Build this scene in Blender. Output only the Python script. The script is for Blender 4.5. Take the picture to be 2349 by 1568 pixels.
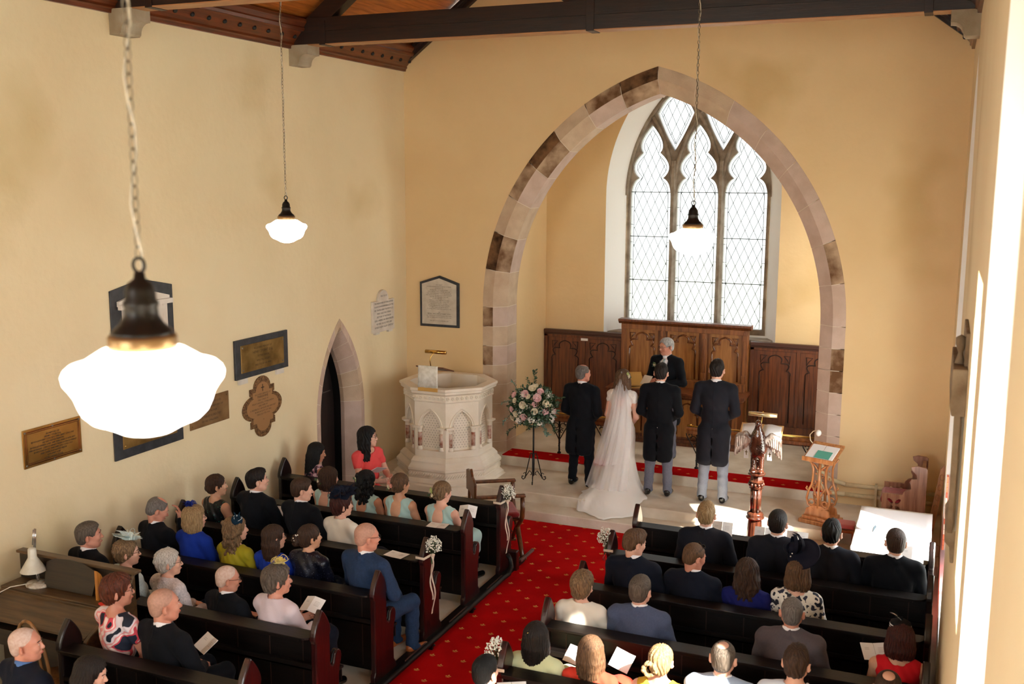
import bpy, bmesh, math, random
import numpy as np
from mathutils import Vector, Matrix
from mathutils.geometry import tessellate_polygon
PI = math.pi
sc = bpy.context.scene
for o in list(bpy.data.objects): bpy.data.objects.remove(o)
COL = sc.collection

# ------------------------------------------------------------------ camera
CAMZ = 4.47
YAW, PITCH, ROLL, FPX = 0.397077134, 0.157904416, 0.00459861, 2362.386
cam_data = bpy.data.cameras.new('camera')
cam = bpy.data.objects.new('camera', cam_data); COL.objects.link(cam)
cam_data.sensor_width = 36.0
cam_data.lens = FPX / 2349 * 36.0
cam.location = (0, 0, CAMZ)
cam.rotation_mode = 'QUATERNION'
_q = Matrix.Rotation(YAW, 3, 'Z') @ Matrix.Rotation(PI/2 - PITCH, 3, 'X') @ Matrix.Rotation(ROLL, 3, 'Z')
cam.rotation_quaternion = _q.to_quaternion()
cam_data.dof.use_dof = True
cam_data.dof.focus_distance = 12.0
cam_data.dof.aperture_fstop = 2.8
cam_data.clip_start = 0.05
sc.camera = cam

# ------------------------------------------------------------------ world, sun, exposure
world = bpy.data.worlds.new('sky'); sc.world = world; world.use_nodes = True
wn = world.node_tree.nodes; wl = world.node_tree.links
wbg = wn['Background']; wbg.inputs['Color'].default_value = (0.92, 0.96, 1.0, 1); wbg.inputs['Strength'].default_value = 8.0
sun_data = bpy.data.lights.new('sun', 'SUN'); sun = bpy.data.objects.new('sun', sun_data); COL.objects.link(sun)
SUN_DIR = Vector((-0.641, 0.398, -0.656)).normalized()
sun.location = (6, -4, 9)
sun.rotation_euler = SUN_DIR.to_track_quat('-Z', 'Y').to_euler()
sun_data.energy = 30.0; sun_data.angle = 0.02; sun_data.color = (1.0, 0.93, 0.82)
sc.view_settings.view_transform = 'Standard'; sc.view_settings.look = 'None'
sc.view_settings.gamma = 1; sc.view_settings.use_curve_mapping = False
sc.view_settings.exposure = 0.56
try:
    sc.cycles.max_bounces = 9; sc.cycles.diffuse_bounces = 6; sc.cycles.adaptive_threshold = 0.02; sc.cycles.transparent_max_bounces = 12
    sc.cycles.sample_clamp_indirect = 8.0; sc.cycles.caustics_reflective = False; sc.cycles.caustics_refractive = False
    sc.cycles.use_denoising = True
except Exception: pass
def portal(loc, direction, sx, sy, i=0):
    ld = bpy.data.lights.new('window_daylight', 'AREA'); ld.shape = 'RECTANGLE'; ld.size = sx; ld.size_y = sy
    ld.cycles.is_portal = True
    ob = bpy.data.objects.new('window_daylight', ld); COL.objects.link(ob); ob.location = loc
    ob.rotation_euler = Vector(direction).to_track_quat('-Z', 'Z').to_euler()

# ------------------------------------------------------------------ materials
def S(c):  # sRGB 0-255 -> linear
    return tuple(((v/255+0.055)/1.055)**2.4 if v/255 > 0.04045 else v/255/12.92 for v in c)
MATS = {}
def mat(name, col, rough=0.6, metal=0.0, var=0.0, vscale=8.0, bump=0.0, bscale=60.0, col2=None, spec=0.5, stretch=None, emit=None, estr=0.0, sheen=0.0, coat=0.0, alpha=1.0, trans=0.0):
    if name in MATS: return MATS[name]
    m = bpy.data.materials.new(name); m.use_nodes = True; nt = m.node_tree; N = nt.nodes; L = nt.links
    b = N['Principled BSDF']; c = S(col)
    b.inputs['Base Color'].default_value = (*c, 1); b.inputs['Roughness'].default_value = rough
    b.inputs['Metallic'].default_value = metal; b.inputs['Specular IOR Level'].default_value = spec
    if sheen: b.inputs['Sheen Weight'].default_value = sheen
    if coat: b.inputs['Coat Weight'].default_value = coat; b.inputs['Coat Roughness'].default_value = 0.12
    if trans: b.inputs['Transmission Weight'].default_value = trans
    if alpha < 1: b.inputs['Alpha'].default_value = alpha
    tc = N.new('ShaderNodeTexCoord'); mp = N.new('ShaderNodeMapping'); L.new(tc.outputs['Object'], mp.inputs['Vector'])
    if stretch: mp.inputs['Scale'].default_value = stretch
    if var or col2:
        nz = N.new('ShaderNodeTexNoise'); nz.inputs['Scale'].default_value = vscale; nz.inputs['Detail'].default_value = 5
        L.new(mp.outputs[0], nz.inputs['Vector'])
        rp = N.new('ShaderNodeValToRGB'); L.new(nz.outputs[0], rp.inputs[0])
        if col2: c2 = S(col2)
        else: c2 = tuple(max(0, v*(1-var)) for v in c)
        rp.color_ramp.elements[0].position = 0.35; rp.color_ramp.elements[1].position = 0.65
        rp.color_ramp.elements[0].color = (*c2, 1); rp.color_ramp.elements[1].color = (*c, 1)
        L.new(rp.outputs[0], b.inputs['Base Color'])
    if bump:
        n2 = N.new('ShaderNodeTexNoise'); n2.inputs['Scale'].default_value = bscale; n2.inputs['Detail'].default_value = 4
        L.new(mp.outputs[0], n2.inputs['Vector'])
        bp = N.new('ShaderNodeBump'); bp.inputs['Strength'].default_value = bump; bp.inputs['Distance'].default_value = 0.01
        L.new(n2.outputs[0], bp.inputs['Height']); L.new(bp.outputs[0], b.inputs['Normal'])
    if emit:
        b.inputs['Emission Color'].default_value = (*S(emit), 1); b.inputs['Emission Strength'].default_value = estr
    MATS[name] = m; return m
def wood(name, c1, c2, rough=0.4, axis='z', scale=1.0, coat=0.0, spec=0.5):
    st = {'x': (1.2, 14, 14), 'y': (14, 1.2, 14), 'z': (14, 14, 1.2)}[axis]
    return mat(name, c1, rough, col2=c2, vscale=2.2*scale, stretch=st, bump=0.12, bscale=6*scale, coat=coat, spec=spec)

# ------------------------------------------------------------------ mesh builder
class MB:
    def __init__(s): s.v = []; s.f = []; s.m = []; s.mats = []; s.sm = []
    def mi(s, m):
        if m is None: return 0
        if m not in s.mats: s.mats.append(m)
        return s.mats.index(m)
    def add(s, vs, fs, m=None, smooth=False, M=None):
        o = len(s.v); k = s.mi(m)
        for v in vs: s.v.append(tuple(M @ Vector(v)) if M is not None else tuple(v))
        for f in fs: s.f.append(tuple(i+o for i in f)); s.m.append(k); s.sm.append(smooth)
        return s
    def box(s, x0, x1, y0, y1, z0, z1, m=None, M=None):
        vs = [(x, y, z) for x in (x0, x1) for y in (y0, y1) for z in (z0, z1)]
        return s.add(vs, [(0,1,3,2),(4,6,7,5),(0,4,5,1),(2,3,7,6),(0,2,6,4),(1,5,7,3)], m, False, M)
    def prism(s, pts, a, b, axis='y', m=None, M=None, smooth=False):
        # 2D outline pts (u,v) extruded between a and b; axis x: (u,v)->(y,z); y: (x,z); z: (x,y)
        f = {'x': lambda u, v, w: (w, u, v), 'y': lambda u, v, w: (u, w, v), 'z': lambda u, v, w: (u, v, w)}[axis]
        n = len(pts); vs = [f(u, v, a) for u, v in pts] + [f(u, v, b) for u, v in pts]
        tr = tessellate_polygon([[Vector((u, v, 0)) for u, v in pts]])
        ar = sum(pts[i][0]*pts[(i+1) % n][1]-pts[(i+1) % n][0]*pts[i][1] for i in range(n))
        fs = []
        for t in tr: fs.append(tuple(t)); fs.append(tuple(i+n for i in reversed(t)))
        fl = [(i, (i+1) % n, (i+1) % n+n, i+n) for i in range(n)]
        s.add(vs, fs, m, False, M); o = len(s.v)-2*n; k = s.mi(m)
        for q in fl: s.f.append(tuple(i+o for i in q)); s.m.append(k); s.sm.append(smooth)
        return s
    def lathe(s, prof, seg=24, m=None, M=None, smooth=True, sx=1.0, sy=1.0, cap=True, a0=0.0):
        vs = []; fs = []; n = len(prof)
        for i in range(seg):
            a = 2*PI*i/seg+a0
            for r, z in prof: vs.append((r*math.cos(a)*sx, r*math.sin(a)*sy, z))
        for i in range(seg):
            j = (i+1) % seg
            for k in range(n-1): fs.append((i*n+k, j*n+k, j*n+k+1, i*n+k+1))
        if cap:
            if prof[0][0] > 1e-5: fs.append(tuple(i*n for i in reversed(range(seg))))
            if prof[-1][0] > 1e-5: fs.append(tuple(i*n+n-1 for i in range(seg)))
        return s.add(vs, fs, m, smooth, M)
    def tube(s, pts, r, seg=8, m=None, M=None, closed=False, flat=None):
        P = [Vector(p) for p in pts]; n = len(P); vs = []; fs = []
        rr = r if hasattr(r, '__len__') else [r]*n
        up = Vector((0, 0, 1)); prev = None
        for i in range(n):
            if closed: t = P[(i+1) % n]-P[i-1]
            else: t = P[min(i+1, n-1)]-P[max(i-1, 0)]
            if t.length < 1e-9: t = Vector((0, 0, 1))
            t.normalize()
            if prev is None:
                a = up if abs(t.dot(up)) < 0.95 else Vector((1, 0, 0)); u = t.cross(a).normalized()
            else:
                u = prev-t*prev.dot(t)
                u = u.normalized() if u.length > 1e-6 else t.orthogonal().normalized()
            prev = u; w = t.cross(u)
            for k in range(seg):
                a = 2*PI*k/seg; f2 = flat if flat else 1.0
                vs.append(P[i]+(u*math.cos(a)+w*math.sin(a)*f2)*rr[i])
        for i in range(n if closed else n-1):
            j = (i+1) % n
            for k in range(seg): l = (k+1) % seg; fs.append((i*seg+k, i*seg+l, j*seg+l, j*seg+k))
        if not closed:
            fs.append(tuple(reversed(range(seg)))); fs.append(tuple((n-1)*seg+k for k in range(seg)))
        return s.add(vs, fs, m, True, M)
    def ball(s, c, r, m=None, seg=10, M=None, rings=6):
        rx, ry, rz = r if hasattr(r, '__len__') else (r, r, r); vs = [(c[0], c[1], c[2]-rz)]; fs = []
        for i in range(1, rings):
            a = PI*i/rings
            for k in range(seg): b = 2*PI*k/seg; vs.append((c[0]+rx*math.sin(a)*math.cos(b), c[1]+ry*math.sin(a)*math.sin(b), c[2]-rz*math.cos(a)))
        vs.append((c[0], c[1], c[2]+rz)); e = len(vs)-1
        for k in range(seg):
            l = (k+1) % seg; fs.append((0, 1+l, 1+k)); fs.append((e, 1+(rings-2)*seg+k, 1+(rings-2)*seg+l))
            for i in range(rings-2): fs.append((1+i*seg+k, 1+i*seg+l, 1+(i+1)*seg+l, 1+(i+1)*seg+k))
        return s.add(vs, fs, m, True, M)
    def grid(s, rows, m=None, smooth=True, closed=False, M=None):
        n = len(rows[0]); vs = [p for r in rows for p in r]; fs = []
        for i in range(len(rows)-1):
            for k in range(n if closed else n-1):
                l = (k+1) % n; fs.append((i*n+k, i*n+l, (i+1)*n+l, (i+1)*n+k))
        return s.add(vs, fs, m, smooth, M)
    def build(s, name, m=None, parent=None, bevel=0.0, fixn=True, solid=0.0, sub=0):
        me = bpy.data.meshes.new(name); me.from_pydata(s.v, [], s.f)
        for x in (s.mats or ([m] if m else [])): me.materials.append(x)
        if s.mats: me.polygons.foreach_set('material_index', s.m)
        me.polygons.foreach_set('use_smooth', s.sm); me.update()
        if fixn:
            b = bmesh.new(); b.from_mesh(me); bmesh.ops.recalc_face_normals(b, faces=b.faces[:]); b.to_mesh(me); b.free()
        ob = bpy.data.objects.new(name, me); COL.objects.link(ob)
        if parent is not None: ob.parent = parent
        if bevel:
            md = ob.modifiers.new('bevel', 'BEVEL'); md.width = bevel; md.segments = 2; md.limit_method = 'ANGLE'
        if solid:
            md = ob.modifiers.new('solid', 'SOLIDIFY'); md.thickness = solid
        if sub:
            md = ob.modifiers.new('sub', 'SUBSURF'); md.levels = sub; md.render_levels = sub
        return ob
def tag(o, label=None, cat=None, group=None, kind=None):
    if label: o['label'] = label
    if cat: o['category'] = cat
    if group: o['group'] = group
    if kind: o['kind'] = kind
    return o
def empty(name, loc, rz=0.0, label=None, cat=None, group=None):
    o = bpy.data.objects.new(name, None); COL.objects.link(o); o.location = loc; o.rotation_euler = (0, 0, rz)
    o.empty_display_size = 0.1
    return tag(o, label, cat, group)
def dup(o, loc=None, rz=None, label=None, group=None):
    def rec(a, par):
        c = a.copy(); COL.objects.link(c)
        if par is not None: c.parent = par
        for ch in kids.get(a.name, []): rec(ch, c)
        return c
    kids = {}
    for q in COL.objects:
        if q.parent: kids.setdefault(q.parent.name, []).append(q)
    r = rec(o, None)
    if loc is not None: r.location = loc
    if rz is not None: r.rotation_euler[2] = rz
    if label: r['label'] = label
    if group: r['group'] = group
    return r
def T(x=0, y=0, z=0): return Matrix.Translation((x, y, z))
def Rz(a): return Matrix.Rotation(a, 4, 'Z')
def Rx(a): return Matrix.Rotation(a, 4, 'X')
def Ry(a): return Matrix.Rotation(a, 4, 'Y')
def Sc(x, y, z): return Matrix.Diagonal((x, y, z, 1))
def text_obj(lines, name, m, parent, M, size, width, spacing=1.35, depth=0.0):
    """lettering laid out line by line in the local xy plane of M, centred on x, first line at y=0"""
    made = MB()
    for i, ln in enumerate(lines):
        sz = size
        if isinstance(ln, tuple): ln, sz = ln[0], size*ln[1]
        if not ln: continue
        cu = bpy.data.curves.new('t', 'FONT'); cu.body = ln; cu.size = sz; cu.align_x = 'CENTER'; cu.resolution_u = 1
        ob = bpy.data.objects.new('t', cu); COL.objects.link(ob)
        me = bpy.data.meshes.new_from_object(ob)
        vs = [tuple(v.co) for v in me.vertices]; w = max((v[0] for v in vs), default=0)-min((v[0] for v in vs), default=0)
        k = min(1.0, width/w) if w > 0 else 1
        vs = [(v[0]*k, v[1]-i*size*spacing, v[2]) for v in vs]
        made.add(vs, [tuple(p.vertices) for p in me.polygons])
        COL.objects.unlink(ob); bpy.data.objects.remove(ob); bpy.data.curves.remove(cu); bpy.data.meshes.remove(me)
    made.v = [tuple(M @ Vector(v)) for v in made.v]
    return made.build(name, m, parent, fixn=False)

# ------------------------------------------------------------------ organic surfaces: smooth-blended primitives meshed with surface nets
def _len(a): return np.sqrt((a*a).sum(1))
def rotm(rx=0, ry=0, rz=0):
    return np.array((Matrix.Rotation(rz, 3, 'Z') @ Matrix.Rotation(ry, 3, 'Y') @ Matrix.Rotation(rx, 3, 'X')), dtype=np.float32)
class Prim:
    """kinds: e ellipsoid(c, r, R) ; c tapered capsule(a, b, ra, rb) ; b rounded box(c, half, round, R)"""
    def __init__(s, kind, *p, k=0.02, op='+', R=None):
        s.kind = kind; s.k = k; s.op = op
        p = [np.array(q, dtype=np.float32) if hasattr(q, '__len__') else q for q in p]
        s.p = p; s.R = None if R is None else np.array(R, dtype=np.float32)
        if kind == 'e': s.c = p[0]; s.rad = float(p[1].max())
        elif kind == 'c': s.c = (p[0]+p[1])/2; s.rad = float(np.linalg.norm(p[0]-p[1])/2+max(p[2], p[3]))
        else: s.c = p[0]; s.rad = float(np.linalg.norm(p[1])+p[2])
    def xf(s, M, R, sc_=1.0):  # rigid transform by 3x3 R (numpy) and offset M
        q = Prim.__new__(Prim); q.kind = s.kind; q.k = s.k*sc_; q.op = s.op; q.R = s.R; p = list(s.p)
        if s.kind == 'e': p = [R @ p[0]*sc_+M, p[1]*sc_]; q.R = R @ (s.R if s.R is not None else np.eye(3, dtype=np.float32))
        elif s.kind == 'c': p = [R @ p[0]*sc_+M, R @ p[1]*sc_+M, p[2]*sc_, p[3]*sc_]
        else: p = [R @ p[0]*sc_+M, p[1]*sc_, p[2]*sc_]; q.R = R @ (s.R if s.R is not None else np.eye(3, dtype=np.float32))
        q.p = p; q.c = R @ s.c*sc_+M; q.rad = s.rad*sc_; return q
    def grow(s, g, k=None):
        q = Prim.__new__(Prim); q.__dict__.update(s.__dict__); p = list(s.p)
        if s.kind == 'e': p[1] = p[1]+g
        elif s.kind == 'c': p[2] += g; p[3] += g
        else: p[1] = p[1]+g
        q.p = p; q.rad += g
        if k is not None: q.k = k
        return q
    def d(s, P):
        p = s.p
        if s.kind == 'e':
            q = P-p[0]
            if s.R is not None: q = q @ s.R
            k0 = _len(q/p[1]); k1 = _len(q/(p[1]*p[1])); return k0*(k0-1.0)/np.maximum(k1, 1e-6)
        if s.kind == 'c':
            ba = p[1]-p[0]; pa = P-p[0]; h = np.clip((pa @ ba)/max(float(ba @ ba), 1e-9), 0, 1)
            return _len(pa-h[:, None]*ba)-(p[2]+(p[3]-p[2])*h)
        q = P-p[0]
        if s.R is not None: q = q @ s.R
        q = np.abs(q)-p[1]; return _len(np.maximum(q, 0))+np.minimum(q.max(1), 0)-p[2]
def sdf(prims, P, bid=None, bc=None, hb=0.0, disp=None):
    d = np.full(len(P), 9.0, np.float32)
    for q in prims:
        if bc is not None:
            near = _len(bc-q.c) < q.rad+hb+0.10
            sel = np.nonzero(near[bid])[0]
            if not len(sel): continue
            X = P[sel]; dc = d[sel]
        else: sel = slice(None); X = P; dc = d
        e = q.d(X).astype(np.float32); k = q.k
        if q.op == '+':
            if k > 0: h = np.clip(0.5+0.5*(dc-e)/k, 0, 1); dc = dc+(e-dc)*h-k*h*(1-h)
            else: dc = np.minimum(dc, e)
        else:
            if k > 0: h = np.clip(0.5-0.5*(dc+e)/k, 0, 1); dc = dc+(-e-dc)*h+k*h*(1-h)
            else: dc = np.maximum(dc, -e)
        d[sel] = dc
    if disp is not None: d = d+disp(P).astype(np.float32)
    return d
def sdf_mesh(prims, h, disp=None, pad=0.03):
    lo = np.min([q.c-q.rad for q in prims if q.op == '+'], 0)-pad; hi = np.max([q.c+q.rad for q in prims if q.op == '+'], 0)+pad
    B = 8; bs = B*h; nb = np.ceil((hi-lo)/bs).astype(int)
    I = np.stack(np.meshgrid(*[np.arange(n) for n in nb], indexing='ij'), -1).reshape(-1, 3)
    C = (lo+(I+0.5)*bs).astype(np.float32)
    dc = sdf(prims, C)
    act = np.abs(dc) < bs*0.95+0.02; I = I[act]; C = C[act]
    if not len(I): raise ValueError('empty sdf')
    g = np.arange(B+1); G = np.stack(np.meshgrid(g, g, g, indexing='ij'), -1).reshape(-1, 3)
    gi = (I[:, None, :]*B+G[None]).reshape(-1, 3); P = (lo+gi*h).astype(np.float32)
    bid = np.repeat(np.arange(len(I)), len(G))
    D = sdf(prims, P, bid, C, bs*0.87, disp).reshape(len(I), B+1, B+1, B+1)
    cs = [(a, b, c) for a in (0, 1) for b in (0, 1) for c in (0, 1)]
    V = np.stack([D[:, a:a+B, b:b+B, c:c+B] for a, b, c in cs], -1)  # blocks,B,B,B,8
    neg = V < 0; s_ = neg.sum(-1); cell = np.nonzero((s_ > 0) & (s_ < 8))
    V = V[cell]; cell_i = I[cell[0]]*B+np.stack(cell[1:], 1)
    acc = np.zeros((len(V), 3)); cnt = np.zeros(len(V)); CS = np.array(cs, float)
    for i in range(8):
        for j in range(i+1, 8):
            if abs(CS[i]-CS[j]).sum() == 1:
                x = (V[:, i] < 0) != (V[:, j] < 0); t = V[:, i]/(V[:, i]-V[:, j]+1e-12)
                pnt = CS[i]+(CS[j]-CS[i])*t[:, None]; acc[x] += pnt[x]; cnt[x] += 1
    pos = lo+(cell_i+acc/cnt[:, None])*h
    Mk = 4096; key = (cell_i[:, 0]*Mk+cell_i[:, 1])*Mk+cell_i[:, 2]; od = np.argsort(key); ks = key[od]
    quads = []
    for ax, (e1, e2) in enumerate((((0, 1, 0), (0, 0, 1)), ((0, 0, 1), (1, 0, 0)), ((1, 0, 0), (0, 1, 0)))):
        ci = cs.index(tuple(int(q == ax) for q in range(3)))
        a = V[:, 0] < 0; b = V[:, ci] < 0; sel = np.nonzero(a != b)[0]
        k1 = (e1[0]*Mk+e1[1])*Mk+e1[2]; k2 = (e2[0]*Mk+e2[1])*Mk+e2[2]
        ids = [sel]; ok = np.ones(len(sel), bool)
        for off in (k1, k1+k2, k2):
            kk = key[sel]-off; p = np.clip(np.searchsorted(ks, kk), 0, len(ks)-1); ok &= ks[p] == kk; ids.append(od[p])
        Q = np.stack(ids, 1)[ok]; fl = ~a[sel][ok]; Q[fl] = Q[fl][:, ::-1]; quads.append(Q)
    Q = np.concatenate(quads)
    return pos, Q
def np_mesh(name, V, Q, m, parent=None):
    me = bpy.data.meshes.new(name); n = len(Q); k = Q.shape[1]
    me.vertices.add(len(V)); me.vertices.foreach_set('co', np.asarray(V, np.float32).ravel())
    me.loops.add(n*k); me.loops.foreach_set('vertex_index', Q.ravel().astype(np.int32))
    me.polygons.add(n); me.polygons.foreach_set('loop_start', np.arange(0, n*k, k, dtype=np.int32))
    me.polygons.foreach_set('use_smooth', np.ones(n, bool)); me.materials.append(m); me.update(calc_edges=True)
    ob = bpy.data.objects.new(name, me); COL.objects.link(ob)
    if parent is not None: ob.parent = parent
    return ob
def blob(name, prims, h, m, parent=None, disp=None):
    V, Q = sdf_mesh(prims, h, disp); return np_mesh(name, V, Q, m, parent)

# ================================================================== THE ROOM
XL, XR, YA, YE, ZW = -7.486, 0.17, 13.7, 16.0, 6.03
XC = -3.66
ZP, ZS = 0.27, 0.415           # platform and sanctuary floor levels
def plaster(name, c, c2):
    m = mat(name, c, 0.75, col2=c2, vscale=0.9, bump=0.35, bscale=14, spec=0.2)
    nt = m.node_tree; N = nt.nodes; L = nt.links      # faint old damp marks
    tc = N.new('ShaderNodeTexCoord'); n = N.new('ShaderNodeTexNoise'); n.inputs['Scale'].default_value = 0.55; n.inputs['Detail'].default_value = 3
    L.new(tc.outputs['Object'], n.inputs['Vector'])
    r = N.new('ShaderNodeValToRGB'); r.color_ramp.elements[0].position = 0.62; r.color_ramp.elements[1].position = 0.74
    r.color_ramp.elements[0].color = (1, 1, 1, 1); r.color_ramp.elements[1].color = (0.86, 0.83, 0.74, 1); L.new(n.outputs[0], r.inputs[0])
    b = N['Principled BSDF']; src = b.inputs['Base Color'].links[0].from_socket
    mx = N.new('ShaderNodeMix'); mx.data_type = 'RGBA'; mx.blend_type = 'MULTIPLY'; mx.inputs[0].default_value = 1
    L.new(src, mx.inputs[6]); L.new(r.outputs[0], mx.inputs[7]); L.new(mx.outputs[2], b.inputs['Base Color'])
    return m
M_wall = plaster('cream_plaster', (235, 219, 183), (230, 211, 173))
M_wallE = plaster('yellow_plaster', (229, 201, 155), (224, 194, 147))
M_white = mat('white_reveal', (244, 243, 240), 0.7, spec=0.2)
M_stone = [mat('buff_sandstone', (204, 181, 155), 0.8, col2=(188, 163, 138), vscale=5, bump=0.3, bscale=90, spec=0.2),
           mat('pink_sandstone', (203, 180, 166), 0.8, col2=(190, 166, 150), vscale=5, bump=0.3, bscale=90, spec=0.2),
           mat('stained_sandstone', (183, 156, 128), 0.8, col2=(104, 72, 46), vscale=4.5, bump=0.3, bscale=90, spec=0.2),
           mat('dark_stained_sandstone', (126, 92, 62), 0.8, col2=(52, 31, 18), vscale=6, bump=0.3, bscale=90, spec=0.2)]
M_mortar = mat('mortar', (216, 203, 184), 0.9)
M_greystone = mat('grey_window_stone', (158, 145, 130), 0.85, col2=(118, 103, 86), vscale=6, bump=0.4, bscale=70)
M_pave = mat('worn_stone_paving', (214, 204, 188), 0.65, col2=(194, 182, 164), vscale=2.2, bump=0.25, bscale=30, spec=0.3)
M_step = mat('limestone_steps', (226, 217, 202), 0.7, col2=(206, 193, 174), vscale=3.0, bump=0.3, bscale=45, spec=0.3)
M_pine = wood('orange_pine_boards', (176, 100, 38), (140, 72, 24), 0.5, 'x')
M_beam = wood('dark_stained_beam', (44, 22, 12), (22, 11, 7), 0.45, 'x')
M_cornice = wood('red_brown_cornice', (112, 52, 24), (74, 32, 14), 0.35, 'y', coat=0.2)
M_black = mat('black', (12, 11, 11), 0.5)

def pt_arch(c, hw, z0, zs, R, n=14):
    """outline of a two-centred pointed opening, from lower left over the apex to lower right"""
    a1 = math.acos(min(1, (R-hw)/R)); P = [(c-hw, z0)]
    for i in range(n+1): a = a1*i/n; P.append((c-hw+R-R*math.cos(a), zs+R*math.sin(a)))
    for i in range(n-1, -1, -1): a = a1*i/n; P.append((c+hw-R+R*math.cos(a), zs+R*math.sin(a)))
    P.append((c+hw, z0)); return P
def plate(b, outer, holes, w, axis, m=None, smooth=False):
    f = {'x': lambda u, v: (w, u, v), 'y': lambda u, v: (u, w, v)}[axis]
    loops = [outer]+holes; tr = tessellate_polygon([[Vector((u, v, 0)) for u, v in l] for l in loops])
    vs = [f(u, v) for l in loops for u, v in l]; b.add(vs, [tuple(t) for t in tr], m)
def band(b, A, B, ax, wa, wb, m=None, smooth=True, closed=False):
    f = {'x': lambda p, w: (w, p[0], p[1]), 'y': lambda p, w: (p[0], w, p[1])}[ax]
    b.grid([[f(p, wa) for p in A]+([f(A[0], wa)] if closed else []), [f(p, wb) for p in B]+([f(B[0], wb)] if closed else [])], m, smooth)
def struct(b, name, m=None, parent=None, **k):
    o = b.build(name, m, parent, **k)
    if parent is None: o['kind'] = 'structure'
    return o

# floor, platform, steps
b = MB(); b.box(XL-0.4, XR+0.4, -4, 12.2, -0.2, 0, M_pave); struct(b, 'floor')
b = MB()
b.box(XL, XR, 12.15, 12.52, 0.0, 0.135, M_step)
struct(b, 'trim_1', bevel=0.012)
b = MB()
b.box(XL, XR, 12.5, 13.9, 0.0, ZP, M_step)
b.box(-6.1, -1.2, 13.62, 16.02, 0.0, ZS, M_step)
struct(b, 'floor_2', bevel=0.012)
# joint lines of the steps
b = MB()
for x in (-6.0, -4.86, -3.46, -2.36, -1.1): b.box(x-0.003, x+0.003, 12.4985, 12.51, 0.14, 0.262, M_mortar)
for x in (-5.4, -4.3, -3.05, -1.75, -0.8): b.box(x-0.003, x+0.003, 12.1485, 12.16, 0.005, 0.128, M_mortar)
for x in (-5.3, -4.1, -2.95, -1.9): b.box(x-0.003, x+0.003, 13.6185, 13.63, 0.28, 0.405, M_mortar)
struct(b, 'trim_2')

# ---- left wall with the vestry door
b = MB()
door_o = pt_arch(11.815, 0.60, 0.0, 1.25, 1.78)
lw = [pt_arch(-1.5, 0.95, 1.9, 4.3, 1.5)]  # unseen window, added to carry daylight
plate(b, [(-4, -0.1), (YA, -0.1), (YA, ZW+0.35), (-4, ZW+0.35)], [door_o]+lw, XL, 'x')
for w in lw:
    c = sum(p[0] for p in w)/len(w); g = pt_arch(c, 0.6, 2.15, 4.3, 1.0)
    band(b, w, g, 'x', XL, XL-0.5, M_white, closed=True)
    portal((XL-0.56, c, 3.6), (1, 0, 0), 1.3, 3.2)
o = struct(b, 'wall_left', M_wall)
o.data.materials.clear(); o.data.materials.append(M_wall); o.data.materials.append(M_white)
n = len(o.data.polygons)
for p in o.data.polygons: p.material_index = 0 if abs(p.center.x-XL) < 1e-3 else 1
# stone surround of the door: thin face then splayed reveal in courses
def arch_stones(name, c, hw, z0, zs, R, wf, sp, dep, ax, w0, sgn, courses, mats, seed, parent=None):
    """voussoirs: flat face of width wf on the wall, then a splay narrowing by sp over dep"""
    rnd = random.Random(seed); b = MB()
    def ring(off, nn):  # finely sampled outline inset by off
        return pt_arch(c, hw-off, z0, zs, R-off, nn)
    NN = 40
    O = ring(0, NN); F = ring(wf, NN); I = ring(wf+sp[0], NN); J = ring(wf+sp[0], NN)
    def resample(P):
        # split the vertical legs too
        leg = int((zs-z0)/0.30)+1
        L0 = [(P[0][0], z0+(zs-z0)*i/leg) for i in range(leg)]
        R0 = [(P[-1][0], zs-(zs-z0)*i/leg) for i in range(1, leg+1)]
        return L0+P[1:-1]+R0, leg
    (O, leg), (F, _), (I, _) = resample(O), resample(F), resample(I)
    n = len(O); marks = [0]; i = 0
    while i < n-1:
        st = 1 if (i < leg or i >= n-1-leg) else courses
        i = min(n-1, i+st); marks.append(i)
    f = {'x': lambda p, w: (w, p[0], p[1]), 'y': lambda p, w: (p[0], w, p[1])}[ax]
    for a, e in zip(marks[:-1], marks[1:]):
        mm = mats(rnd, (O[(a+e)//2][0], O[(a+e)//2][1]))
        seg = range(a, e+1)
        def lerp(P, k):   # shave a hair off both ends for the mortar joint
            if k == a: q = P[a+1]; t = 0.004/max(1e-4, math.dist(P[a], q)); return (P[a][0]+(q[0]-P[a][0])*t, P[a][1]+(q[1]-P[a][1])*t)
            if k == e: q = P[e-1]; t = 0.004/max(1e-4, math.dist(P[e], q)); return (P[e][0]+(q[0]-P[e][0])*t, P[e][1]+(q[1]-P[e][1])*t)
            return P[k]
        w1 = w0-sgn*0.004
        rows = [[f(lerp(O, k), w0+sgn*0.002) for k in seg], [f(lerp(O, k), w1) for k in seg], [f(lerp(F, k), w1) for k in seg],
                [f(lerp(I, k), w1+sgn*dep[0]) for k in seg], [f(lerp(I, k), w1+sgn*dep[1]) for k in seg]]
        for q in range(4): b.grid(rows[q:q+2], mm if q < 2 or mm not in (M_stone[2], M_stone[3]) else (M_stone[2] if mm is M_stone[3] and q == 2 else M_stone[1]), False)
    I2 = resample(ring(wf+sp[0]-0.006, NN))[0]
    base = [[f(p, w0) for p in O], [f(p, w0) for p in F], [f(p, w0+sgn*(dep[0]+0.006)) for p in I2], [f(p, w0+sgn*(dep[1]+0.004)) for p in I2]]
    def inset(P, e):
        return [(p[0]-(e if p[0] < c else -e)*0, p[1]) for p in P]
    for q in range(3): b.grid(base[q:q+2], M_mortar, False)
    return struct(b, name, parent=parent)
def stone_pick(rnd, p):
    return M_stone[rnd.choice([0, 0, 1, 1, 1])]
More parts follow.
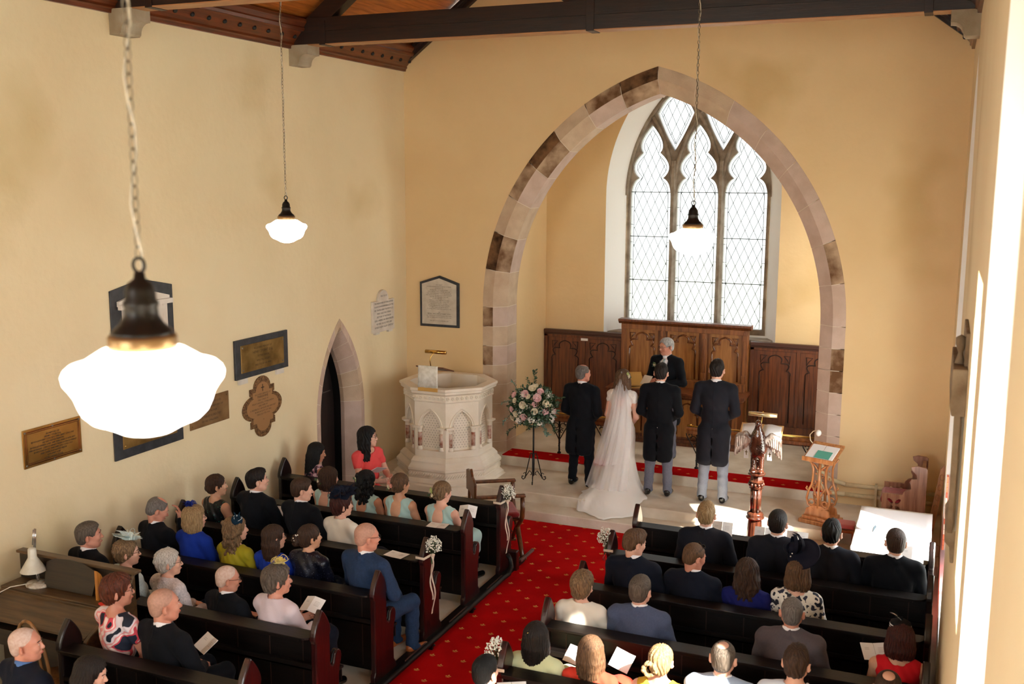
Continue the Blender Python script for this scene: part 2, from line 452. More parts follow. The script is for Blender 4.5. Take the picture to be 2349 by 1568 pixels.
def chancel_pick(rnd, p):
    x, z = p
    if x < XC+0.15:
        if z > 5.75: return M_stone[3]
        r = rnd.random()
        if 4.75 < z < 5.0 or 4.15 < z < 4.4 or 3.3 < z < 3.5 or 2.95 < z < 3.1 or 2.2 < z < 2.5: return M_stone[3] if z > 3 else M_stone[2]
        return M_stone[2] if r < 0.25 else M_stone[0]
    if 2.0 < z < 2.4 or 3.4 < z < 3.65: return M_stone[2]
    return M_stone[1] if rnd.random() < 0.7 else M_stone[0]
arch_stones('trim_3', 11.815, 0.60, 0.0, 1.25, 1.78, 0.085, (0.10, 0), (0.22, 0.30), 'x', XL, -1, 7, stone_pick, 3)
# door recess lined black to stand for its shadow, and the dark plank door
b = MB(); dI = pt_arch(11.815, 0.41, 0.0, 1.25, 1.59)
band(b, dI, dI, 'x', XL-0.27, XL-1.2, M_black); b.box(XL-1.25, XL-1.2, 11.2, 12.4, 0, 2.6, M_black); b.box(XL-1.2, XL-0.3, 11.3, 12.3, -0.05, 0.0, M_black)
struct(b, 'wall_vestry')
dw = wood('dark_oak_door', (38, 24, 20), (20, 12, 10), 0.5, 'z')
b = MB()
P = pt_arch(11.815, 0.405, 0.02, 1.25, 1.585, 10)
b.prism(P, XL-0.42, XL-0.38, 'x', dw)
door = struct(b, 'door_1')
b = MB(); b.box(XL-0.38, XL-0.365, 11.50, 12.12, 1.50, 1.515); b.box(XL-0.38, XL-0.35, 11.74, 11.78, 1.48, 1.54); b.tube([(XL-0.35, 11.60, 1.48), (XL-0.34, 11.76, 1.53), (XL-0.35, 11.9, 1.535)], 0.008)
b.build('door_bolt', mat('worn_iron', (120, 112, 106), 0.4, metal=0.8), door)

# ---- arch wall and chancel arch
ZAS, RO = 2.6, 3.46
b = MB()
gable = [(XL, -0.1), (XR, -0.1), (XR, 6.25), (XC, 6.25+(XR-XC)*0.735), (XL, 6.25)]
plate(b, gable, [pt_arch(XC, 2.50, 0.0, ZAS, RO-0.05, 30)], YA, 'y')
struct(b, 'wall_front', M_wallE)
arch_stones('trim_4', XC, 2.55, 0.0, ZAS, RO, 0.16, (0.17, 0), (0.14, 0.50), 'y', YA, 1, 5, chancel_pick, 11)
b = MB()   # chancel side walls, back of the arch wall
zc = 6.6
b.add([(-6.1, YA+0.5, 0), (-6.1, YE, 0), (-6.1, YE, zc), (-6.1, YA+0.5, zc)], [(0, 1, 2, 3)])
struct(b, 'wall_chancel_left', M_wallE)
b = MB(); cw = pt_arch(15.1, 0.5, 1.6, 3.6, 0.8); plate(b, [(YA+0.5, -0.1), (YE, -0.1), (YE, zc), (YA+0.5, zc)], [cw], -1.22, 'x', M_wallE)
cg = pt_arch(15.1, 0.40, 1.7, 3.6, 0.7); band(b, cw, cg, 'x', -1.22, -0.85, M_white, closed=True); struct(b, 'wall_chancel_right')
b = MB(); plate(b, [(-6.1, -0.1), (-1.22, -0.1), (-1.22, zc), (-6.1, zc)], [pt_arch(XC, 2.22, 0.0, ZAS, RO-0.33, 30)], YA+0.5, 'y'); struct(b, 'wall_chancel_back', M_wallE)
b = MB(); b.box(-6.3, -1.0, YA+0.5, YE+0.6, zc, zc+0.05, M_wallE); struct(b, 'ceiling_chancel')
# ---- east wall and its window
EW, ER = -3.70, 2.32
b = MB(); so = pt_arch(EW, 1.38, 1.93, 4.2, 2.58, 20)
plate(b, [(-6.1, 0), (-1.22, 0), (-1.22, zc), (-6.1, zc)], [so], YE, 'y', M_wallE)
gi = pt_arch(EW, 1.16, 2.02, 4.2, ER, 20)
band(b, so, gi, 'y', YE, YE+0.40, M_white, closed=True)
struct(b, 'wall_east')
def arc3(p0, pm, p1, n=8):
    return [((1-t)**2*p0[0]+2*t*(1-t)*(2*pm[0]-(p0[0]+p1[0])/2)+t*t*p1[0], (1-t)**2*p0[1]+2*t*(1-t)*(2*pm[1]-(p0[1]+p1[1])/2)+t*t*p1[1]) for t in [i/n for i in range(n)]]
def light_shape(c, zb=2.1):
    h = [(0.335, zb)]+arc3((0.335, 4.18), (0.30, 4.38), (0.205, 4.476))+arc3((0.205, 4.476), (0.298, 4.665), (0.15, 4.88))+arc3((0.15, 4.88), (0.176, 5.06), (0.0, 5.33))
    R = [(c+x, z) for x, z in h]; L = [(c-x, z) for x, z in h[::-1]]
    return R+[(c, 5.33)]+L
def kite(c, zb, zl, zt, hw):
    P = arc3((0, zb), (hw*0.56, (zb+zl)/2+0.0), (hw, zl), 6)+arc3((hw, zl), (hw*0.56, (zl+zt)/2+0.045), (0, zt), 6)
    return [(c+x, z) for x, z in P]+[(c-x, z) for x, z in ([(0, zt)]+P[:0:-1])]
lcs = [EW-0.767, EW, EW+0.767]
holes = [light_shape(c) for c in lcs]+[kite(EW-0.385, 4.90, 5.50, 5.83, 0.30), kite(EW+0.385, 4.90, 5.50, 5.83, 0.30), kite(EW, 5.56, 5.84, 6.06, 0.20)]
b = MB(); go = pt_arch(EW, 1.17, 2.0, 4.2, ER+0.01, 20)
YG = YE+0.40
plate(b, go, holes, YG+0.02, 'y'); plate(b, go, holes, YG+0.20, 'y')
for h in holes: band(b, h, h, 'y', YG+0.02, YG+0.20, closed=True, smooth=False)
band(b, go, go, 'y', YG-0.005, YG+0.20)
for x in (EW-0.3835, EW+0.3835): b.prism([(x-0.05, YG+0.03), (x-0.022, YG-0.06), (x+0.022, YG-0.06), (x+0.05, YG+0.03)], 2.02, 4.75, 'z')
# curved ribs that carry the mullions up into crossing arcs
for c, s_ in ((EW-0.3835, -1), (EW-0.3835, 1), (EW+0.3835, -1), (EW+0.3835, 1), (EW-1.15, 1), (EW+1.15, -1)):
    pts = []
    for i in range(15):
        a = i/14*0.72; x = c+s_*(ER-ER*math.cos(a)); z = 4.2+ER*math.sin(a)
        hwz = 1.16-(ER-math.sqrt(max(0, ER*ER-(z-4.2)**2))) if z > 4.2 else 1.16
        if abs(x-EW) < hwz+0.01: pts.append((x, YG-0.0, z))
    b.tube(pts, 0.034, 6)
win = struct(b, 'window_1', M_greystone)
M_lead = mat('lead_came', (70, 70, 66), 0.6, metal=0.3)
M_glass = bpy.data.materials.new('old_window_glass'); M_glass.use_nodes = True
_n = M_glass.node_tree.nodes; _l = M_glass.node_tree.links; _n.remove(_n['Principled BSDF'])
_t = _n.new('ShaderNodeBsdfTransparent'); _t.inputs[0].default_value = (0.95, 0.96, 0.95, 1); _g = _n.new('ShaderNodeBsdfGlossy'); _g.inputs['Roughness'].default_value = 0.1
_d = _n.new('ShaderNodeBsdfTranslucent'); _d.inputs[0].default_value = (0.95, 0.97, 0.95, 1)
_m = _n.new('ShaderNodeMixShader'); _m.inputs[0].default_value = 0.12; _l.new(_t.outputs[0], _m.inputs[1]); _l.new(_d.outputs[0], _m.inputs[2])
_m2 = _n.new('ShaderNodeMixShader'); _m2.inputs[0].default_value = 0.04; _l.new(_m.outputs[0], _m2.inputs[1]); _l.new(_g.outputs[0], _m2.inputs[2]); _l.new(_m2.outputs[0], _n['Material Output'].inputs[0])
M_eglass = M_glass.copy(); M_eglass.name = 'dimmed_east_glass'
for _x in M_eglass.node_tree.nodes:
    if _x.type == 'BSDF_TRANSPARENT': _x.inputs[0].default_value = (0.105, 0.109, 0.106, 1)  # panes darkened to hold down the brightness of the sky
def inside(P, x, z):
    r = False; n = len(P); j = n-1
    for i in range(n):
        if (P[i][1] > z) != (P[j][1] > z) and x < (P[j][0]-P[i][0])*(z-P[i][1])/(P[j][1]-P[i][1])+P[i][0]: r = not r
        j = i
    return r
def shrink(P, e):
    n = len(P); out = []; ar = sum(P[i][0]*P[(i+1) % n][1]-P[(i+1) % n][0]*P[i][1] for i in range(n)); sg = 1 if ar > 0 else -1
    for i in range(n):
        a, c_ = P[i-1], P[(i+1) % n]; dx, dz = c_[0]-a[0], c_[1]-a[1]; l = math.hypot(dx, dz) or 1
        out.append((P[i][0]-sg*dz/l*e, P[i][1]+sg*dx/l*e))
    return out
def leading(P, y, pane_parent, W=0.134, H=0.285, inset=0.055, u0=None):
    b = MB(); P2 = shrink(P, inset); cx = (min(p[0] for p in P)+max(p[0] for p in P))/2; z0 = min(p[1] for p in P); z1 = max(p[1] for p in P)
    b.tube([(p[0], y, p[1]) for p in P2], 0.0048, 4, closed=True)
    x0 = min(p[0] for p in P); x1 = max(p[0] for p in P)
    for s_ in (1, -1):
        k = -60
        while k < 60:
            st = None; last = None; dz = 0.02
            # line x = cx + k*W + s*(z-z0)*W/H
            z = z0
            while z <= z1:
                x = cx+(k+0.5)*W+s_*(z-z0)*W/H
                ok = x0 < x < x1 and inside(P2, x, z)
                if ok and st is None: st = (x, z)
                if ok: last = (x, z)
                if not ok and st is not None:
                    if last[1]-st[1] > 0.02: b.tube([(st[0], y, st[1]), (last[0], y, last[1])], 0.0042, 4)
                    st = None
                z += dz
            if st is not None and last[1]-st[1] > 0.02: b.tube([(st[0], y, st[1]), (last[0], y, last[1])], 0.0042, 4)
            k += 1
    z = z0+0.2
    while z < min(z1, 4.1):
        for e in (x0, x1-inset): b.tube([(e, y, z), (e+inset, y, z)], 0.0035, 4)
        z += H
    for zz in (2.82, 3.534, 4.253):
        if z0 < zz < z1 and x1-x0 > 0.6: b.tube([(x0, y-0.01, zz), (x1, y-0.01, zz)], 0.007, 6)
    return b.build('leading', M_lead, pane_parent, fixn=False)
for h in holes:
    b = MB(); plate(b, h, [], YG+0.10, 'y'); g = b.build('pane', M_eglass, win)
    leading(h, YG+0.085, g)
M_frost = mat('frosted_glass', (250, 250, 248), 0.9); _fn = M_frost.node_tree; _fn.nodes.remove(_fn.nodes['Principled BSDF']); _ft = _fn.nodes.new('ShaderNodeBsdfTranslucent'); _ft.inputs[0].default_value = (0.42, 0.42, 0.41, 1); _fn.links.new(_ft.outputs[0], _fn.nodes['Material Output'].inputs[0])
b = MB(); plate(b, cg, [], -0.85, 'x'); struct(b, 'window_8', M_frost)  # unseen chancel window; frosting added to scatter the sun
portal((EW, YG+0.35, 4.0), (0, -1, 0), 2.4, 4.3)
b = MB(); b.box(-5.02, -2.38, YE+0.02, YG+0.1, 1.93, 2.0, M_greystone); b.build('window_sill', M_greystone, win)

# ---- right wall, its deep windows and an added sun lancet
b = MB(); ry = []
rw = [(3.75, 0.86, 1.9, 4.7, 1.4, 3.75, 0.72), (10.75, 1.3, 0.35, 3.75, 2.0, 10.5, 0.72), (-0.5, 0.95, 1.9, 4.4, 1.5, -0.5, 0.7)]  # last one unseen, added to carry daylight
hs = [pt_arch(c, hw, z0, zs, R) for c, hw, z0, zs, R, gc, ghw in rw]
added_lancet = [(5.15, 2.3), (5.15, 4.0), (5.95, 4.0), (5.95, 2.3)]  # added opening, not a known window, lets sun onto the right-hand pews
plate(b, [(-4, -0.1), (YA, -0.1), (YA, ZW+0.35), (-4, ZW+0.35)], hs+[added_lancet], XR, 'x', M_wall)
gl = []
band(b, added_lancet, added_lancet, 'x', XR, XR+0.25, M_wall, closed=True, smooth=False)
portal((XR+0.3, 5.55, 3.2), (-1, 0, 0), 0.9, 1.8)
for (c, hw, z0, zs, R, gc, ghw), h in zip(rw, hs):
    g = pt_arch(gc, ghw, z0+0.12, zs-(1.15 if gc < 5 else 0.95), R-(hw-ghw)); band(b, h, g, 'x', XR, XR+0.45, M_white, closed=True); gl.append(g)
    z1 = max(p[1] for p in g)
    portal((XR+0.52, gc, (z0+z1)/2), (-1, 0, 0), ghw*2+0.1, z1-z0)
struct(b, 'wall_right')
for i, g in enumerate(gl):
    b = MB(); fr = shrink(g, 0.06)
    plate(b, g, [fr], XR+0.45, 'x'); plate(b, g, [fr], XR+0.50, 'x'); band(b, fr, fr, 'x', XR+0.45, XR+0.50, closed=True)
    c = (g[0][0]+g[-1][0])/2; top = max(p[1] for p in g)
    b.box(XR+0.45, XR+0.50, c-0.03, c+0.03, g[0][1], top-0.03)
    w = struct(b, 'window_%d' % (i+2), M_greystone)
    b = MB(); plate(b, fr, [], XR+0.48, 'x'); b.build('pane', M_glass, w)
b = MB(); plate(b, added_lancet, [], XR+0.24, 'x'); struct(b, 'window_9', M_glass)  # glass of the added lancet
for i, w in enumerate(lw):
    c = sum(p[0] for p in w)/len(w); g = pt_arch(c, 0.6, 2.15, 4.3, 1.0); fr = shrink(g, 0.06)
    b = MB(); plate(b, g, [fr], XL-0.5, 'x'); band(b, fr, fr, 'x', XL-0.5, XL-0.54, closed=True); b.box(XL-0.54, XL-0.5, c-0.03, c+0.03, 2.15, 5.0)
    w_ = struct(b, 'window_%d' % (i+5), M_greystone); b = MB(); plate(b, fr, [], XL-0.52, 'x'); b.build('pane', M_glass, w_)

# ---- west wall behind the camera with a large unseen window added for daylight
b = MB(); ww = pt_arch(XC, 1.9, 2.2, 4.4, 2.7)
plate(b, [(XL, 0), (XR, 0), (XR, 6.25), (XC, 6.25+(XR-XC)*0.735), (XL, 6.25)], [ww], -4, 'y')
struct(b, 'wall_back', M_wall)
b = MB(); fr = shrink(ww, 0.08); plate(b, ww, [fr], -4.05, 'y'); band(b, ww, ww, 'y', -4, -4.1); 
for x in (-0.65, 0.65): b.box(XC+x-0.05, XC+x+0.05, -4.1, -4.0, 2.2, 6.2)
w_ = struct(b, 'window_7', M_greystone); b = MB(); plate(b, ww, [], -4.06, 'y'); b.build('pane', M_glass, w_)
portal((XC, -4.3, 4.1), (0, 1, 0), 3.8, 4.2)

# ---- roof: boards, cornice, trusses
ridge = 6.25+(XR-XC)*0.735+0.1
for sgn, nm in ((-1, 'ceiling_left'), (1, 'ceiling_right')):
    b = MB(); xw = XL-0.15 if sgn < 0 else XR+0.15; n = 34
    L_ = math.hypot(XC-xw, ridge-6.13)
    ux = (XC-xw)/L_; uz = (ridge-6.13)/L_
    for i in range(n):
        s0 = L_*i/n; s1 = L_*(i+1)/n-0.006
        for k in range(0, 1):
            p = [(xw+ux*s0, 6.13+uz*s0), (xw+ux*s1, 6.13+uz*s1)]
            nx, nz = (-uz, ux) if sgn < 0 else (uz, ux)
            nx, nz = (-uz*0.0, 1)
            b.add([(p[0][0], -4.2, p[0][1]), (p[1][0], -4.2, p[1][1]), (p[1][0], YA, p[1][1]), (p[0][0], YA, p[0][1]),
                   (p[0][0], -4.2, p[0][1]+0.02), (p[1][0], -4.2, p[1][1]+0.02), (p[1][0], YA, p[1][1]+0.02), (p[0][0], YA, p[0][1]+0.02)],
                  [(0, 1, 2, 3), (7, 6, 5, 4), (0, 3, 7, 4), (1, 5, 6, 2)], wood('orange_pine_boards_long', (186, 106, 40), (146, 78, 26), 0.5, 'y'))
    b.add([(xw, -4.2, 6.16), (XC, -4.2, ridge+0.03), (XC, YA+0.1, ridge+0.03), (xw, YA+0.1, 6.16)], [(0, 1, 2, 3)], M_black)
    struct(b, nm)
    # cornice: tilted board with turned bosses between two mouldings
    xs = XL if sgn < 0 else XR; d = 1 if sgn < 0 else -1
    b = MB()
    prof = [(0, 6.0), (0.035, 6.0), (0.04, 6.03), (0.06, 6.045), (0.055, 6.07), (0.17, 6.20), (0.20, 6.20), (0.215, 6.23), (0.205, 6.25), (0.24, 6.30), (0.24, 6.34), (0, 6.34)]
    b.prism([(xs+d*u, v) for u, v in prof], -4, YA-0.002, 'y', M_cornice)
    cn = struct(b, 'trim_cornice_left' if sgn < 0 else 'trim_cornice_right')
    b = MB(); y = 0.3
    while y < YA: b.ball((xs+d*0.115, y, 6.135), (0.028, 0.028, 0.028), seg=8, rings=5); y += 0.262
    b.build('boss', M_black, cn)
    # moulded rafter against the gable wall
    b = MB()
    for q, (o0, o1, dep) in enumerate(((0.0, 0.045, 0.16), (0.045, 0.09, 0.12), (0.09, 0.135, 0.08))):
        x0, z0 = (xs+d*0.02, 6.20); x1, z1 = XC, ridge-0.12
        b.prism([(x0, z0-o0), (x1, z1-o0), (x1, z1-o1), (x0, z0-o1)], YA-dep, YA-0.002, 'y', M_beam)
    struct(b, 'trim_rafter_left' if sgn < 0 else 'trim_rafter_right')
M_corb = mat('corbel_stone', (170, 158, 138), 0.85, col2=(146, 130, 106), vscale=4, bump=0.3, bscale=60)
for ty in (10.95, 8.02, 5.1, 2.2, -0.7):
    b = MB(); y0, y1 = ty-0.10, ty+0.10
    b.box(XL, XR, y0, y1, 6.045, 6.35, M_beam); b.box(XL, XR, y0-0.004, y1+0.004, 6.19, 6.196, M_black)
    b.box(XL, XR, y0-0.006, y1+0.006, 6.035, 6.046, wood('sunlit_beam_edge', (176, 130, 88), (150, 104, 66), 0.5, 'x'))  # sunlight along the lower edge painted as a pale strip
    for s_ in (-1, 1):
        xs = XL if s_ < 0 else XR; d = -s_
        b.prism([(xs+d*0.0, 6.20), (xs+d*0.28, 6.20), (XC+0.0, ridge-0.12), (XC, ridge-0.34), (xs+d*0.32, 6.20), (xs, 6.10)][:6], y0+0.02, y1-0.02, 'y', M_beam) if False else None
        L0 = [(xs+d*0.05, 6.22), (XC, ridge-0.10), (XC, ridge-0.36), (xs+d*0.40, 6.22)]
        b.prism(L0, y0+0.02, y1-0.02, 'y', M_beam)
        b.prism([(XC, 6.30), (XC+s_*1.75, 7.45), (XC+s_*1.9, 7.34), (XC+s_*0.15, 6.25)], y0+0.03, y1-0.03, 'y', M_beam)
        b.box(xs+d*0.42, xs+d*0.50, y0-0.012, y1+0.012, 6.03, 6.31, M_beam)
    b.box(XC-0.1, XC+0.1, y0+0.02, y1-0.02, 6.27, ridge-0.1, M_beam); b.box(XC-0.045, XC+0.045, y0-0.01, y1+0.01, 6.028, 6.4, M_beam)
    tr = struct(b, 'trim_truss', bevel=0.006)
    for s_ in (-1, 1):
        xs = XL if s_ < 0 else XR; d = -s_
        pr_ = [(0, 6.04), (0.26, 6.04), (0.26, 5.93)]+[(0.26-0.10*math.sin(a)-0.02, 5.93-0.11*(1-math.cos(a))) for a in [i*PI/2/5 for i in range(6)]]+[(0.12, 5.80), (0, 5.80)]
        b = MB(); b.prism([(xs+d*u, v) for u, v in pr_], ty-0.135, ty+0.135, 'y', M_corb); b.build('corbel', M_corb, tr)
b = MB(); b.box(XC-0.06, XC+0.06, -4, YA, ridge-0.2, ridge, M_beam); struct(b, 'trim_ridge')
# outside ground, whitened so the panes and the horizon stay bright
b = MB(); b.box(-60, 60, -60, 60, -0.35, -0.3, mat('whitened_ground', (190, 194, 184), 0.9)); struct(b, 'ground_outside')

# ================================================================== FURNITURE AND FITTINGS
M_mah = wood('dark_mahogany', (52, 15, 14), (28, 9, 9), 0.3, 'z', coat=0.3)
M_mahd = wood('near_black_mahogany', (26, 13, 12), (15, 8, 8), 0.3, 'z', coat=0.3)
M_pew = wood('black_brown_pew_oak', (21, 14, 11), (10, 7, 6), 0.42, 'x', spec=0.3)
M_gold = mat('brass', (214, 170, 90), 0.22, metal=1.0)
M_oldbrass = mat('aged_brass', (176, 142, 84), 0.32, metal=0.85, col2=(128, 100, 54), vscale=5)
M_iron = mat('wrought_iron', (16, 15, 15), 0.45, metal=0.4)
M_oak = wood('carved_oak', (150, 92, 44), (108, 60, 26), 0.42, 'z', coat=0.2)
M_oakd = wood('carved_oak_dark', (122, 66, 30), (82, 40, 17), 0.42, 'z', coat=0.2)  # darker tone of the carved oak
M_oakl = wood('golden_oak_board', (172, 116, 58), (136, 84, 36), 0.42, 'z', coat=0.2)
M_groove = mat('dark_groove', (44, 22, 10), 0.6)
M_paper = mat('white_paper', (240, 238, 236), 0.75)
M_ink = mat('grey_ink', (120, 116, 120), 0.8)
M_red = mat('crimson_cushion', (150, 22, 26), 0.85, var=0.3, vscale=20, sheen=0.3)

# ---- red carpet with small gold sprigs
def carpet_mat(name, px=0.323, py=0.318, ox=-4.223, oy=9.75):
    m = mat(name, (190, 12, 14), 0.95, spec=0.05, var=0.22, vscale=3, bump=0.3, bscale=400)
    nt = m.node_tree; N = nt.nodes; L = nt.links; b = N['Principled BSDF']; base = b.inputs['Base Color'].links[0].from_socket
    tc = N.new('ShaderNodeTexCoord')
    def math_(op, a, c=None, d=None):
        n = N.new('ShaderNodeMath'); n.operation = op
        for i, q in enumerate((a, c, d)):
            if q is None: continue
            if isinstance(q, (int, float)): n.inputs[i].default_value = q
            else: L.new(q, n.inputs[i])
        return n.outputs[0]
    sp = N.new('ShaderNodeSeparateXYZ'); L.new(tc.outputs['Object'], sp.inputs[0])
    masks = []
    for sx, sy in ((0, 0), (px/2, py/2)):
        u = math_('SUBTRACT', math_('WRAP', math_('SUBTRACT', sp.outputs[0], ox+sx-px/2), px, 0.0), px/2)
        v = math_('SUBTRACT', math_('WRAP', math_('SUBTRACT', sp.outputs[1], oy+sy-py/2), py, 0.0), py/2)
        for cx, cy, rx, ry in ((0, 0.014, 0.0075, 0.012), (-0.017, 0.0, 0.012, 0.006), (0.017, 0.0, 0.012, 0.006), (0.0, -0.014, 0.004, 0.012), (0.011, -0.018, 0.009, 0.004), (-0.011, -0.018, 0.009, 0.004)):
            a = math_('DIVIDE', math_('SUBTRACT', u, cx), rx); c = math_('DIVIDE', math_('SUBTRACT', v, cy), ry)
            masks.append(math_('LESS_THAN', math_('ADD', math_('MULTIPLY', a, a), math_('MULTIPLY', c, c)), 1.0))
    t = masks[0]
    for q in masks[1:]: t = math_('MAXIMUM', t, q)
    mx = N.new('ShaderNodeMix'); mx.data_type = 'RGBA'; L.new(t, mx.inputs[0]); L.new(base, mx.inputs[6]); mx.inputs[7].default_value = (*S((214, 158, 84)), 1)
    L.new(mx.outputs[2], b.inputs['Base Color']); return m
M_carpet = carpet_mat('red_sprigged_carpet')
b = MB(); b.prism([(-4.328, -3.5), (-2.965, -3.5), (-2.965, 10.70), (-0.8, 10.70), (-0.8, 12.14), (-5.65, 12.14), (-5.65, 10.75), (-4.328, 10.75)], 0.0, 0.012, 'z')
tag(b.build('aisle_carpet', M_carpet), 'red aisle carpet with small gold sprigs between the two blocks of pews', 'carpet')
b = MB(); b.box(-5.86, -1.25, 13.612, 14.0, ZS, ZS+0.008)
tag(b.build('step_runner', M_carpet), 'narrow dark red carpet strip along the edge of the top step', 'carpet')

# ---- pews
def bench_end(b, x0, x1, M=None, m=None):
    P = [(-0.12, 0.0), (-0.12, 0.10), (-0.10, 0.13), (-0.10, 0.84), (-0.118, 0.875)]
    P += [(-0.118*(1-(i/8)**1.7), 0.88+0.23*i/8) for i in range(1, 8)]+[(0.0, 1.11)]
    P += [(0.118*(1-(i/8)**1.7), 0.88+0.23*i/8) for i in range(7, 0, -1)]
    P += [(0.118, 0.875), (0.10, 0.84), (0.10, 0.60), (0.112, 0.565), (0.135, 0.55), (0.155, 0.565), (0.165, 0.60), (0.175, 0.64), (0.20, 0.662), (0.235, 0.658), (0.262, 0.63), (0.27, 0.59), (0.262, 0.545), (0.24, 0.50), (0.228, 0.42), (0.225, 0.30), (0.228, 0.14), (0.255, 0.10), (0.27, 0.06), (0.27, 0.0)]
    b.prism([(u, v) for u, v in P], x0, x1, 'x', m, M); return b
def make_pew(x0, x1, c, label, group, aisle='right'):
    t = empty('pew', ((x0+x1)/2, c, 0.0), 0, label, 'pew', group); h = (x1-x0)/2; t.scale = (1, 1, 0.955 if aisle == 'right' else 0.94)
    for sgn in (-1, 1):
        b = MB(); bench_end(b, sgn*h-(0.055 if sgn > 0 else 0), sgn*h+(0.055 if sgn < 0 else 0))
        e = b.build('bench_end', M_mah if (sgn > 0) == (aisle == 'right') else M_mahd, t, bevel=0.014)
        g = MB(); xx = sgn*h-sgn*0.0275
        g.tube([(xx, 0.115+0.0*i, 0.60-0.0*i) if i == 0 else p for i, p in enumerate([(xx, 0.108, 0.62), (xx, 0.118, 0.575), (xx, 0.136, 0.562), (xx, 0.152, 0.575), (xx, 0.168, 0.63), (xx, 0.20, 0.655)])], 0.011, 6)
        g.build('umbrella_hook', M_iron, e)
    b = MB(); b.box(-h+0.05, h-0.05, 0.0, 0.028, 0.10, 0.87)
    for i in range(-4, 5): b.box(i*h/4.6-0.004, i*h/4.6+0.004, -0.003, 0.0, 0.14, 0.84, M_groove)
    b.mats = [M_pew, M_groove]; b.m = [0]*6+[1]*(len(b.f)-6)
    b.build('back_panel', None, t)
    b = MB(); r = 0.09
    O = [(-h+0.045, 0.03), (-h+0.045, -0.13), (h-0.05-r, -0.13)]+[(h-0.05-r+r*math.sin(a), -0.13+r*(1-math.cos(a))) for a in [i*PI/2/6 for i in range(1, 7)]]+[(h-0.045, 0.03)]
    b.prism(O, 0.868, 0.888, 'z'); b.box(-h+0.05, h-0.16, -0.118, -0.10, 0.848, 0.868)
    b.build('book_ledge', M_pew, t, bevel=0.005)
    b = MB(); b.box(-h+0.05, h-0.05, -0.10, -0.0, 0.60, 0.612); b.box(-h+0.05, h-0.05, -0.10, -0.09, 0.60, 0.65); b.build('hymn_book_shelf', M_pew, t)
    b = MB(); b.box(-h+0.05, h-0.05, 0.03, 0.375, 0.405, 0.43); b.box(-h+0.05, h-0.05, 0.33, 0.35, 0.30, 0.405); b.build('seat', M_pew, t, bevel=0.006)
    return t
LC = [10.28-0.92*i for i in range(9)]
RC = [10.30-0.90*i for i in range(9)]
lab = ['dark pew nearest the pulpit, with gypsophila tied to its aisle end', 'second dark left-hand pew from the pulpit, the bridesmaids sit on it', 'third dark left-hand pew from the pulpit, gypsophila on its aisle end', 'fourth dark left-hand pew, the man in blue suit sits at its aisle end', 'fifth dark left-hand pew, directly in front of the reed organ', 'sixth dark left-hand pew, its wall end beside the bentwood chair', 'dark left-hand pew cut by the lower left corner']
for i in range(7):
    make_pew(-7.38 if i < 5 else -6.17, -4.40, LC[i], lab[i], 'dark pews left of the aisle')
lab = ['front dark right-hand pew below the eagle lectern, booklets on its ledge', 'second dark right-hand pew, gypsophila tied to its aisle end', 'third dark right-hand pew, behind the pew with the flowers', 'fourth dark right-hand pew, behind the cream jacket and blue suit', 'dark right-hand pew cut by the bottom edge, white flowers on its end']
for i in range(5):
    make_pew(-2.88, 0.10, RC[i], lab[i], 'dark pews right of the aisle', 'left')
# kerb and heating pipe beside the left pews
t = empty('heating_pipe', (0, 0, 0), 0, 'long black heating pipe on brackets beside the left pews along the carpet', 'pipe')
b = MB(); b.tube([(-4.285, -3, 0.085), (-4.285, 9.7, 0.085), (-4.285, 9.98, 0.085), (-4.27, 10.12, 0.09), (-4.28, 10.22, 0.14), (-4.31, 10.26, 0.21), (-4.34, 10.25, 0.26)], 0.026, 12); b.build('pipe', M_iron, t)
for y in np.arange(0.9, 10, 0.92):
    b = MB(); b.box(-4.335, -4.27, y-0.015, y+0.015, 0.012, 0.07); b.ball((-4.255, y, 0.06), 0.012); b.build('bracket', M_iron, t)
t = empty('wooden_kerb', (0, 0, 0), 0, 'dark wooden kerb running under the aisle ends of the left pews', 'kerb')
b = MB(); b.box(-4.45, -4.33, -3, 10.75, 0.0, 0.045); b.build('sill', M_pew, t)
for c in LC[:8]:
    b = MB(); b.box(-4.352, -4.318, c+0.33, c+0.74, 0.045, 0.075); b.build('worn_strip', mat('worn_edge', (104, 78, 72), 0.5, var=0.3, vscale=30), t, bevel=0.006)
b = MB(); b.box(-4.42, -4.30, 10.42, 10.50, 0.0, 0.24); b.build('stub_post', M_mah, t, bevel=0.01)
b = MB(); b.box(-2.96, -2.84, -3, 10.55, 0.012, 0.045)
tag(b.build('wooden_kerb', M_pew), 'dark wooden kerb running under the aisle ends of the right pews', 'kerb')

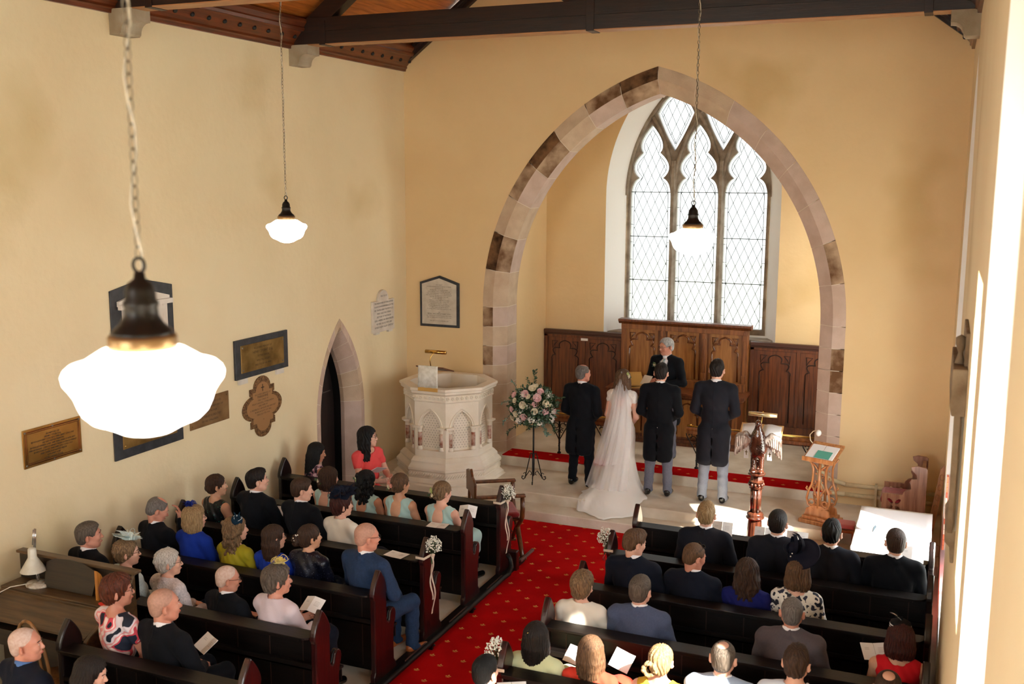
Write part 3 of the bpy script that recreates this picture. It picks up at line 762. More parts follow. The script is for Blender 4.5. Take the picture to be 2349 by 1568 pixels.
# ---- gypsophila bunches with ribbon tied to pew ends
def gyp(x, y, z, side, label, seed, trail=0.55, ribx=0.0):
    t = empty('gypsophila_bunch', (x, y, z), 0, label, 'flowers', 'gypsophila bunches tied to pew ends')
    r = random.Random(seed); b = MB(); st = MB()
    for i in range(230):
        th = r.uniform(0, 2*PI); ph = math.acos(r.uniform(-0.5, 1)); R = 0.095*r.uniform(0.55, 1)
        p = (side*0.05+R*math.sin(ph)*math.cos(th)*0.9, R*math.sin(ph)*math.sin(th)*0.9, 0.07+R*math.cos(ph)*1.15)
        b.ball(p, r.uniform(0.0045, 0.0085), seg=5, rings=3)
        if i % 3 == 0: st.tube([(side*0.03, 0, -0.02), p], 0.0012, 3)
    o = b.build('blossom', mat('gypsophila_white', (240, 240, 228), 0.8), t, fixn=False); o['kind'] = 'stuff'
    for k in range(7): st.tube([(side*0.03, 0, 0.0), (side*(0.035)+r.uniform(-.02, .02), r.uniform(-.03, .03), -0.10)], 0.004, 4)
    st.build('stems', mat('stem_green', (70, 92, 58), 0.7), t, fixn=False)
    rb = mat('cream_ribbon', (214, 198, 176), 0.5, sheen=0.3); b = MB(); pts = []
    b.grid([[(-side*0.075, -0.13, z_), (side*0.02, -0.14, z_), (side*0.035, 0.0, z_), (side*0.02, 0.12, z_)] for z_ in (-0.025, 0.0)], rb)
    n = 12
    for q in (0, 1):
        rows = []
        for i in range(n+1):
            s = i/n; zz = -0.01-trail*s*(0.75+0.25*q); xx = side*(0.045+0.012*math.sin(s*9+q*2)); yy = -0.03+0.03*q+0.018*math.sin(s*7+q*3)
            w = 0.012*(1-0.3*math.sin(s*PI*3)**2); rows.append([(xx, yy-w, zz), (xx+side*0.004, yy+w, zz)])
        b.grid(rows, rb)
    b.ball((side*0.05, -0.01, -0.012), (0.02, 0.025, 0.016), rb); b.build('ribbon', rb, t, fixn=False)
gyp(-4.40, LC[0], 0.90, 1, 'white gypsophila bunch with long ribbon on the pew end nearest the pulpit', 1, 0.62)
gyp(-4.40, LC[2], 0.90, 1, 'white gypsophila bunch with ribbon on the third left-hand pew end', 2, 0.60)
gyp(-2.88, RC[1], 0.88, -1, 'white gypsophila bunch on the aisle end of the second right-hand pew', 3, 0.2)
gyp(-2.88, RC[4], 0.88, -1, 'white gypsophila bunch on a right-hand pew end above the dark-haired boy', 4, 0.25)

# ---- pendant lamps
M_opal = mat('opal_glass', (255, 250, 240), 0.3, emit=(255, 250, 242), estr=6.0)
M_bronze = mat('dark_bronze', (38, 33, 28), 0.4, metal=0.7)
def pendant(x, y, z, label, top=6.4):
    t = empty('pendant_lamp', (x, y, z), 0, label, 'lamp', 'hanging schoolhouse lamps')
    R = 0.196; pr = [(0.0, -0.120), (0.03, -0.118), (0.06, -0.110), (0.085, -0.096), (0.105, -0.086), (0.13, -0.076), (0.148, -0.058), (0.158, -0.036), (0.165, -0.014), (0.176, 0.004), (0.188, 0.020), (0.191, 0.036), (0.186, 0.048), (0.175, 0.058), (0.150, 0.064), (0.125, 0.080), (0.10, 0.096), (0.083, 0.10), (0.078, 0.10)]
    b = MB(); b.lathe(pr, 40, M_opal); b.build('lamp_shade', M_opal, t)
    b = MB(); b.lathe([(0.079, 0.096), (0.082, 0.10), (0.082, 0.128), (0.076, 0.134), (0.0, 0.134)], 32); b.build('brass_collar', mat('collar_bronze', (150, 118, 78), 0.35, metal=0.8), t)
    b = MB(); b.lathe([(0.076, 0.133), (0.072, 0.142), (0.052, 0.16), (0.041, 0.18), (0.039, 0.20), (0.042, 0.204), (0.042, 0.212), (0.037, 0.218), (0.036, 0.24), (0.028, 0.258), (0.014, 0.27), (0.012, 0.285), (0.0, 0.288)], 28); b.build('gallery_cap', M_bronze, t)
    b = MB(); b.tube([(0.018*math.cos(a), 0, 0.302+0.018*math.sin(a)) for a in [i*2*PI/12 for i in range(12)]], 0.004, 6, closed=True); b.build('hook', M_bronze, t)
    b = MB(); zz = 0.318; i = 0; L_ = top-z
    while zz < L_:
        M = T(0, 0, zz+0.014) @ Rz(PI/2*(i % 2))
        b.tube([(0.0085*math.cos(a), 0, 0.017*math.sin(a)) for a in [k*2*PI/8 for k in range(8)]], 0.0022, 4, closed=True, M=M)
        zz += 0.029; i += 1
    b.build('chain', mat('chain_metal', (112, 100, 82), 0.4, metal=0.7), t, fixn=False)
    b = MB(); b.tube([(0.010*math.sin(k*1.3), 0.010*math.cos(k*1.3), 0.27+k*0.06) for k in range(int((L_-0.25)/0.06))], 0.003, 5); b.build('flex', mat('cream_flex', (190, 180, 160), 0.6), t)
    ld = bpy.data.lights.new('lamp_bulb', 'POINT'); ld.energy = 14; ld.color = (1, 0.9, 0.75); ld.shadow_soft_size = 0.12
    return t
pendant(-1.80, 1.95, 3.955, 'large glowing schoolhouse pendant lamp in the left foreground')
pendant(-5.72, 8.15, 3.975, 'glowing pendant lamp hanging before the plain left wall')
pendant(-1.885, 8.25, 3.975, 'glowing pendant lamp hanging in front of the tall window')

# ---- wall memorials
M_marble = mat('pale_marble', (226, 218, 208), 0.5, col2=(208, 198, 186), vscale=6)
M_slate = mat('black_slate', (30, 32, 38), 0.45, col2=(52, 54, 60), vscale=12)
M_brass_a = mat('polished_plaque_brass', (196, 152, 84), 0.24, metal=0.9, col2=(160, 116, 58), vscale=4)
M_brass_b = mat('dull_plaque_brass', (146, 112, 72), 0.5, metal=0.55, col2=(122, 90, 54), vscale=6)
M_letter = mat('engraved_letters', (52, 36, 22), 0.7)
M_letterg = mat('painted_grey_letters', (72, 70, 66), 0.8)
ML = Matrix(((0, 0, 1, XL), (1, 0, 0, 0), (0, 1, 0, 0), (0, 0, 0, 1)))   # local (u,v,w) -> y,z,x off the left wall
def wallM(w): return Matrix(((0, 0, 1, XL+w), (1, 0, 0, 0), (0, 1, 0, 0), (0, 0, 0, 1)))
MF = lambda w: Matrix(((1, 0, 0, 0), (0, 0, -1, YA-w), (0, 1, 0, 0), (0, 0, 0, 1)))
# brass plaque with red glow, far left
def rect(u0, u1, v0, v1): return [(u0, v0), (u1, v0), (u1, v1), (u0, v1)]
def plaqueL(name, label, outer, thick, m, parts, cat='plaque'):
    b = MB(); b.prism(outer, XL+0.001, XL+thick, 'x'); o = b.build(name, m, bevel=0.004); tag(o, label, cat)
    for pn, out, w0, w1, mm in parts:
        b = MB(); b.prism(out, XL+w0, XL+w1, 'x'); b.build(pn, mm, o, bevel=0.002)
    return o
def screws(o, pts, w, m=None, r=0.011):
    for u, v in pts: b = MB(); b.ball((XL+w, u, v), (0.006, r, r)); b.build('screw', m or M_gold, o)
o = plaqueL('memorial_plaque', 'brass memorial plaque with orange glint, farthest left on the wall', rect(6.548, 7.223, 1.868, 2.222), 0.012, M_brass_a, [])
b = MB(); Q = rect(6.575, 7.196, 1.895, 2.195); b.tube([(XL+0.013, u, v) for u, v in Q], 0.006, 5, closed=True); Q = rect(6.59, 7.181, 1.91, 2.18); b.tube([(XL+0.013, u, v) for u, v in Q], 0.003, 5, closed=True); b.build('border', mat('copper_border', (120, 66, 36), 0.35, metal=0.8), o)
screws(o, [(6.575, 2.195), (7.196, 2.195), (6.575, 1.895), (7.196, 1.895), (6.885, 2.20), (6.885, 1.89)], 0.014, mat('steel_screw', (130, 120, 110), 0.4, metal=0.9))
text_obj([('IN MEMORY OF', 1), ('HENRY TYLER ESQ.', 1.05), 'BORN JANUARY 15TH 1815, DIED JANY 13TH 1907', 'HIS DAUGHTER MARION', 'BORN DECEMBER 22ND 1845 DIED MARCH 8TH 1877', 'HER HUSBAND CANON HENRY FRANCIS MACDONALD', 'BORN MARCH 1ST 1845 DIED JULY 27TH 1919', 'AND THEIR DAUGHTER HILDA', '16TH FEBY 1947', 'JOHN CANON TYLER'], 'inscription', M_letter, o, wallM(0.0135) @ T(6.885, 2.135, 0), 0.022, 0.55, 1.12)
# dark slate with brass, partly hidden under the big lamp
o = plaqueL('memorial_plaque', 'dark slate plaque with brass centre, low under the big lamp', rect(7.63, 8.63, 1.665, 2.17), 0.02, M_slate, [('brass_panel', rect(7.74, 8.53, 1.76, 2.08), 0.018, 0.024, M_oldbrass)])
screws(o, [(7.77, 2.05), (8.50, 2.05), (7.77, 1.79), (8.50, 1.79)], 0.025)
text_obj(['IN MEMORY OF', 'THE FAITHFUL DEPARTED', 'OF THIS PARISH'], 'inscription', M_letter, o, wallM(0.0245) @ T(8.13, 1.98, 0), 0.04, 0.6, 1.6)
# tall black-edged marble tablet behind the lamp
o = plaqueL('memorial_tablet', 'black framed white marble tablet with pointed top behind the big lamp', [(7.68, 2.72), (8.56, 2.72), (8.56, 3.353), (8.12, 3.445), (7.68, 3.36)], 0.02, M_slate,
            [('marble_panel', [(7.82, 2.76), (8.42, 2.76), (8.42, 3.18), (8.48, 3.20), (8.48, 3.25), (8.12, 3.34), (7.76, 3.25), (7.76, 3.20), (7.82, 3.18)], 0.018, 0.05, M_marble), ('cornice', rect(7.75, 8.50, 3.17, 3.22), 0.04, 0.08, M_marble), ('pilaster', rect(7.82, 7.88, 2.80, 3.17), 0.045, 0.065, M_marble), ('pilaster', rect(8.36, 8.42, 2.80, 3.17), 0.045, 0.065, M_marble)], 'tablet')
# plain brown brass
o = plaqueL('memorial_plaque', 'plain brown brass plaque half hidden right of the big lamp', rect(8.75, 9.42, 1.722, 2.05), 0.012, M_brass_b, [])
screws(o, [(8.79, 2.01), (9.385, 2.01), (8.79, 1.76), (9.385, 1.76)], 0.013, M_brass_b)
text_obj(['TO THE GLORY OF GOD', 'AND IN LOVING MEMORY OF', 'A DEAR FATHER', 'THIS TABLET IS ERECTED', 'BY HIS CHILDREN'], 'inscription', M_letter, o, wallM(0.0125) @ T(9.085, 1.97, 0), 0.034, 0.55, 1.5)
# slate and brass, upper
o = plaqueL('memorial_plaque', 'black slate plaque with green-gold brass centre above the lobed plaque', rect(9.545, 10.575, 2.137, 2.60), 0.03, M_slate, [('brass_panel', rect(9.64, 10.48, 2.205, 2.53), 0.028, 0.036, M_oldbrass), ('support_block', rect(9.60, 9.76, 2.075, 2.137), 0.001, 0.03, M_marble), ('support_block', rect(10.33, 10.48, 2.075, 2.137), 0.001, 0.03, M_marble)])
screws(o, [(9.67, 2.50), (10.45, 2.50), (9.67, 2.235), (10.45, 2.235)], 0.038, mat('steel_screw', (1, 1, 1)))
text_obj(['IN LOVING MEMORY OF', ('HENRY DYSART ESQ.', 1.3), 'OF THIS PARISH', 'WHO FELL ASLEEP', 'ERECTED BY HIS WIFE'], 'inscription', M_letter, o, wallM(0.0365) @ T(10.06, 2.46, 0), 0.032, 0.7, 1.6)
# lobed quatrefoil brass
def lobed(cy, cz, W, H, s=1.0):
    P = []; a = W/2*s; h = H/2*s; sq = a*0.62; lr = a*0.66; vl = h*0.70
    def arc(cx, cz_, rx, rz, a0, a1, n=10): return [(cx+rx*math.cos(a0+(a1-a0)*i/n), cz_+rz*math.sin(a0+(a1-a0)*i/n)) for i in range(n+1)]
    P += arc(a*0.35, 0, a*0.65, h*0.42, -PI/2*0.8, PI/2*0.8)
    P += [(sq, h*0.42), (sq, h*0.64), (a*0.42, h*0.64)]
    P += arc(0, h*0.64, a*0.42, h*0.36, 0.05, PI-0.05)
    P += [(-a*0.42, h*0.64), (-sq, h*0.64), (-sq, h*0.42)]
    P += arc(-a*0.35, 0, a*0.65, h*0.42, PI-PI/2*0.8, PI+PI/2*0.8)
    P += [(-sq, -h*0.42), (-sq, -h*0.64), (-a*0.42, -h*0.64)]
    P += arc(0, -h*0.64, a*0.42, h*0.36, PI+0.05, 2*PI-0.05)
    P += [(a*0.42, -h*0.64), (sq, -h*0.64), (sq, -h*0.42)]
    return [(cy+x, cz+z) for x, z in P]
o = plaqueL('memorial_plaque', 'lobed brown brass memorial plaque with patterned border, left of the doorway', lobed(10.05, 1.737, 0.78, 0.75), 0.014, mat('patterned_border', (74, 46, 26), 0.5, metal=0.4, col2=(150, 112, 70), vscale=45), [('centre_panel', lobed(10.05, 1.737, 0.78, 0.75, 0.80), 0.012, 0.018, mat('rosy_brass', (176, 132, 88), 0.45, metal=0.5))])
text_obj([('IN LOVING MEMORY OF', 1), ('MARIANNE', 1.5), 'ONLY CHILD OF', 'FINLAY LAGE ESQ. OF BELLARENA', 'AND WIFE OF', 'E. FREDERICK S. HEYGATE 2ND BARONET', 'BORN AUGUST 21ST 1826', 'DIED JULY 7TH 1914', '', 'O'], 'inscription', M_letter, o, wallM(0.0185) @ T(10.05, 1.885, 0), 0.028, 0.50, 1.25)
b = MB(); b.box(XL+0.018, XL+0.02, 10.045, 10.055, 1.925, 2.01); b.box(XL+0.018, XL+0.02, 10.02, 10.08, 1.965, 1.975); b.build('cross', M_letter, o)
# white marble by the corner
O = [(12.645, 2.262), (13.255, 2.262), (13.255, 2.715), (13.09, 2.715)]+[(12.945+0.145*math.cos(a), 2.715+0.15*math.sin(a)) for a in [i*PI/10 for i in range(1, 10)]]+[(12.80, 2.715), (12.645, 2.715)]
o = plaqueL('memorial_tablet', 'white marble tablet with rounded top on the left wall near the corner', O, 0.04, M_marble, [('support_block', rect(12.70, 12.82, 2.235, 2.262), 0.001, 0.04, M_marble), ('support_block', rect(13.08, 13.2, 2.235, 2.262), 0.001, 0.04, M_marble)], 'tablet')
text_obj([('ERECTED BY', 0.9), '', 'THE PARISHIONERS OF TAMLAGHTARD', 'IN AFFECTIONATE REMEMBRANCE OF THE', 'REV. THOMAS HENRY THOMPSON LL.D.', 'WHO WAS FOR 5 YEARS', 'RECTOR OF THIS PARISH', 'DEAN & PREBEND, AND SENIOR MINISTER', 'HE DIED ON JULY 8TH 1883', 'BURIED IN JERUSALEM CEMETERY'], 'inscription', M_letterg, o, wallM(0.0415) @ T(12.95, 2.77, 0), 0.036, 0.54, 1.38)
# pentagonal tablet on the arch wall
b = MB(); b.prism([(-7.238, 2.26), (-6.587, 2.26), (-6.587, 2.925), (-6.912, 3.03), (-7.238, 2.925)], YA-0.03, YA-0.001, 'y')
o = b.build('memorial_tablet', M_slate, bevel=0.004); tag(o, 'pale stone tablet in black pointed frame above the pulpit', 'tablet')
b = MB(); b.prism([(-7.20, 2.30), (-6.628, 2.30), (-6.628, 2.90), (-6.912, 2.99), (-7.20, 2.90)], YA-0.036, YA-0.028, 'y'); b.build('stone_panel', mat('speckled_limestone', (206, 196, 180), 0.7, col2=(190, 178, 160), vscale=10), o)
text_obj(['THIS TABLET', 'HAS BEEN REVERENTLY PLACED BY HUSBAND', 'IN MEMORY OF', 'HIS BELOVED WIFE ELLEN DYSART', 'WHO DIED AT TAMLAGHTARD RECTORY', 'AND WHO SUSTAINED UNTIL HER DEATH BY', 'INFLUENCE OF THE GRACIOUS SAVIOUR CHRIST', 'BLESSED ARE THE DEAD WHO DIE', 'IN THE LORD. REV. 14.13.', 'THEM ALSO WHO SLEEP IN JESUS WILL', 'GOD BRING WITH HIM. I THESS. 4.14.', 'HE IS NOT GONE BUT ON HIGH,', "IT'S BUT THE PARTING FROM OUR EYES,", 'TO MEET AGAIN IN THE SKY ABOVE,', 'TO DWELL WITH CHRIST IN GLORIOUS LOVE.', '', 'THE', ('REVD. WILLIAM DYSART, M.A.', 1.5), 'RECTOR OF THIS PARISH FOR EIGHTEEN YEARS,', 'DIED AT TAMLAGHT, AUGUST THE 16TH 1890.', '', '"THE GIFT OF GOD IS ETERNAL LIFE."'], 'inscription', mat('dark_cut_letters', (60, 50, 40), 0.8), o, MF(0.0365) @ T(-6.914, 2.885, 0), 0.0195, 0.50, 1.32)

# carved monument seen edge-on on the right wall
t = empty('wall_monument', (XR, 7.5, 2.0), 0, 'weathered carved stone wall monument seen edge-on beside the big window', 'monument')
M_mon = mat('weathered_monument', (150, 132, 108), 0.85, col2=(112, 92, 68), vscale=5, bump=0.4, bscale=50)
def mon(n, prof, y0, y1, m=M_mon):
    b = MB(); b.prism([(-u, v-2.0) for u, v in prof], y0-7.5, y1-7.5, 'y', m); b.build(n, m, t, bevel=0.006)
mon('pediment_slab', [(0, 3.38), (0.022, 3.38), (0.022, 3.58), (0, 3.58)], 6.55, 7.25)
mon('cornice_block', [(0, 3.10), (0.075, 3.10), (0.085, 3.15), (0.082, 3.38), (0.0, 3.38)], 6.45, 7.35)
mon('tablet', [(0, 2.38), (0.035, 2.38), (0.04, 3.0), (0.045, 3.10), (0, 3.10)], 6.52, 7.30, mat('monument_marble', (190, 182, 170), 0.6, var=0.1))
mon('pilaster', [(0.02, 2.38), (0.052, 2.38), (0.058, 3.10), (0.02, 3.10)], 6.47, 6.51)
mon('bracket', [(0, 2.15), (0.02, 2.15), (0.03, 2.25), (0.058, 2.28), (0.06, 2.34), (0.04, 2.38), (0, 2.38)], 6.6, 7.2)
b = MB(); b.lathe([(0.0, 1.28), (0.03, 1.285), (0.02, 1.32), (0.012, 1.35), (0.03, 1.40), (0.032, 1.44), (0.0, 1.46)], 12, M=T(-0.045, -0.85, 0.10)); b.build('urn', M_mon, t)

# ---- pulpit
M_cream = mat('carved_cream_stone', (240, 230, 214), 0.7, col2=(230, 218, 198), vscale=3, bump=0.25, bscale=80, spec=0.25)
M_redmarble = mat('red_marble', (150, 84, 62), 0.25, col2=(214, 190, 172), vscale=14, coat=0.4)
PX, PY = -6.40, 12.93
t = empty('pulpit', (PX, PY, 0.0), 0, 'octagonal carved cream stone pulpit with red marble shafts', 'pulpit')
OC = PI/8
b = MB(); b.lathe([(0.82, 0), (0.82, 0.27), (0.79, 0.29), (0.79, 0.31), (0.75, 0.345), (0.735, 0.355), (0.735, 0.45), (0.755, 0.47), (0.755, 0.50), (0.71, 0.545), (0.70, 0.56), (0.70, 0.585), (0.655, 0.63), (0.635, 0.64), (0.0, 0.64)], 8, a0=OC, smooth=False); b.build('plinth', M_cream, t)
b = MB(); r = random.Random(5)
for i in range(8):    # carved rope-leaf band round the plinth
    a = i*PI/4-PI/2; ap = 0.735*math.cos(OC)+0.004; w = 0.735*math.sin(OC)
    M = Rz(a+PI/2) @ T(0, -ap, 0.405)
    for k in range(15):
        u = -w+w*2*(k+0.5)/15; b.ball((0, 0, 0), (0.010, 0.012, 0.042), seg=6, rings=4, M=M @ T(u, 0, 0) @ Ry(0.8))
b.build('leaf_band', M_cream, t)
b = MB()
RB = 0.625; ap = RB*math.cos(OC); hw = RB*math.sin(OC)
for i in range(8):
    a = i*PI/4; M = Rz(a+PI/2) @ T(0, -ap, 0)
    out = [(-hw, 0.64), (hw, 0.64), (hw, 1.42), (-hw, 1.42)]; hole = pt_arch(0, 0.165, 0.73, 1.03, 0.30, 8)
    bb = MB(); plate(bb, out, [hole], 0.0, 'y'); band(bb, hole, hole, 'y', 0.0, 0.07, closed=True, smooth=False); plate(bb, hole, [], 0.07, 'y')
    b.add(bb.v, bb.f, M_cream, False, M)
    for off, rr, yy in ((0.018, 0.010, -0.004), (-0.006, 0.008, 0.006)):
        P = pt_arch(0, 0.168+off, 1.03, 1.03, 0.303+off, 8); b.tube([(u, yy, v) for u, v in P], rr, 5, M_cream, M)
    for u in range(-3, 4):
        for v in range(0, 16):
            uu = u*0.042+(0.021 if v % 2 else 0); vv = 0.77+v*0.034
            if inside(hole, uu, vv) and abs(uu) < 0.14 and inside(hole, uu*1.15, vv+0.02): b.box(uu-0.006, uu+0.006, 0.0675, 0.069, vv-0.0025, vv+0.0025, M_groove, M @ T(uu, 0, vv) @ Ry(0.8*(1 if (u+v) % 2 else -1)) @ T(-uu, 0, -vv))
b.build('body', None, t)
for i in range(8):
    a = i*PI/4; M = Rz(a+PI/2) @ T(0, -ap, 0)
    if i in (1, 2, 3): continue
    for sx in (-1, 1):
        x = sx*0.168
        b = MB(); b.lathe([(0.029, 0.79), (0.029, 0.985)], 12, M=M @ T(x, 0.015, 0)); s_ = b.build('marble_shaft', M_redmarble, t)
        b = MB(); b.lathe([(0.04, 0.735), (0.04, 0.755), (0.03, 0.775), (0.033, 0.79)], 12, M=M @ T(x, 0.015, 0)); b.build('base', M_cream, s_)
        b = MB(); b.lathe([(0.029, 0.985), (0.035, 0.99), (0.029, 1.0), (0.034, 1.03), (0.046, 1.045), (0.046, 1.052)], 12, M=M @ T(x, 0.015, 0)); b.box(x-0.045 if sx > 0 else x-0.075, x+0.075 if sx > 0 else x+0.045, -0.048, 0.03, 1.052, 1.078, None, M); b.build('capital', M_cream, s_)
b = MB(); b.lathe([(0.60, 1.40), (0.64, 1.42), (0.645, 1.435), (0.635, 1.445), (0.635, 1.515), (0.66, 1.53), (0.68, 1.545), (0.685, 1.575), (0.70, 1.585), (0.70, 1.62), (0.555, 1.62), (0.555, 1.40)], 8, a0=OC, smooth=False, cap=False); b.build('coping', M_cream, t)
b = MB()
for i in range(8):
    a = i*PI/4; M = Rz(a+PI/2) @ T(0, -0.635*math.cos(OC), 1.48)
    w = 0.635*math.sin(OC)
    for k in range(7):
        u = -w+2*w*(k+0.5)/7
        for q in range(5): b.ball((u+0.015*math.cos(q*2.5+k), -0.006, 0.018*math.sin(q*2.5+k)), (0.012, 0.014, 0.011), seg=6, rings=4, M=M)
b.build('leaf_frieze', M_cream, t)
# pulpit desk with fall, lamp
t2 = empty('pulpit_desk', (-6.38, 12.40, 1.62), 0.0, 'sloping book desk with silver brocade fall and gold fringe on the pulpit', 'desk')
b = MB(); b.prism([(-0.13, 0.30), (0.20, 0.20), (0.20, 0.215), (-0.13, 0.315)], -0.19, 0.23, 'x'); b.build('desk_board', M_oakd, t2)
b = MB(); b.lathe([(0.05, 0), (0.05, 0.02), (0.02, 0.03), (0.02, 0.08)], 12); b.box(-0.03, 0.03, -0.02, 0.02, 0, 0.27); b.build('bracket', M_cream, t2)
b = MB(); b.grid([[(x, -0.13, 0.323), (x, -0.142, 0.315), (x, -0.145, 0.15), (x, -0.15+0.004*math.sin(x*60), 0.02)] for x in np.linspace(-0.15, 0.15, 12)])
fall = b.build('brocade_fall', mat('silver_brocade', (212, 208, 196), 0.5, col2=(240, 238, 230), vscale=14, sheen=0.3), t2, solid=0.004)
b = MB(); b.grid([[(x, -0.152, 0.022), (x, -0.154+0.003*(k % 2), -0.03)] for k, x in enumerate(np.linspace(-0.15, 0.15, 44))], smooth=False); b.build('fringe', mat('gold_fringe', (206, 160, 80), 0.5), fall, solid=0.006)
t3 = empty('reading_lamp', (-6.36, 12.36, 1.93), 0.0, 'brass picture-style reading lamp on a curved arm over the pulpit', 'lamp')
b = MB(); b.tube([(0.0, -0.05, 0.0), (-0.01, -0.06, 0.08), (0.0, -0.05, 0.13), (0.02, -0.02, 0.17), (0.04, 0.02, 0.19)], 0.006, 6); b.build('arm', M_gold, t3)
b = MB(); b.lathe([(0.0, -0.155), (0.026, -0.155), (0.026, 0.155), (0, 0.155)], 16, M=T(0.04, 0.02, 0.19) @ Ry(PI/2)); b.build('lamp_shade', M_gold, t3)

# ---- foil tracery outline used on oak panels
def foil(w):
    h = [(0.5, 0.0)]+arc3((0.5, 0.0), (0.49, 0.12), (0.37, 0.17), 5)+arc3((0.37, 0.17), (0.45, 0.38), (0.19, 0.42), 8)+arc3((0.19, 0.42), (0.20, 0.60), (0.0, 0.70), 7)+[(0, 0.70)]
    R = [(x*w, z*w) for x, z in h]; return R+[(-x, z) for x, z in R[-2::-1]]
def oak_panel(b, x0, x1, z0, z1, y, foilw, fm, rib, m_in, sp=True):
    w = x1-x0; cx = (x0+x1)/2; zt = z1-0.05-0.70*foilw
    b.box(x0, x1, y+0.012, y+0.02, z0, z1, m_in)
    F = foil(foilw)
    pts = [(cx+foilw/2, y+0.004, z0+0.04)]+[(cx+u, y+0.004, zt+v) for u, v in F]+[(cx-foilw/2, y+0.004, z0+0.04)]
    b.tube(pts, rib, 5, fm)
    if sp:
        for sx in (-1, 1):   # spandrel leaves
            c = (cx+sx*foilw*0.40, zt+foilw*0.58); r = foilw*0.10
            P = [(c[0]-sx*r*1.2, y+0.004, c[1]+r*0.9), (c[0]+sx*r*0.9, y+0.004, c[1]+r), (c[0]+sx*r*0.7, y+0.004, c[1]-r*1.7), (c[0]+sx*r*0.0, y+0.004, c[1]-r*0.3)]
            b.tube(P, rib*0.8, 4, fm, closed=True)
# side panelling
for s_, x0, x1, nm in ((-1, -6.095, -4.70, 'left'), (1, -2.68, -1.225, 'right')):
    t = empty('wall_panelling', ((x0+x1)/2, 15.95, ZS), 0, 'dark oak panelling with incised foil arches %s of the altar' % nm, 'panelling'); ox = -(x0+x1)/2
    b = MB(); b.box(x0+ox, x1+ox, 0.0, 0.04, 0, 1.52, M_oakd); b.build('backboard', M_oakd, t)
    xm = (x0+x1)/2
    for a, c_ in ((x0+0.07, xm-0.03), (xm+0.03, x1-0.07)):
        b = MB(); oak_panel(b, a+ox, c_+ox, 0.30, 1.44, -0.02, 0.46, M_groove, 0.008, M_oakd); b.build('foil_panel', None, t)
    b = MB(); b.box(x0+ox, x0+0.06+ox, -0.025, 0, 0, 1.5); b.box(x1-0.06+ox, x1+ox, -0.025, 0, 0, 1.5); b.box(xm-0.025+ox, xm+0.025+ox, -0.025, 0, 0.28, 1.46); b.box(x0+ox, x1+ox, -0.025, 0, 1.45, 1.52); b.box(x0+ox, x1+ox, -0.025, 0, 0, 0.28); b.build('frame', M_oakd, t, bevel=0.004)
    b = MB(); b.box(x0+ox, x1+ox, -0.05, 0.04, 1.515, 1.575); b.box(x0+ox, x1+ox, -0.038, 0.04, 1.49, 1.515); b.build('capping', mat('dark_capping', (70, 34, 16), 0.4, coat=0.2), t, bevel=0.008)
    if nm == 'left':
        b = MB(); b.box(-0.07, 0.10, -0.03, -0.02, 1.40, 1.465, M_oakd); b.box(-0.045, 0.075, -0.034, -0.028, 1.412, 1.452, M_paper); b.build('white_label', None, t)
# central reredos
t = empty('reredos', (-3.69, 15.75, ZS), 0, 'tall carved oak reredos with three traceried panels below the window', 'reredos')
b = MB(); b.box(-1.0, 1.0, 0.0, 0.12, 0, 1.78, M_oak); b.build('backboard', M_oak, t)
b = MB(); b.prism([(0.12, 1.77), (-0.03, 1.77), (-0.05, 1.80), (-0.07, 1.81), (-0.07, 1.845), (0.12, 1.845)], -1.05, 1.05, 'x'); b.build('cornice', M_oakd, t, bevel=0.004)
for i, x in enumerate((-0.66, 0.0, 0.66)):
    b = MB(); oak_panel(b, x-0.25, x+0.25, 0.92, 1.69, -0.035, 0.40, wood('polished_oak_rib', (120, 66, 32), (84, 42, 18), 0.2, 'z', coat=0.6), 0.015, M_oakl)
    F = foil(0.40)
    b.build('tracery_panel', None, t)
for x in (-0.955, -0.33, 0.33, 0.955):
    b = MB(); b.box(x-0.045, x+0.045, -0.04, 0, 0.80, 1.77); 
    for z in (0.98, 1.60): b.box(x-0.032, x+0.032, -0.06, -0.04, z, z+0.09)
    b.box(x-0.018, x+0.018, -0.055, -0.04, 0.85, 1.75); b.build('stile', M_oak, t, bevel=0.004)
b = MB(); b.box(-1, 1, -0.05, 0, 1.69, 1.77); b.box(-1, 1, -0.05, 0, 0.84, 0.92); b.box(-1, 1, -0.075, 0, 0.80, 0.84); b.build('rail', M_oak, t, bevel=0.004)
# altar
t = empty('altar', (-3.69, 15.42, ZS), 0, 'carved oak altar table with open traceried front', 'altar')
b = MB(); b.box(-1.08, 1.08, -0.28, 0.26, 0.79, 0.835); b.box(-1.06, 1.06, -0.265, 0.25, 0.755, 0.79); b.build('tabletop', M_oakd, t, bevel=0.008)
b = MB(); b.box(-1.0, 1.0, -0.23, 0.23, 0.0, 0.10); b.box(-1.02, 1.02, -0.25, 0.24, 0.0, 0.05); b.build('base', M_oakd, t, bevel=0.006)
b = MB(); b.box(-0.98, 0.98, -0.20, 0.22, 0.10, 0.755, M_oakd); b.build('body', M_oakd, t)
for i, x in enumerate((-0.66, -0.22, 0.22, 0.66)):
    b = MB(); oak_panel(b, x-0.19, x+0.19, 0.14, 0.72, -0.225, 0.32, wood('polished_oak_rib', (1, 1, 1), (1, 1, 1)), 0.013, M_oakl); b.build('front_panel', None, t)
for x in (-0.94, -0.44, 0.0, 0.44, 0.94):
    b = MB(); b.box(x-0.035, x+0.035, -0.245, -0.19, 0.10, 0.755); b.build('post', M_oak, t, bevel=0.004)
b = MB(); b.box(-1.0, 1.0, 0.14, 0.26, 0.835, 0.95); b.build('gradine', M_oak, t, bevel=0.006)
t = empty('altar_book_stand', (-4.36, 15.32, ZS+0.835), 0.5, 'small golden book stand on the altar beside the bride', 'book stand')
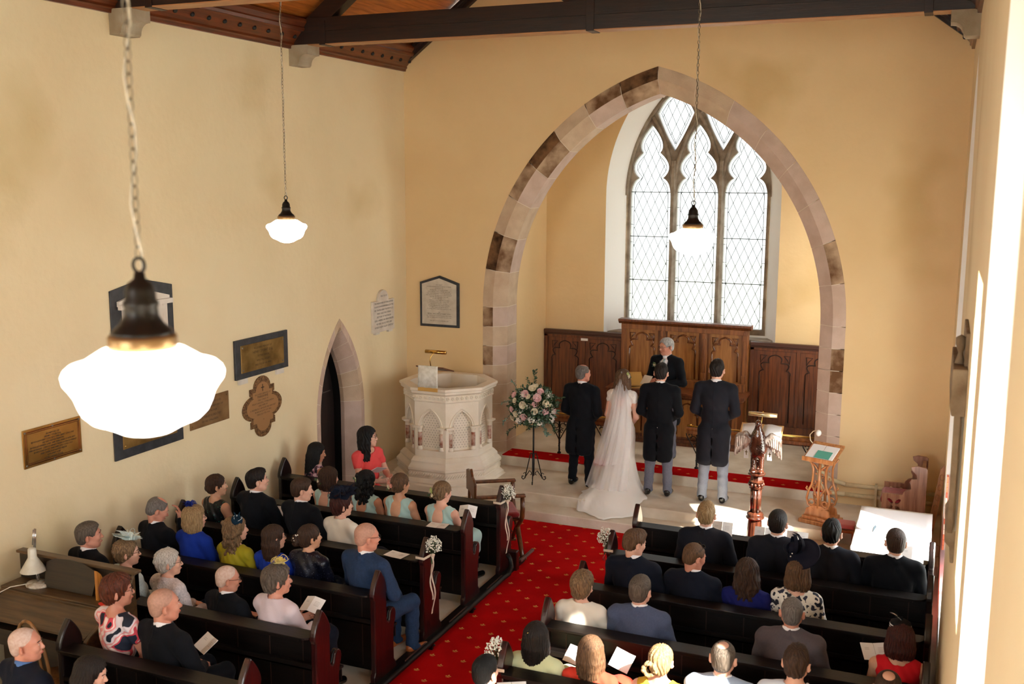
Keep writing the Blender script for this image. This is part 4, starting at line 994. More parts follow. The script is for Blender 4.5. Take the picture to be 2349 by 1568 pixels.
b = MB(); b.prism([(-0.10, 0.04), (0.10, 0.20), (0.10, 0.22), (-0.10, 0.06)], -0.14, 0.14, 'x'); b.box(-0.14, 0.14, -0.10, 0.10, 0, 0.02); b.box(-0.13, 0.13, 0.06, 0.10, 0.02, 0.19); b.build('stand_body', mat('gilt_wood', (200, 158, 88), 0.35, metal=0.4), t)
# communion rails
def rail(x0, x1, posts, label):
    t = empty('communion_rail', ((x0+x1)/2, 14.05, ZS), 0, label, 'rail', 'communion rails'); o = -(x0+x1)/2
    b = MB(); b.prism([(-0.05, 0.545), (0.05, 0.545), (0.065, 0.575), (0.05, 0.60), (-0.05, 0.60), (-0.065, 0.575)], x0+o, x1+o, 'x'); b.box(x0+o, x1+o, -0.035, 0.035, 0.50, 0.545); b.build('handrail', M_oak, t, bevel=0.004)
    b = MB(); b.tube([(x0+o, -0.0, 0.605), (x1+o, -0.0, 0.605)], 0.018, 10); b.ball((x0+o+0.05, 0, 0.625), 0.018); b.build('brass_tube', M_gold, t)
    for x in posts:
        b = MB(); x += o; b.lathe([(0.03, 0), (0.03, 0.015), (0.013, 0.03), (0.013, 0.50)], 10, M=T(x, 0, 0))
        for k in range(16): b.ball((x+0.004*math.cos(k*1.6), 0.004*math.sin(k*1.6), 0.06+k*0.027), (0.016, 0.016, 0.012), seg=6, rings=4)
        for sx in (-1, 1):
            b.tube([(x, 0, 0.20), (x+sx*0.07, 0, 0.33), (x+sx*0.15, 0, 0.46), (x+sx*0.16, 0, 0.50)], 0.008, 5)
            for cc, rr in (((0.055, 0.42), 0.04), ((0.10, 0.47), 0.025), ((0.035, 0.34), 0.022)): b.tube([(x+sx*(cc[0]+rr*math.cos(q)), 0, cc[1]+rr*math.sin(q)) for q in [j*0.55 for j in range(10)]], 0.006, 4)
        b.build('standard', M_iron, t)
rail(-5.35, -4.25, (-5.12, -4.40), 'short brass-topped communion rail behind the flower stand')
rail(-3.20, -1.25, (-3.05, -1.45), 'brass-topped oak communion rail behind the eagle lectern')

# ---- small table behind the eagle etc: covered table, chairs
M_cloth = mat('white_tablecloth', (240, 240, 243), 0.8, bump=0.2, bscale=7)
t = empty('side_table', (-0.315, 11.43, 0), 0, 'table under a white cloth in front of the right-hand pews', 'table')
b = MB(); b.box(-0.37, 0.37, -0.715, 0.715, 0.70, 0.735); b.build('tabletop', M_oakd, t)
for sx in (-1, 1):
    for sy in (-1, 1): b = MB(); b.box(sx*0.33-0.025, sx*0.33+0.025, sy*0.66-0.025, sy*0.66+0.025, 0, 0.70); b.build('leg', M_oakd, t)
b = MB(); b.box(-0.375, 0.378, -0.72, 0.72, 0.25, 0.738); o = b.build('red_frontal', M_red, t); o['label'] = 'red cloth hanging below the white cloth'
n = 24; rows = []
for i in range(n+1):
    rows.append([(-0.385+0.765*j/12, -0.73+1.46*i/n, 0.743+0.0025*math.sin(i*0.8+j)*math.sin(j*0.9)) for j in range(13)])
b = MB(); b.grid(rows); b.grid([[(-0.385+0.765*j/12, -0.73, 0.743), (-0.385+0.765*j/12, -0.74-0.006*math.sin(j*2.1), 0.64)] for j in range(13)]); b.grid([[(-0.385, -0.73+1.46*i/n, 0.743), (-0.395-0.006*math.sin(i*1.7), -0.73+1.46*i/n, 0.60)] for i in range(n+1)])
tag(b.build('tablecloth', M_cloth, solid=0.002), 'white tablecloth on the table in front of the right-hand pews', 'tablecloth').location = (-0.315, 11.43, 0)
b = MB(); b.prism([(0.0, 0), (0.006, 0.0), (0.03, 0.17), (0.018, 0.24), (0.002, 0.17)], 0, 0.003, 'z')
tag(b.build('quill_pen', mat('dark_feather', (60, 74, 84), 0.6)), 'dark feather quill lying on the white tablecloth', 'pen').location = (-0.52, 11.25, 0.749)
b = MB(); b.box(-0.15, 0.0, -0.1, 0.12, 0, 0.004); b.box(0.002, 0.152, -0.1, 0.12, 0, 0.004)
o = tag(b.build('register_book', M_paper), 'open white register lying on the tablecloth', 'book'); o.location = (-0.22, 11.15, 0.748); o.rotation_euler = (0, 0, 0.1)
# red kneeler bench left of the table
t = empty('prayer_stool', (-0.93, 12.32, 0.135), 0, 'low oak stool with faded pink cushion beside the carved book stand', 'stool')
b = MB(); b.box(-0.17, 0.17, -0.13, 0.13, 0.24, 0.27); b.build('seat', M_oakl, t, bevel=0.004)
for sx in (-1, 1): b = MB(); b.box(sx*0.15-0.015, sx*0.15+0.015, -0.11, 0.11, 0.0, 0.24); b.build('leg', M_oakl, t)
b = MB(); b.box(-0.16, 0.16, -0.10, 0.12, 0.27, 0.33); b.build('cushion', mat('faded_pink_cushion', (196, 112, 112), 0.9, sheen=0.2), t, bevel=0.02)
# sanctuary stall seen side-on
t = empty('clergy_chair', (-0.24, 13.02, ZP), 0, 'carved oak stall with quatrefoil cut-outs and red cushion in the right corner', 'chair')
M_stall = wood('stall_oak', (152, 104, 76), (116, 70, 46), 0.4, 'z', coat=0.2)
def quat(cx, cz, s):
    L_ = []
    for a in (PI/4, 3*PI/4, 5*PI/4, 7*PI/4):
        ux, uz = math.cos(a), math.sin(a); vx, vz = -uz, ux; pts = []
        for k in range(8):
            tt = k/8*2*PI; pts.append((cx+ux*(s*0.62+s*0.42*math.cos(tt))+vx*s*0.22*math.sin(tt), cz+uz*(s*0.62+s*0.42*math.cos(tt))+vz*s*0.22*math.sin(tt)))
        L_.append(pts)
    return L_
side = [(-0.27, 0.0), (0.22, 0.0), (0.22, 0.82)]+[(0.20, 0.84), (0.10, 0.85), (0.04, 0.83), (0.05, 0.79), (0.10, 0.75), (0.11, 0.69), (0.05, 0.68), (0.03, 0.64), (0.05, 0.60), (0.05, 0.56), (0.0, 0.54), (-0.03, 0.51), (-0.04, 0.48), (-0.27, 0.48)]
for sy in (-0.27, 0.24):
    b = MB(); hs_ = quat(-0.13, 0.35, 0.10); plate(b, side, hs_, sy, 'y'); plate(b, side, hs_, sy+0.035, 'y')
    for h in hs_+[side]: band(b, h, h, 'y', sy, sy+0.035, closed=True, smooth=False)
    b.build('side_panel', M_stall, t)
b = MB(); b.box(-0.24, 0.2, -0.24, 0.24, 0.30, 0.33); b.build('seat', M_stall, t)
b = MB(); b.box(-0.29, 0.16, -0.23, 0.23, 0.33, 0.43); b.build('cushion', M_red, t, bevel=0.04)
b = MB(); b.prism([(0.14, 0.3), (0.18, 0.3), (0.20, 0.80), (0.16, 0.80)], -0.24, 0.24, 'y'); b.build('backrest', M_stall, t)
t = empty('carved_panel', (0.08, 12.78, ZP), 0, 'dark pierced carved board leaning in the corner behind the stall', 'board')
b = MB(); P = [(-0.08, 0), (0.0, 0.0), (0.10, 0.85), (0.08, 0.90), (0.04, 0.84)]; b.prism(P, -0.02, 0.02, 'y'); 
for k in range(6): b.tube([(-0.03+k*0.018+0.022*math.cos(a), -0.022, 0.12+k*0.125+0.035*math.sin(a)) for a in [j*PI/4 for j in range(8)]], 0.006, 4, M_oakl, closed=True)
b.build('board', mat('dark_carving', (58, 38, 24), 0.5), t)
# heating pipes along the arch wall
t = empty('heating_pipe', (0, 0, 0), 0, 'pair of cream painted heating pipes along the foot of the arch wall', 'pipe')
M_cp = mat('cream_painted_iron', (214, 196, 158), 0.5, var=0.15, vscale=20)
for z in (0.42, 0.55):
    b = MB(); b.tube([(0.1, YA-0.07, z), (-1.0, YA-0.07, z)], 0.028, 10); b.build('pipe', M_cp, t)
b = MB(); b.tube([(-1.0, YA-0.07, 0.42), (-1.15, YA-0.08, 0.42), (-1.28, YA-0.10, 0.47), (-1.33, YA-0.12, 0.60), (-1.33, YA-0.10, 0.72), (-1.27, YA-0.02, 0.78), (-1.24, YA+0.15, 0.95)], 0.03, 10); b.tube([(-1.0, YA-0.07, 0.55), (-1.2, YA-0.07, 0.60), (-1.33, YA-0.10, 0.72)], 0.028, 10); b.build('bend', M_cp, t)
for x in (-0.62, -0.05):
    b = MB(); b.box(x-0.015, x+0.015, YA-0.11, YA-0.04, ZP, 0.60); b.lathe([(0.05, ZP), (0.04, ZP+0.02), (0.02, ZP+0.04)], 10, M=T(x, YA-0.07, 0)); b.build('bracket', M_cp, t)
# small stand-in panel of coloured patches at the foot of the far window
b = MB()
r = random.Random(8)
for i in range(14):
    for j in range(4): b.box(XR+0.012, XR+0.03, 11.92+j*0.03, 11.948+j*0.03, 0.42+i*0.06, 0.476+i*0.06, [mat('orange_patch', (222, 128, 88), 0.7), mat('pale_patch', (236, 206, 180), 0.7), mat('red_patch', (196, 84, 58), 0.7), mat('green_patch', (120, 150, 100), 0.7)][r.choice([0, 0, 1, 1, 2, 3 if i == 9 else 0])])
tag(b.build('patchwork_panel', None), 'orange and white patchwork strip at the foot of the far right window', 'hanging')

# ================================================================== LECTERNS, CHAIRS, ORGAN, FLOWERS
# ---- eagle lectern
M_eagle = wood('glossy_dark_carving', (88, 48, 32), (46, 22, 15), 0.16, 'z', coat=1.0)
t = empty('eagle_lectern', (-1.86, 11.86, 0.0), 0, 'tall carved dark wood eagle lectern with open book behind its wings', 'lectern')
b = MB()
b.lathe([(0.20, 0), (0.20, 0.05), (0.17, 0.08), (0.15, 0.10), (0.095, 0.30), (0.082, 0.48), (0.078, 0.52)], 16, smooth=False)
b.build('base', M_eagle, t)
b = MB(); b.lathe([(0.078, 0.52), (0.105, 0.53), (0.108, 0.545), (0.09, 0.56), (0.10, 0.58), (0.085, 0.60), (0.06, 0.61)], 16); b.build('base_ring', M_eagle, t)
for k in range(6):
    a = k*PI/3+0.3; b = MB(); b.lathe([(0.026, 0.60), (0.026, 0.90)], 10, M=T(0.040*math.cos(a), 0.040*math.sin(a), 0)); b.build('column_shaft', M_eagle, t)
b = MB(); b.lathe([(0.06, 0.89), (0.082, 0.90), (0.07, 0.915), (0.085, 0.93)], 16)
for k in range(12): b.ball((0.080*math.cos(k*PI/6), 0.080*math.sin(k*PI/6), 0.945), (0.018, 0.018, 0.022), seg=6, rings=4)
b.lathe([(0.07, 0.93), (0.075, 0.965), (0.088, 0.975), (0.088, 0.985), (0.072, 1.0), (0.070, 1.045), (0.10, 1.06), (0.105, 1.075), (0.098, 1.085), (0, 1.085)], 8, smooth=False, a0=PI/8); b.build('capital', M_eagle, t)
# bird (faces the nave, i.e. -y)
pr_ = [Prim('e', (0, 0.02, 1.40), (0.108, 0.088, 0.15), k=0.03, R=rotm(rx=-0.25)), Prim('e', (0, -0.01, 1.50), (0.085, 0.072, 0.10), k=0.04),
       Prim('c', (0, -0.01, 1.54), (0, -0.035, 1.66), 0.058, 0.036, k=0.04), Prim('e', (0, -0.05, 1.69), (0.036, 0.05, 0.034), k=0.02),
       Prim('c', (0, -0.088, 1.69), (0, -0.125, 1.665), 0.015, 0.006, k=0.01), Prim('c', (0, 0.03, 1.30), (0, 0.10, 1.12), 0.045, 0.03, k=0.03),
       Prim('c', (-0.045, 0.0, 1.28), (-0.05, -0.02, 1.13), 0.035, 0.024, k=0.02), Prim('c', (0.045, 0.0, 1.28), (0.05, -0.02, 1.13), 0.035, 0.024, k=0.02),
       Prim('e', (-0.05, -0.04, 1.105), (0.035, 0.05, 0.024), k=0.02), Prim('e', (0.05, -0.04, 1.105), (0.035, 0.05, 0.024), k=0.02), Prim('e', (0, 0, 1.10), (0.085, 0.07, 0.02), k=0.02)]
blob('eagle_body', pr_, 0.0065, M_eagle, t, disp=lambda P: 0.0014*np.sin(P[:, 2]*170)*np.sin(P[:, 0]*150+P[:, 2]*40))
M_feather = mat('silvery_feather_carving', (214, 198, 184), 0.3, col2=(92, 62, 48), vscale=26, stretch=(1, 1, 0.4), coat=0.5, bump=0.6, bscale=40)
for s_ in (-1, 1):
    pr_ = [Prim('c', (s_*0.06, 0.0, 1.46), (s_*0.15, 0.01, 1.535), 0.035, 0.03, k=0.02), Prim('c', (s_*0.15, 0.01, 1.535), (s_*0.235, 0.02, 1.515), 0.03, 0.018, k=0.02)]
    for i in range(7):
        f = i/6; rx = s_*(0.09+0.155*f); z0 = 1.46+0.05*math.sin(f*2.4)
        pr_.append(Prim('c', (rx, 0.012, z0), (s_*(0.115+0.15*f), 0.02, 1.40-0.135*f), 0.022, 0.012, k=0.006))
        pr_.append(Prim('c', (rx, -0.008, z0-0.01), (s_*(0.11+0.13*f), -0.004, 1.43-0.06*f), 0.014, 0.008, k=0.005))
    blob('wing', pr_, 0.0055, M_feather, t)
bk = empty('lectern_bible', (-1.86, 11.98, 1.42), 0, 'open bible with white and gold marker ribbons resting behind the eagle wings', 'book')
b = MB()
for s_ in (-1, 1):
    rows = [[(s_*0.005, -0.02+0.11*k, 0.03+0.085*k) for k in (0, 1)]] + [[(s_*(0.02+0.045*i), -0.05+0.2*k, 0.028+0.012*math.sin(i*0.9)-0.0*i+0.15*k) for k in (0, 1)] for i in range(6)]
    b.grid(rows)
b.build('pages', M_paper, bk, solid=0.012)
b = MB(); b.prism([(-0.06, 0.0), (0.17, 0.172), (0.165, 0.18), (-0.065, 0.008)], -0.245, 0.245, 'x'); b.build('cover', mat('tan_cover', (196, 152, 96), 0.5), bk)
for x in (-0.14, 0.13):
    b = MB(); b.box(x-0.027, x+0.027, -0.075, -0.071, -0.19, 0.02, M_paper); b.box(x-0.004, x+0.004, -0.077, -0.075, -0.15, -0.09, M_gold); b.box(x-0.016, x+0.016, -0.077, -0.075, -0.118, -0.11, M_gold); o = b.build('marker_ribbon', None, bk)
t2 = empty('lectern_lamp', (-1.86, 11.97, 1.55), 0, 'brass tube reading lamp above the eagle head', 'lamp')
b = MB(); b.lathe([(0, -0.165), (0.027, -0.165), (0.027, 0.165), (0, 0.165)], 16, M=T(0.02, 0.02, 0.20) @ Ry(PI/2)); b.build('lamp_shade', mat('pale_brass_tube', (226, 204, 160), 0.25, metal=0.8), t2)
b = MB(); b.tube([(0, 0.02, 0.0), (0.0, 0.07, 0.1), (0.01, 0.06, 0.2), (0.02, 0.03, 0.235)], 0.006, 6); b.build('arm', M_gold, t2)

# ---- carved openwork book stand
M_hon = wood('honey_oak', (206, 146, 92), (168, 106, 58), 0.35, 'z', coat=0.3)
t = empty('book_stand', (-1.21, 12.83, ZP), -0.32, 'carved openwork honey oak book stand with open book under a small lamp', 'lectern')
b = MB(); b.box(-0.21, 0.21, -0.19, 0.19, 0, 0.05); b.box(-0.18, 0.18, -0.16, 0.16, 0.05, 0.09); b.build('base', M_hon, t, bevel=0.008)
for s_ in (-1, 1):
    b = MB(); b.prism([(-0.17, 0.09), (0.17, 0.09), (0.15, 0.17), (0.06, 0.23), (-0.06, 0.23), (-0.15, 0.17)], s_*0.10-0.015, s_*0.10+0.015, 'y'); b.build('foot', M_hon, t, bevel=0.006)
    b = MB(); y = s_*0.10
    b.tube([(0, y, 0.2), (0, y, 0.5), (0, y, 0.80)], 0.026, 6, flat=0.6)
    for sx in (-1, 1):
        P = [(sx*0.05, 0.18), (sx*0.13, 0.22), (sx*0.15, 0.30), (sx*0.13, 0.40), (sx*0.095, 0.48), (sx*0.08, 0.58), (sx*0.082, 0.68), (sx*0.10, 0.74), (sx*0.15, 0.80)]
        b.tube([(u, y, v) for u, v in P], 0.017, 6, flat=0.8)
        b.tube([(sx*(0.085+0.035*math.cos(a)), y, 0.26+0.035*math.sin(a)) for a in [i*0.55 for i in range(11)]], 0.011, 5)
        b.tube([(0, y, 0.30), (sx*0.05, y, 0.40), (sx*0.085, y, 0.46)], 0.012, 5); b.tube([(0, y, 0.66), (sx*0.05, y, 0.72), (sx*0.11, y, 0.76)], 0.012, 5)
        b.ball((sx*0.045, y, 0.37), (0.016, 0.012, 0.016)); b.ball((sx*0.045, y, 0.53), (0.014, 0.01, 0.016)); b.ball((sx*0.04, y, 0.63), (0.014, 0.01, 0.014))
        b.tube([(sx*0.13, y, 0.40), (sx*0.165, y, 0.425), (sx*0.15, y, 0.45)], 0.012, 5)
    b.build('scroll_panel', M_hon, t)
b = MB(); b.prism([(-0.17, 0.79), (0.15, 0.95), (0.145, 0.975), (-0.175, 0.815)], -0.20, 0.20, 'x'); b.box(-0.20, 0.20, -0.19, -0.17, 0.79, 0.845); b.build('desk_board', M_hon, t, bevel=0.004)
bk = empty('service_book', (-1.21, 12.83, ZP), -0.32, 'open white service book with green cloth on the carved book stand', 'book')
b = MB(); b.prism([(-0.155, 0.83), (0.07, 0.942), (0.065, 0.955), (-0.16, 0.845)], -0.17, -0.003, 'x', M_paper); b.prism([(-0.155, 0.83), (0.07, 0.942), (0.065, 0.955), (-0.16, 0.845)], 0.003, 0.17, 'x', M_paper); b.build('pages', None, bk)
b = MB(); b.prism([(-0.16, 0.847), (-0.04, 0.907), (-0.042, 0.912), (-0.162, 0.852)], -0.06, 0.13, 'x', mat('green_cloth', (90, 168, 148), 0.8)); b.build('green_marker', None, bk)
t2 = empty('gooseneck_lamp', (-1.35, 12.98, ZP+0.93), -0.3, 'small white gooseneck lamp clipped to the carved book stand', 'lamp')
b = MB(); b.tube([(0, 0, 0), (-0.05, 0, 0.05), (-0.06, 0, 0.12), (-0.02, 0, 0.17), (0.03, 0, 0.19)], 0.006, 6); b.build('gooseneck', mat('cream_plastic', (232, 214, 180), 0.4), t2)
b = MB(); b.ball((0.06, -0.02, 0.165), (0.034, 0.034, 0.042), seg=14, rings=8); b.build('lamp_head', mat('white_plastic', (240, 240, 236), 0.35), t2)

# ---- folding Savonarola chairs
M_sav = wood('chair_walnut', (112, 64, 32), (70, 38, 18), 0.35, 'z', coat=0.2)
def savonarola(loc, rz, label, cushion, back=True):
    t = empty('folding_chair', loc, rz, label, 'chair'); t.scale = (1.2, 1.2, 1.12)
    for y in (-0.22, 0.22):
        b = MB()
        for s_ in (-1, 1):
            b.tube([(s_*0.30, y, 0.0), (s_*0.20, y, 0.10), (s_*0.0, y, 0.27), (-s_*0.17, y, 0.38), (-s_*0.255, y, 0.46), (-s_*0.28, y, 0.56), (-s_*0.26, y, 0.68)], [0.022, 0.024, 0.026, 0.026, 0.026, 0.024, 0.022], 6, flat=0.9)
        b.build('crossed_leg', M_sav, t)
    for s_ in (-1, 1):
        b = MB(); b.box(s_*0.265-0.03, s_*0.265+0.03, -0.25, 0.24, 0.68, 0.71); b.build('armrest', M_sav, t, bevel=0.01)
        b = MB(); b.box(s_*0.28-0.025, s_*0.28+0.025, -0.26, 0.26, 0.0, 0.03); b.build('foot_rail', M_sav, t, bevel=0.008)
    b = MB(); b.box(-0.2, 0.2, -0.2, 0.22, 0.40, 0.425); b.build('seat', M_sav, t)
    pr2 = [(-0.28, 0.62), (-0.29, 0.84), (-0.20, 0.87), (-0.09, 0.87), (0, 0.93), (0.09, 0.87), (0.20, 0.87), (0.29, 0.84), (0.28, 0.62), (0.1, 0.66), (-0.1, 0.66)]
    if back: b = MB(); b.prism(pr2, 0.235, 0.26, 'y'); b.build('backrest', M_sav, t, bevel=0.008)
    if cushion:
        b = MB(); b.box(-0.2, 0.2, -0.21, 0.2, 0.425, 0.485); b.build('cushion', M_red, t, bevel=0.028)
savonarola((-4.78, 10.92, 0.012), 2.15, 'wooden folding armchair with red cushion behind the front left pew', True)

# ---- reed organ with lamp, music and chair
M_org = wood('organ_oak', (92, 66, 38), (60, 42, 22), 0.4, 'x', coat=0.2)
M_orgd = wood('organ_dark_oak', (46, 34, 22), (28, 20, 13), 0.4, 'x', coat=0.2)
t = empty('reed_organ', (-6.72, 6.13, 0), 0, 'brown reed organ with sloping lid against the left wall', 'organ')
b = MB(); b.box(-0.62, 0.62, -0.05, 0.24, 0.0, 0.90); b.box(-0.62, 0.62, -0.30, 0.0, 0.60, 0.74); b.build('case', M_orgd, t)
for s_ in (-1, 1):
    b = MB(); b.prism([(-0.33, 0.58), (-0.33, 0.80), (-0.27, 0.84), (0.0, 0.955), (0.24, 0.955), (0.24, 0), (0.10, 0), (0.05, 0.55)], s_*0.61-0.02, s_*0.61+0.02, 'x'); b.build('side_cheek', M_org, t, bevel=0.006)
b = MB(); b.prism([(-0.30, 0.80), (-0.01, 0.92), (-0.01, 0.94), (-0.30, 0.82)], -0.585, 0.585, 'x'); b.build('sloping_lid', M_org, t, bevel=0.003)
b = MB(); b.box(-0.64, 0.64, -0.02, 0.26, 0.94, 0.965); b.box(-0.62, 0.62, -0.035, -0.015, 0.92, 0.95); b.build('top_shelf', M_org, t, bevel=0.005)
b = MB(); b.box(-0.64, 0.66, 0.20, 0.245, 0.965, 1.19); b.build('back_board', M_orgd, t)
b = MB(); b.box(-0.66, 0.68, 0.18, 0.26, 1.19, 1.215); b.prism([(0.05, 0.965), (0.245, 0.965), (0.245, 1.19), (0.20, 1.19)], 0.63, 0.66, 'x'); b.build('back_rail', M_org, t, bevel=0.005)
b = MB(); b.prism([(-0.26, 0.0), (0.28, 0.0), (0.30, 0.16), (0.27, 0.21), (0.14, 0.25), (-0.02, 0.26), (-0.18, 0.25), (-0.27, 0.21)], -0.012, 0.012, 'y', M=T(-0.0, 0.11, 0.97) @ Rx(-0.25)); b.build('music_desk', M_orgd, t)
b = MB(); b.prism([(0, 0), (0.12, 0), (0.12, 0.06), (0.04, 0.22), (0, 0.26)], 0.36, 0.39, 'x', wood('golden_bracket', (196, 130, 58), (150, 92, 36), 0.35, 'z'), T(0, 0.06, 0.965)); b.build('desk_bracket', None, t)
t2 = empty('desk_lamp', (-7.06, 6.24, 0.965), 0, 'old cream metal desk lamp with cone shade standing on the organ', 'lamp')
M_lampc = mat('chipped_cream_enamel', (206, 202, 188), 0.4, col2=(190, 184, 166), vscale=18, coat=0.3)
b = MB(); b.lathe([(0, 0), (0.075, 0), (0.078, 0.01), (0.07, 0.022), (0.03, 0.03), (0, 0.032)], 24, sx=1.15); b.build('base', mat('worn_enamel', (214, 206, 190), 0.5, col2=(150, 128, 100), vscale=30), t2)
b = MB(); b.tube([(0.0, 0.0, 0.03), (0.0, 0, 0.13)], 0.008, 8); b.tube([(-0.012, 0, 0.05), (-0.012, 0, 0.16)], 0.004, 6); b.tube([(0.012, 0, 0.05), (0.012, 0, 0.16)], 0.004, 6); b.build('stem', mat('chrome', (200, 200, 205), 0.2, metal=1.0), t2)
b = MB(); b.lathe([(0.088, 0.115), (0.086, 0.12), (0.035, 0.205), (0.030, 0.215), (0.028, 0.275), (0.018, 0.285), (0, 0.287)], 28, M=T(-0.015, -0.02, 0), cap=False); b.build('lamp_shade', M_lampc, t2)
b = MB(); b.tube([(-0.005, -0.01, 0.285), (0.0, 0, 0.42)], 0.004, 6); b.tube([(0.008, -0.01, 0.285), (0.012, 0, 0.42)], 0.004, 6); b.tube([(-0.018, -0.01, 0.30), (-0.012, 0, 0.41)], 0.004, 6); b.build('spring_arm', MATS['chrome'], t2)
b = MB(); b.tube([(0.0, -0.02, 0.03), (-0.08, -0.06, 0.02), (-0.17, -0.14, 0.01), (-0.235, -0.22, -0.03), (-0.25, -0.25, -0.12)], 0.004, 6)
t2.scale = (1.22, 1.22, 1.22)
tag(b.build('lamp_cable', mat('white_cable', (220, 214, 200), 0.6)), 'thin white cable trailing from the desk lamp over the organ edge', 'cable').location = (-7.06, 6.24, 0.965)
r = random.Random(2); cols = [(230, 60, 50), (236, 220, 90), (240, 240, 240), (60, 60, 70), (200, 200, 210)]
b = MB()
o = None
for k in range(5):
    b = MB(); b.box(-0.045, 0.045, -0.012, 0.012, 0.0, 0.012); o = b.build('sweet_packet', mat('packet_%s' % ['red', 'yellow', 'white', 'dark', 'silver'][k], cols[k], 0.4)); o.location = (-6.235+0.012*k, 6.13+0.028*k, 0.966); o.rotation_euler = (0, 0, -0.4)
    tag(o, '%s wrapped packet in the little row on the organ shelf' % ['red', 'yellow', 'white', 'dark', 'silver'][k], 'packet', 'small packets on the organ')
t = empty('bentwood_chair', (-6.42, 5.75, 0), 0, 'bentwood chair with round back standing at the reed organ', 'chair')
M_bent = wood('bentwood', (150, 104, 58), (104, 68, 34), 0.35, 'z', coat=0.2)
b = MB(); b.tube([(0.19*math.cos(a), -0.18-0.03*math.sin(a), 0.46+0.58*math.sin(a)) for a in [i*PI/16 for i in range(17)]], 0.014, 8); b.build('back_hoop', M_bent, t)
b = MB(); b.tube([(0.12*math.cos(a), -0.185-0.02*math.sin(a), 0.46+0.47*math.sin(a)) for a in [i*PI/14 for i in range(15)]], 0.011, 8); b.build('inner_hoop', M_bent, t)
b = MB(); b.lathe([(0, 0.44), (0.20, 0.44), (0.21, 0.455), (0.20, 0.47), (0, 0.465)], 24); b.build('seat', M_bent, t)
for sx in (-1, 1):
    for sy in (-1, 1): b = MB(); b.tube([(sx*0.14, sy*0.14, 0.44), (sx*0.19, sy*0.19, 0.0)], 0.015, 8); b.build('leg', M_bent, t)
# maroon folder with papers at the left edge
t = empty('side_cabinet', (-6.55, 4.85, 0), 0, 'dark cabinet at the left edge carrying the maroon folder', 'cabinet')
b = MB(); b.box(-0.30, 0.22, -0.2, 0.2, 0, 0.88); b.build('body', M_orgd, t, bevel=0.006)
b = MB(); b.box(-0.31, 0.23, -0.21, 0.21, 0.88, 0.90); b.build('top_board', M_orgd, t)
b = MB(); b.box(-0.16, 0.16, -0.13, 0.13, 0, 0.03); o = b.build('hymn_folder', mat('maroon_cover', (110, 26, 44), 0.5)); o.location = (-6.50, 4.86, 0.901); o.rotation_euler = (0, 0, 0.3); tag(o, 'maroon folder under loose papers at the left edge', 'folder')
b = MB(); r = random.Random(4)
for k in range(7): b.box(-0.13, 0.13, -0.10, 0.10, k*0.005, k*0.005+0.002, mat('printed_paper', (214, 214, 218), 0.8, col2=(190, 190, 204), vscale=40), Rz(r.uniform(-0.5, 0.5)))
o = b.build('paper_stack', None); o.location = (-6.50, 4.86, 0.933); tag(o, 'loose stack of printed papers on the maroon folder', 'papers')

# ---- flower arrangement
t = empty('flower_stand', (-5.10, 12.95, ZP), 0.3, 'black wrought iron flower stand with scrolled tripod feet', 'flower stand')
b = MB(); b.tube([(0, 0, 0.10), (0, 0, 0.92)], 0.012, 8); b.tube([(0, 0, 0.10), (0, 0, 0.42)], 0.018, 8); b.lathe([(0.0, 0.90), (0.10, 0.905), (0.11, 0.95), (0.10, 0.95), (0, 0.92)], 16); b.build('pole', M_iron, t)
for k in range(3):
    a = -PI/2+k*2*PI/3; ux, uy = math.cos(a), math.sin(a); b = MB(); f = lambda r_, z: (ux*r_, uy*r_, z)
    b.tube([f(0.015, 0.40), f(0.04, 0.42), f(0.055, 0.38), f(0.14, 0.04), f(0.17, 0.015), f(0.195, 0.03), f(0.19, 0.06), f(0.165, 0.06)], 0.007, 6)
    b.tube([f(0.145, 0.05), f(0.12, 0.09), f(0.14, 0.12), f(0.165, 0.10)], 0.006, 6); b.tube([f(0.14, 0.05), f(0.06, 0.16), f(0.035, 0.14), f(0.03, 0.11), f(0.05, 0.10)], 0.006, 6); b.build('leg', M_iron, t)
t = empty('flower_arrangement', (-5.10, 12.95, ZP+0.92), 0.0, 'large dome of pink and white roses with green foliage on the stand', 'flowers')
r = random.Random(12)
def rose(b, c, d, R, m, rnd):
    d = Vector(d).normalized(); q = d.to_track_quat('Z', 'Y').to_matrix().to_4x4(); M = T(*c) @ q
    for layer, (n, rr, h, fl) in enumerate(((3, 0.25, 0.55, 0.1), (4, 0.45, 0.52, 0.3), (5, 0.72, 0.42, 0.6), (6, 0.98, 0.22, 0.95))):
        for i in range(n):
            a = i*2*PI/n+layer*0.6; rows = []
            for u in range(5):
                aa = a+(u/4-0.5)*2*PI/n*1.45; row = []
                for v in range(4):
                    s = v/3; e = 1-0.25*abs(u/4-0.5)*2*s; rad = R*rr*(0.35+0.65*s**0.7)*(1+0.12*fl*s*s); row.append((rad*math.cos(aa), rad*math.sin(aa), R*(h*s*e-0.25*(1-s)+0.02*math.sin(u*2+i))))
                rows.append(row)
            b.grid(rows, m, True, M=M)
    b.ball((0, 0, 0), R*0.45, m, 8, M, 5)
M_pink = mat('pink_rose', (226, 178, 182), 0.6, col2=(234, 200, 198), vscale=30); M_ivory = mat('ivory_rose', (238, 230, 208), 0.6, col2=(226, 214, 186), vscale=30); M_wht = mat('white_carnation', (240, 234, 224), 0.7)
vR = Vector((0.93, 0.36, 0)); vF = Vector((0.36, -0.93, 0)); vU = Vector((0, 0, 1))
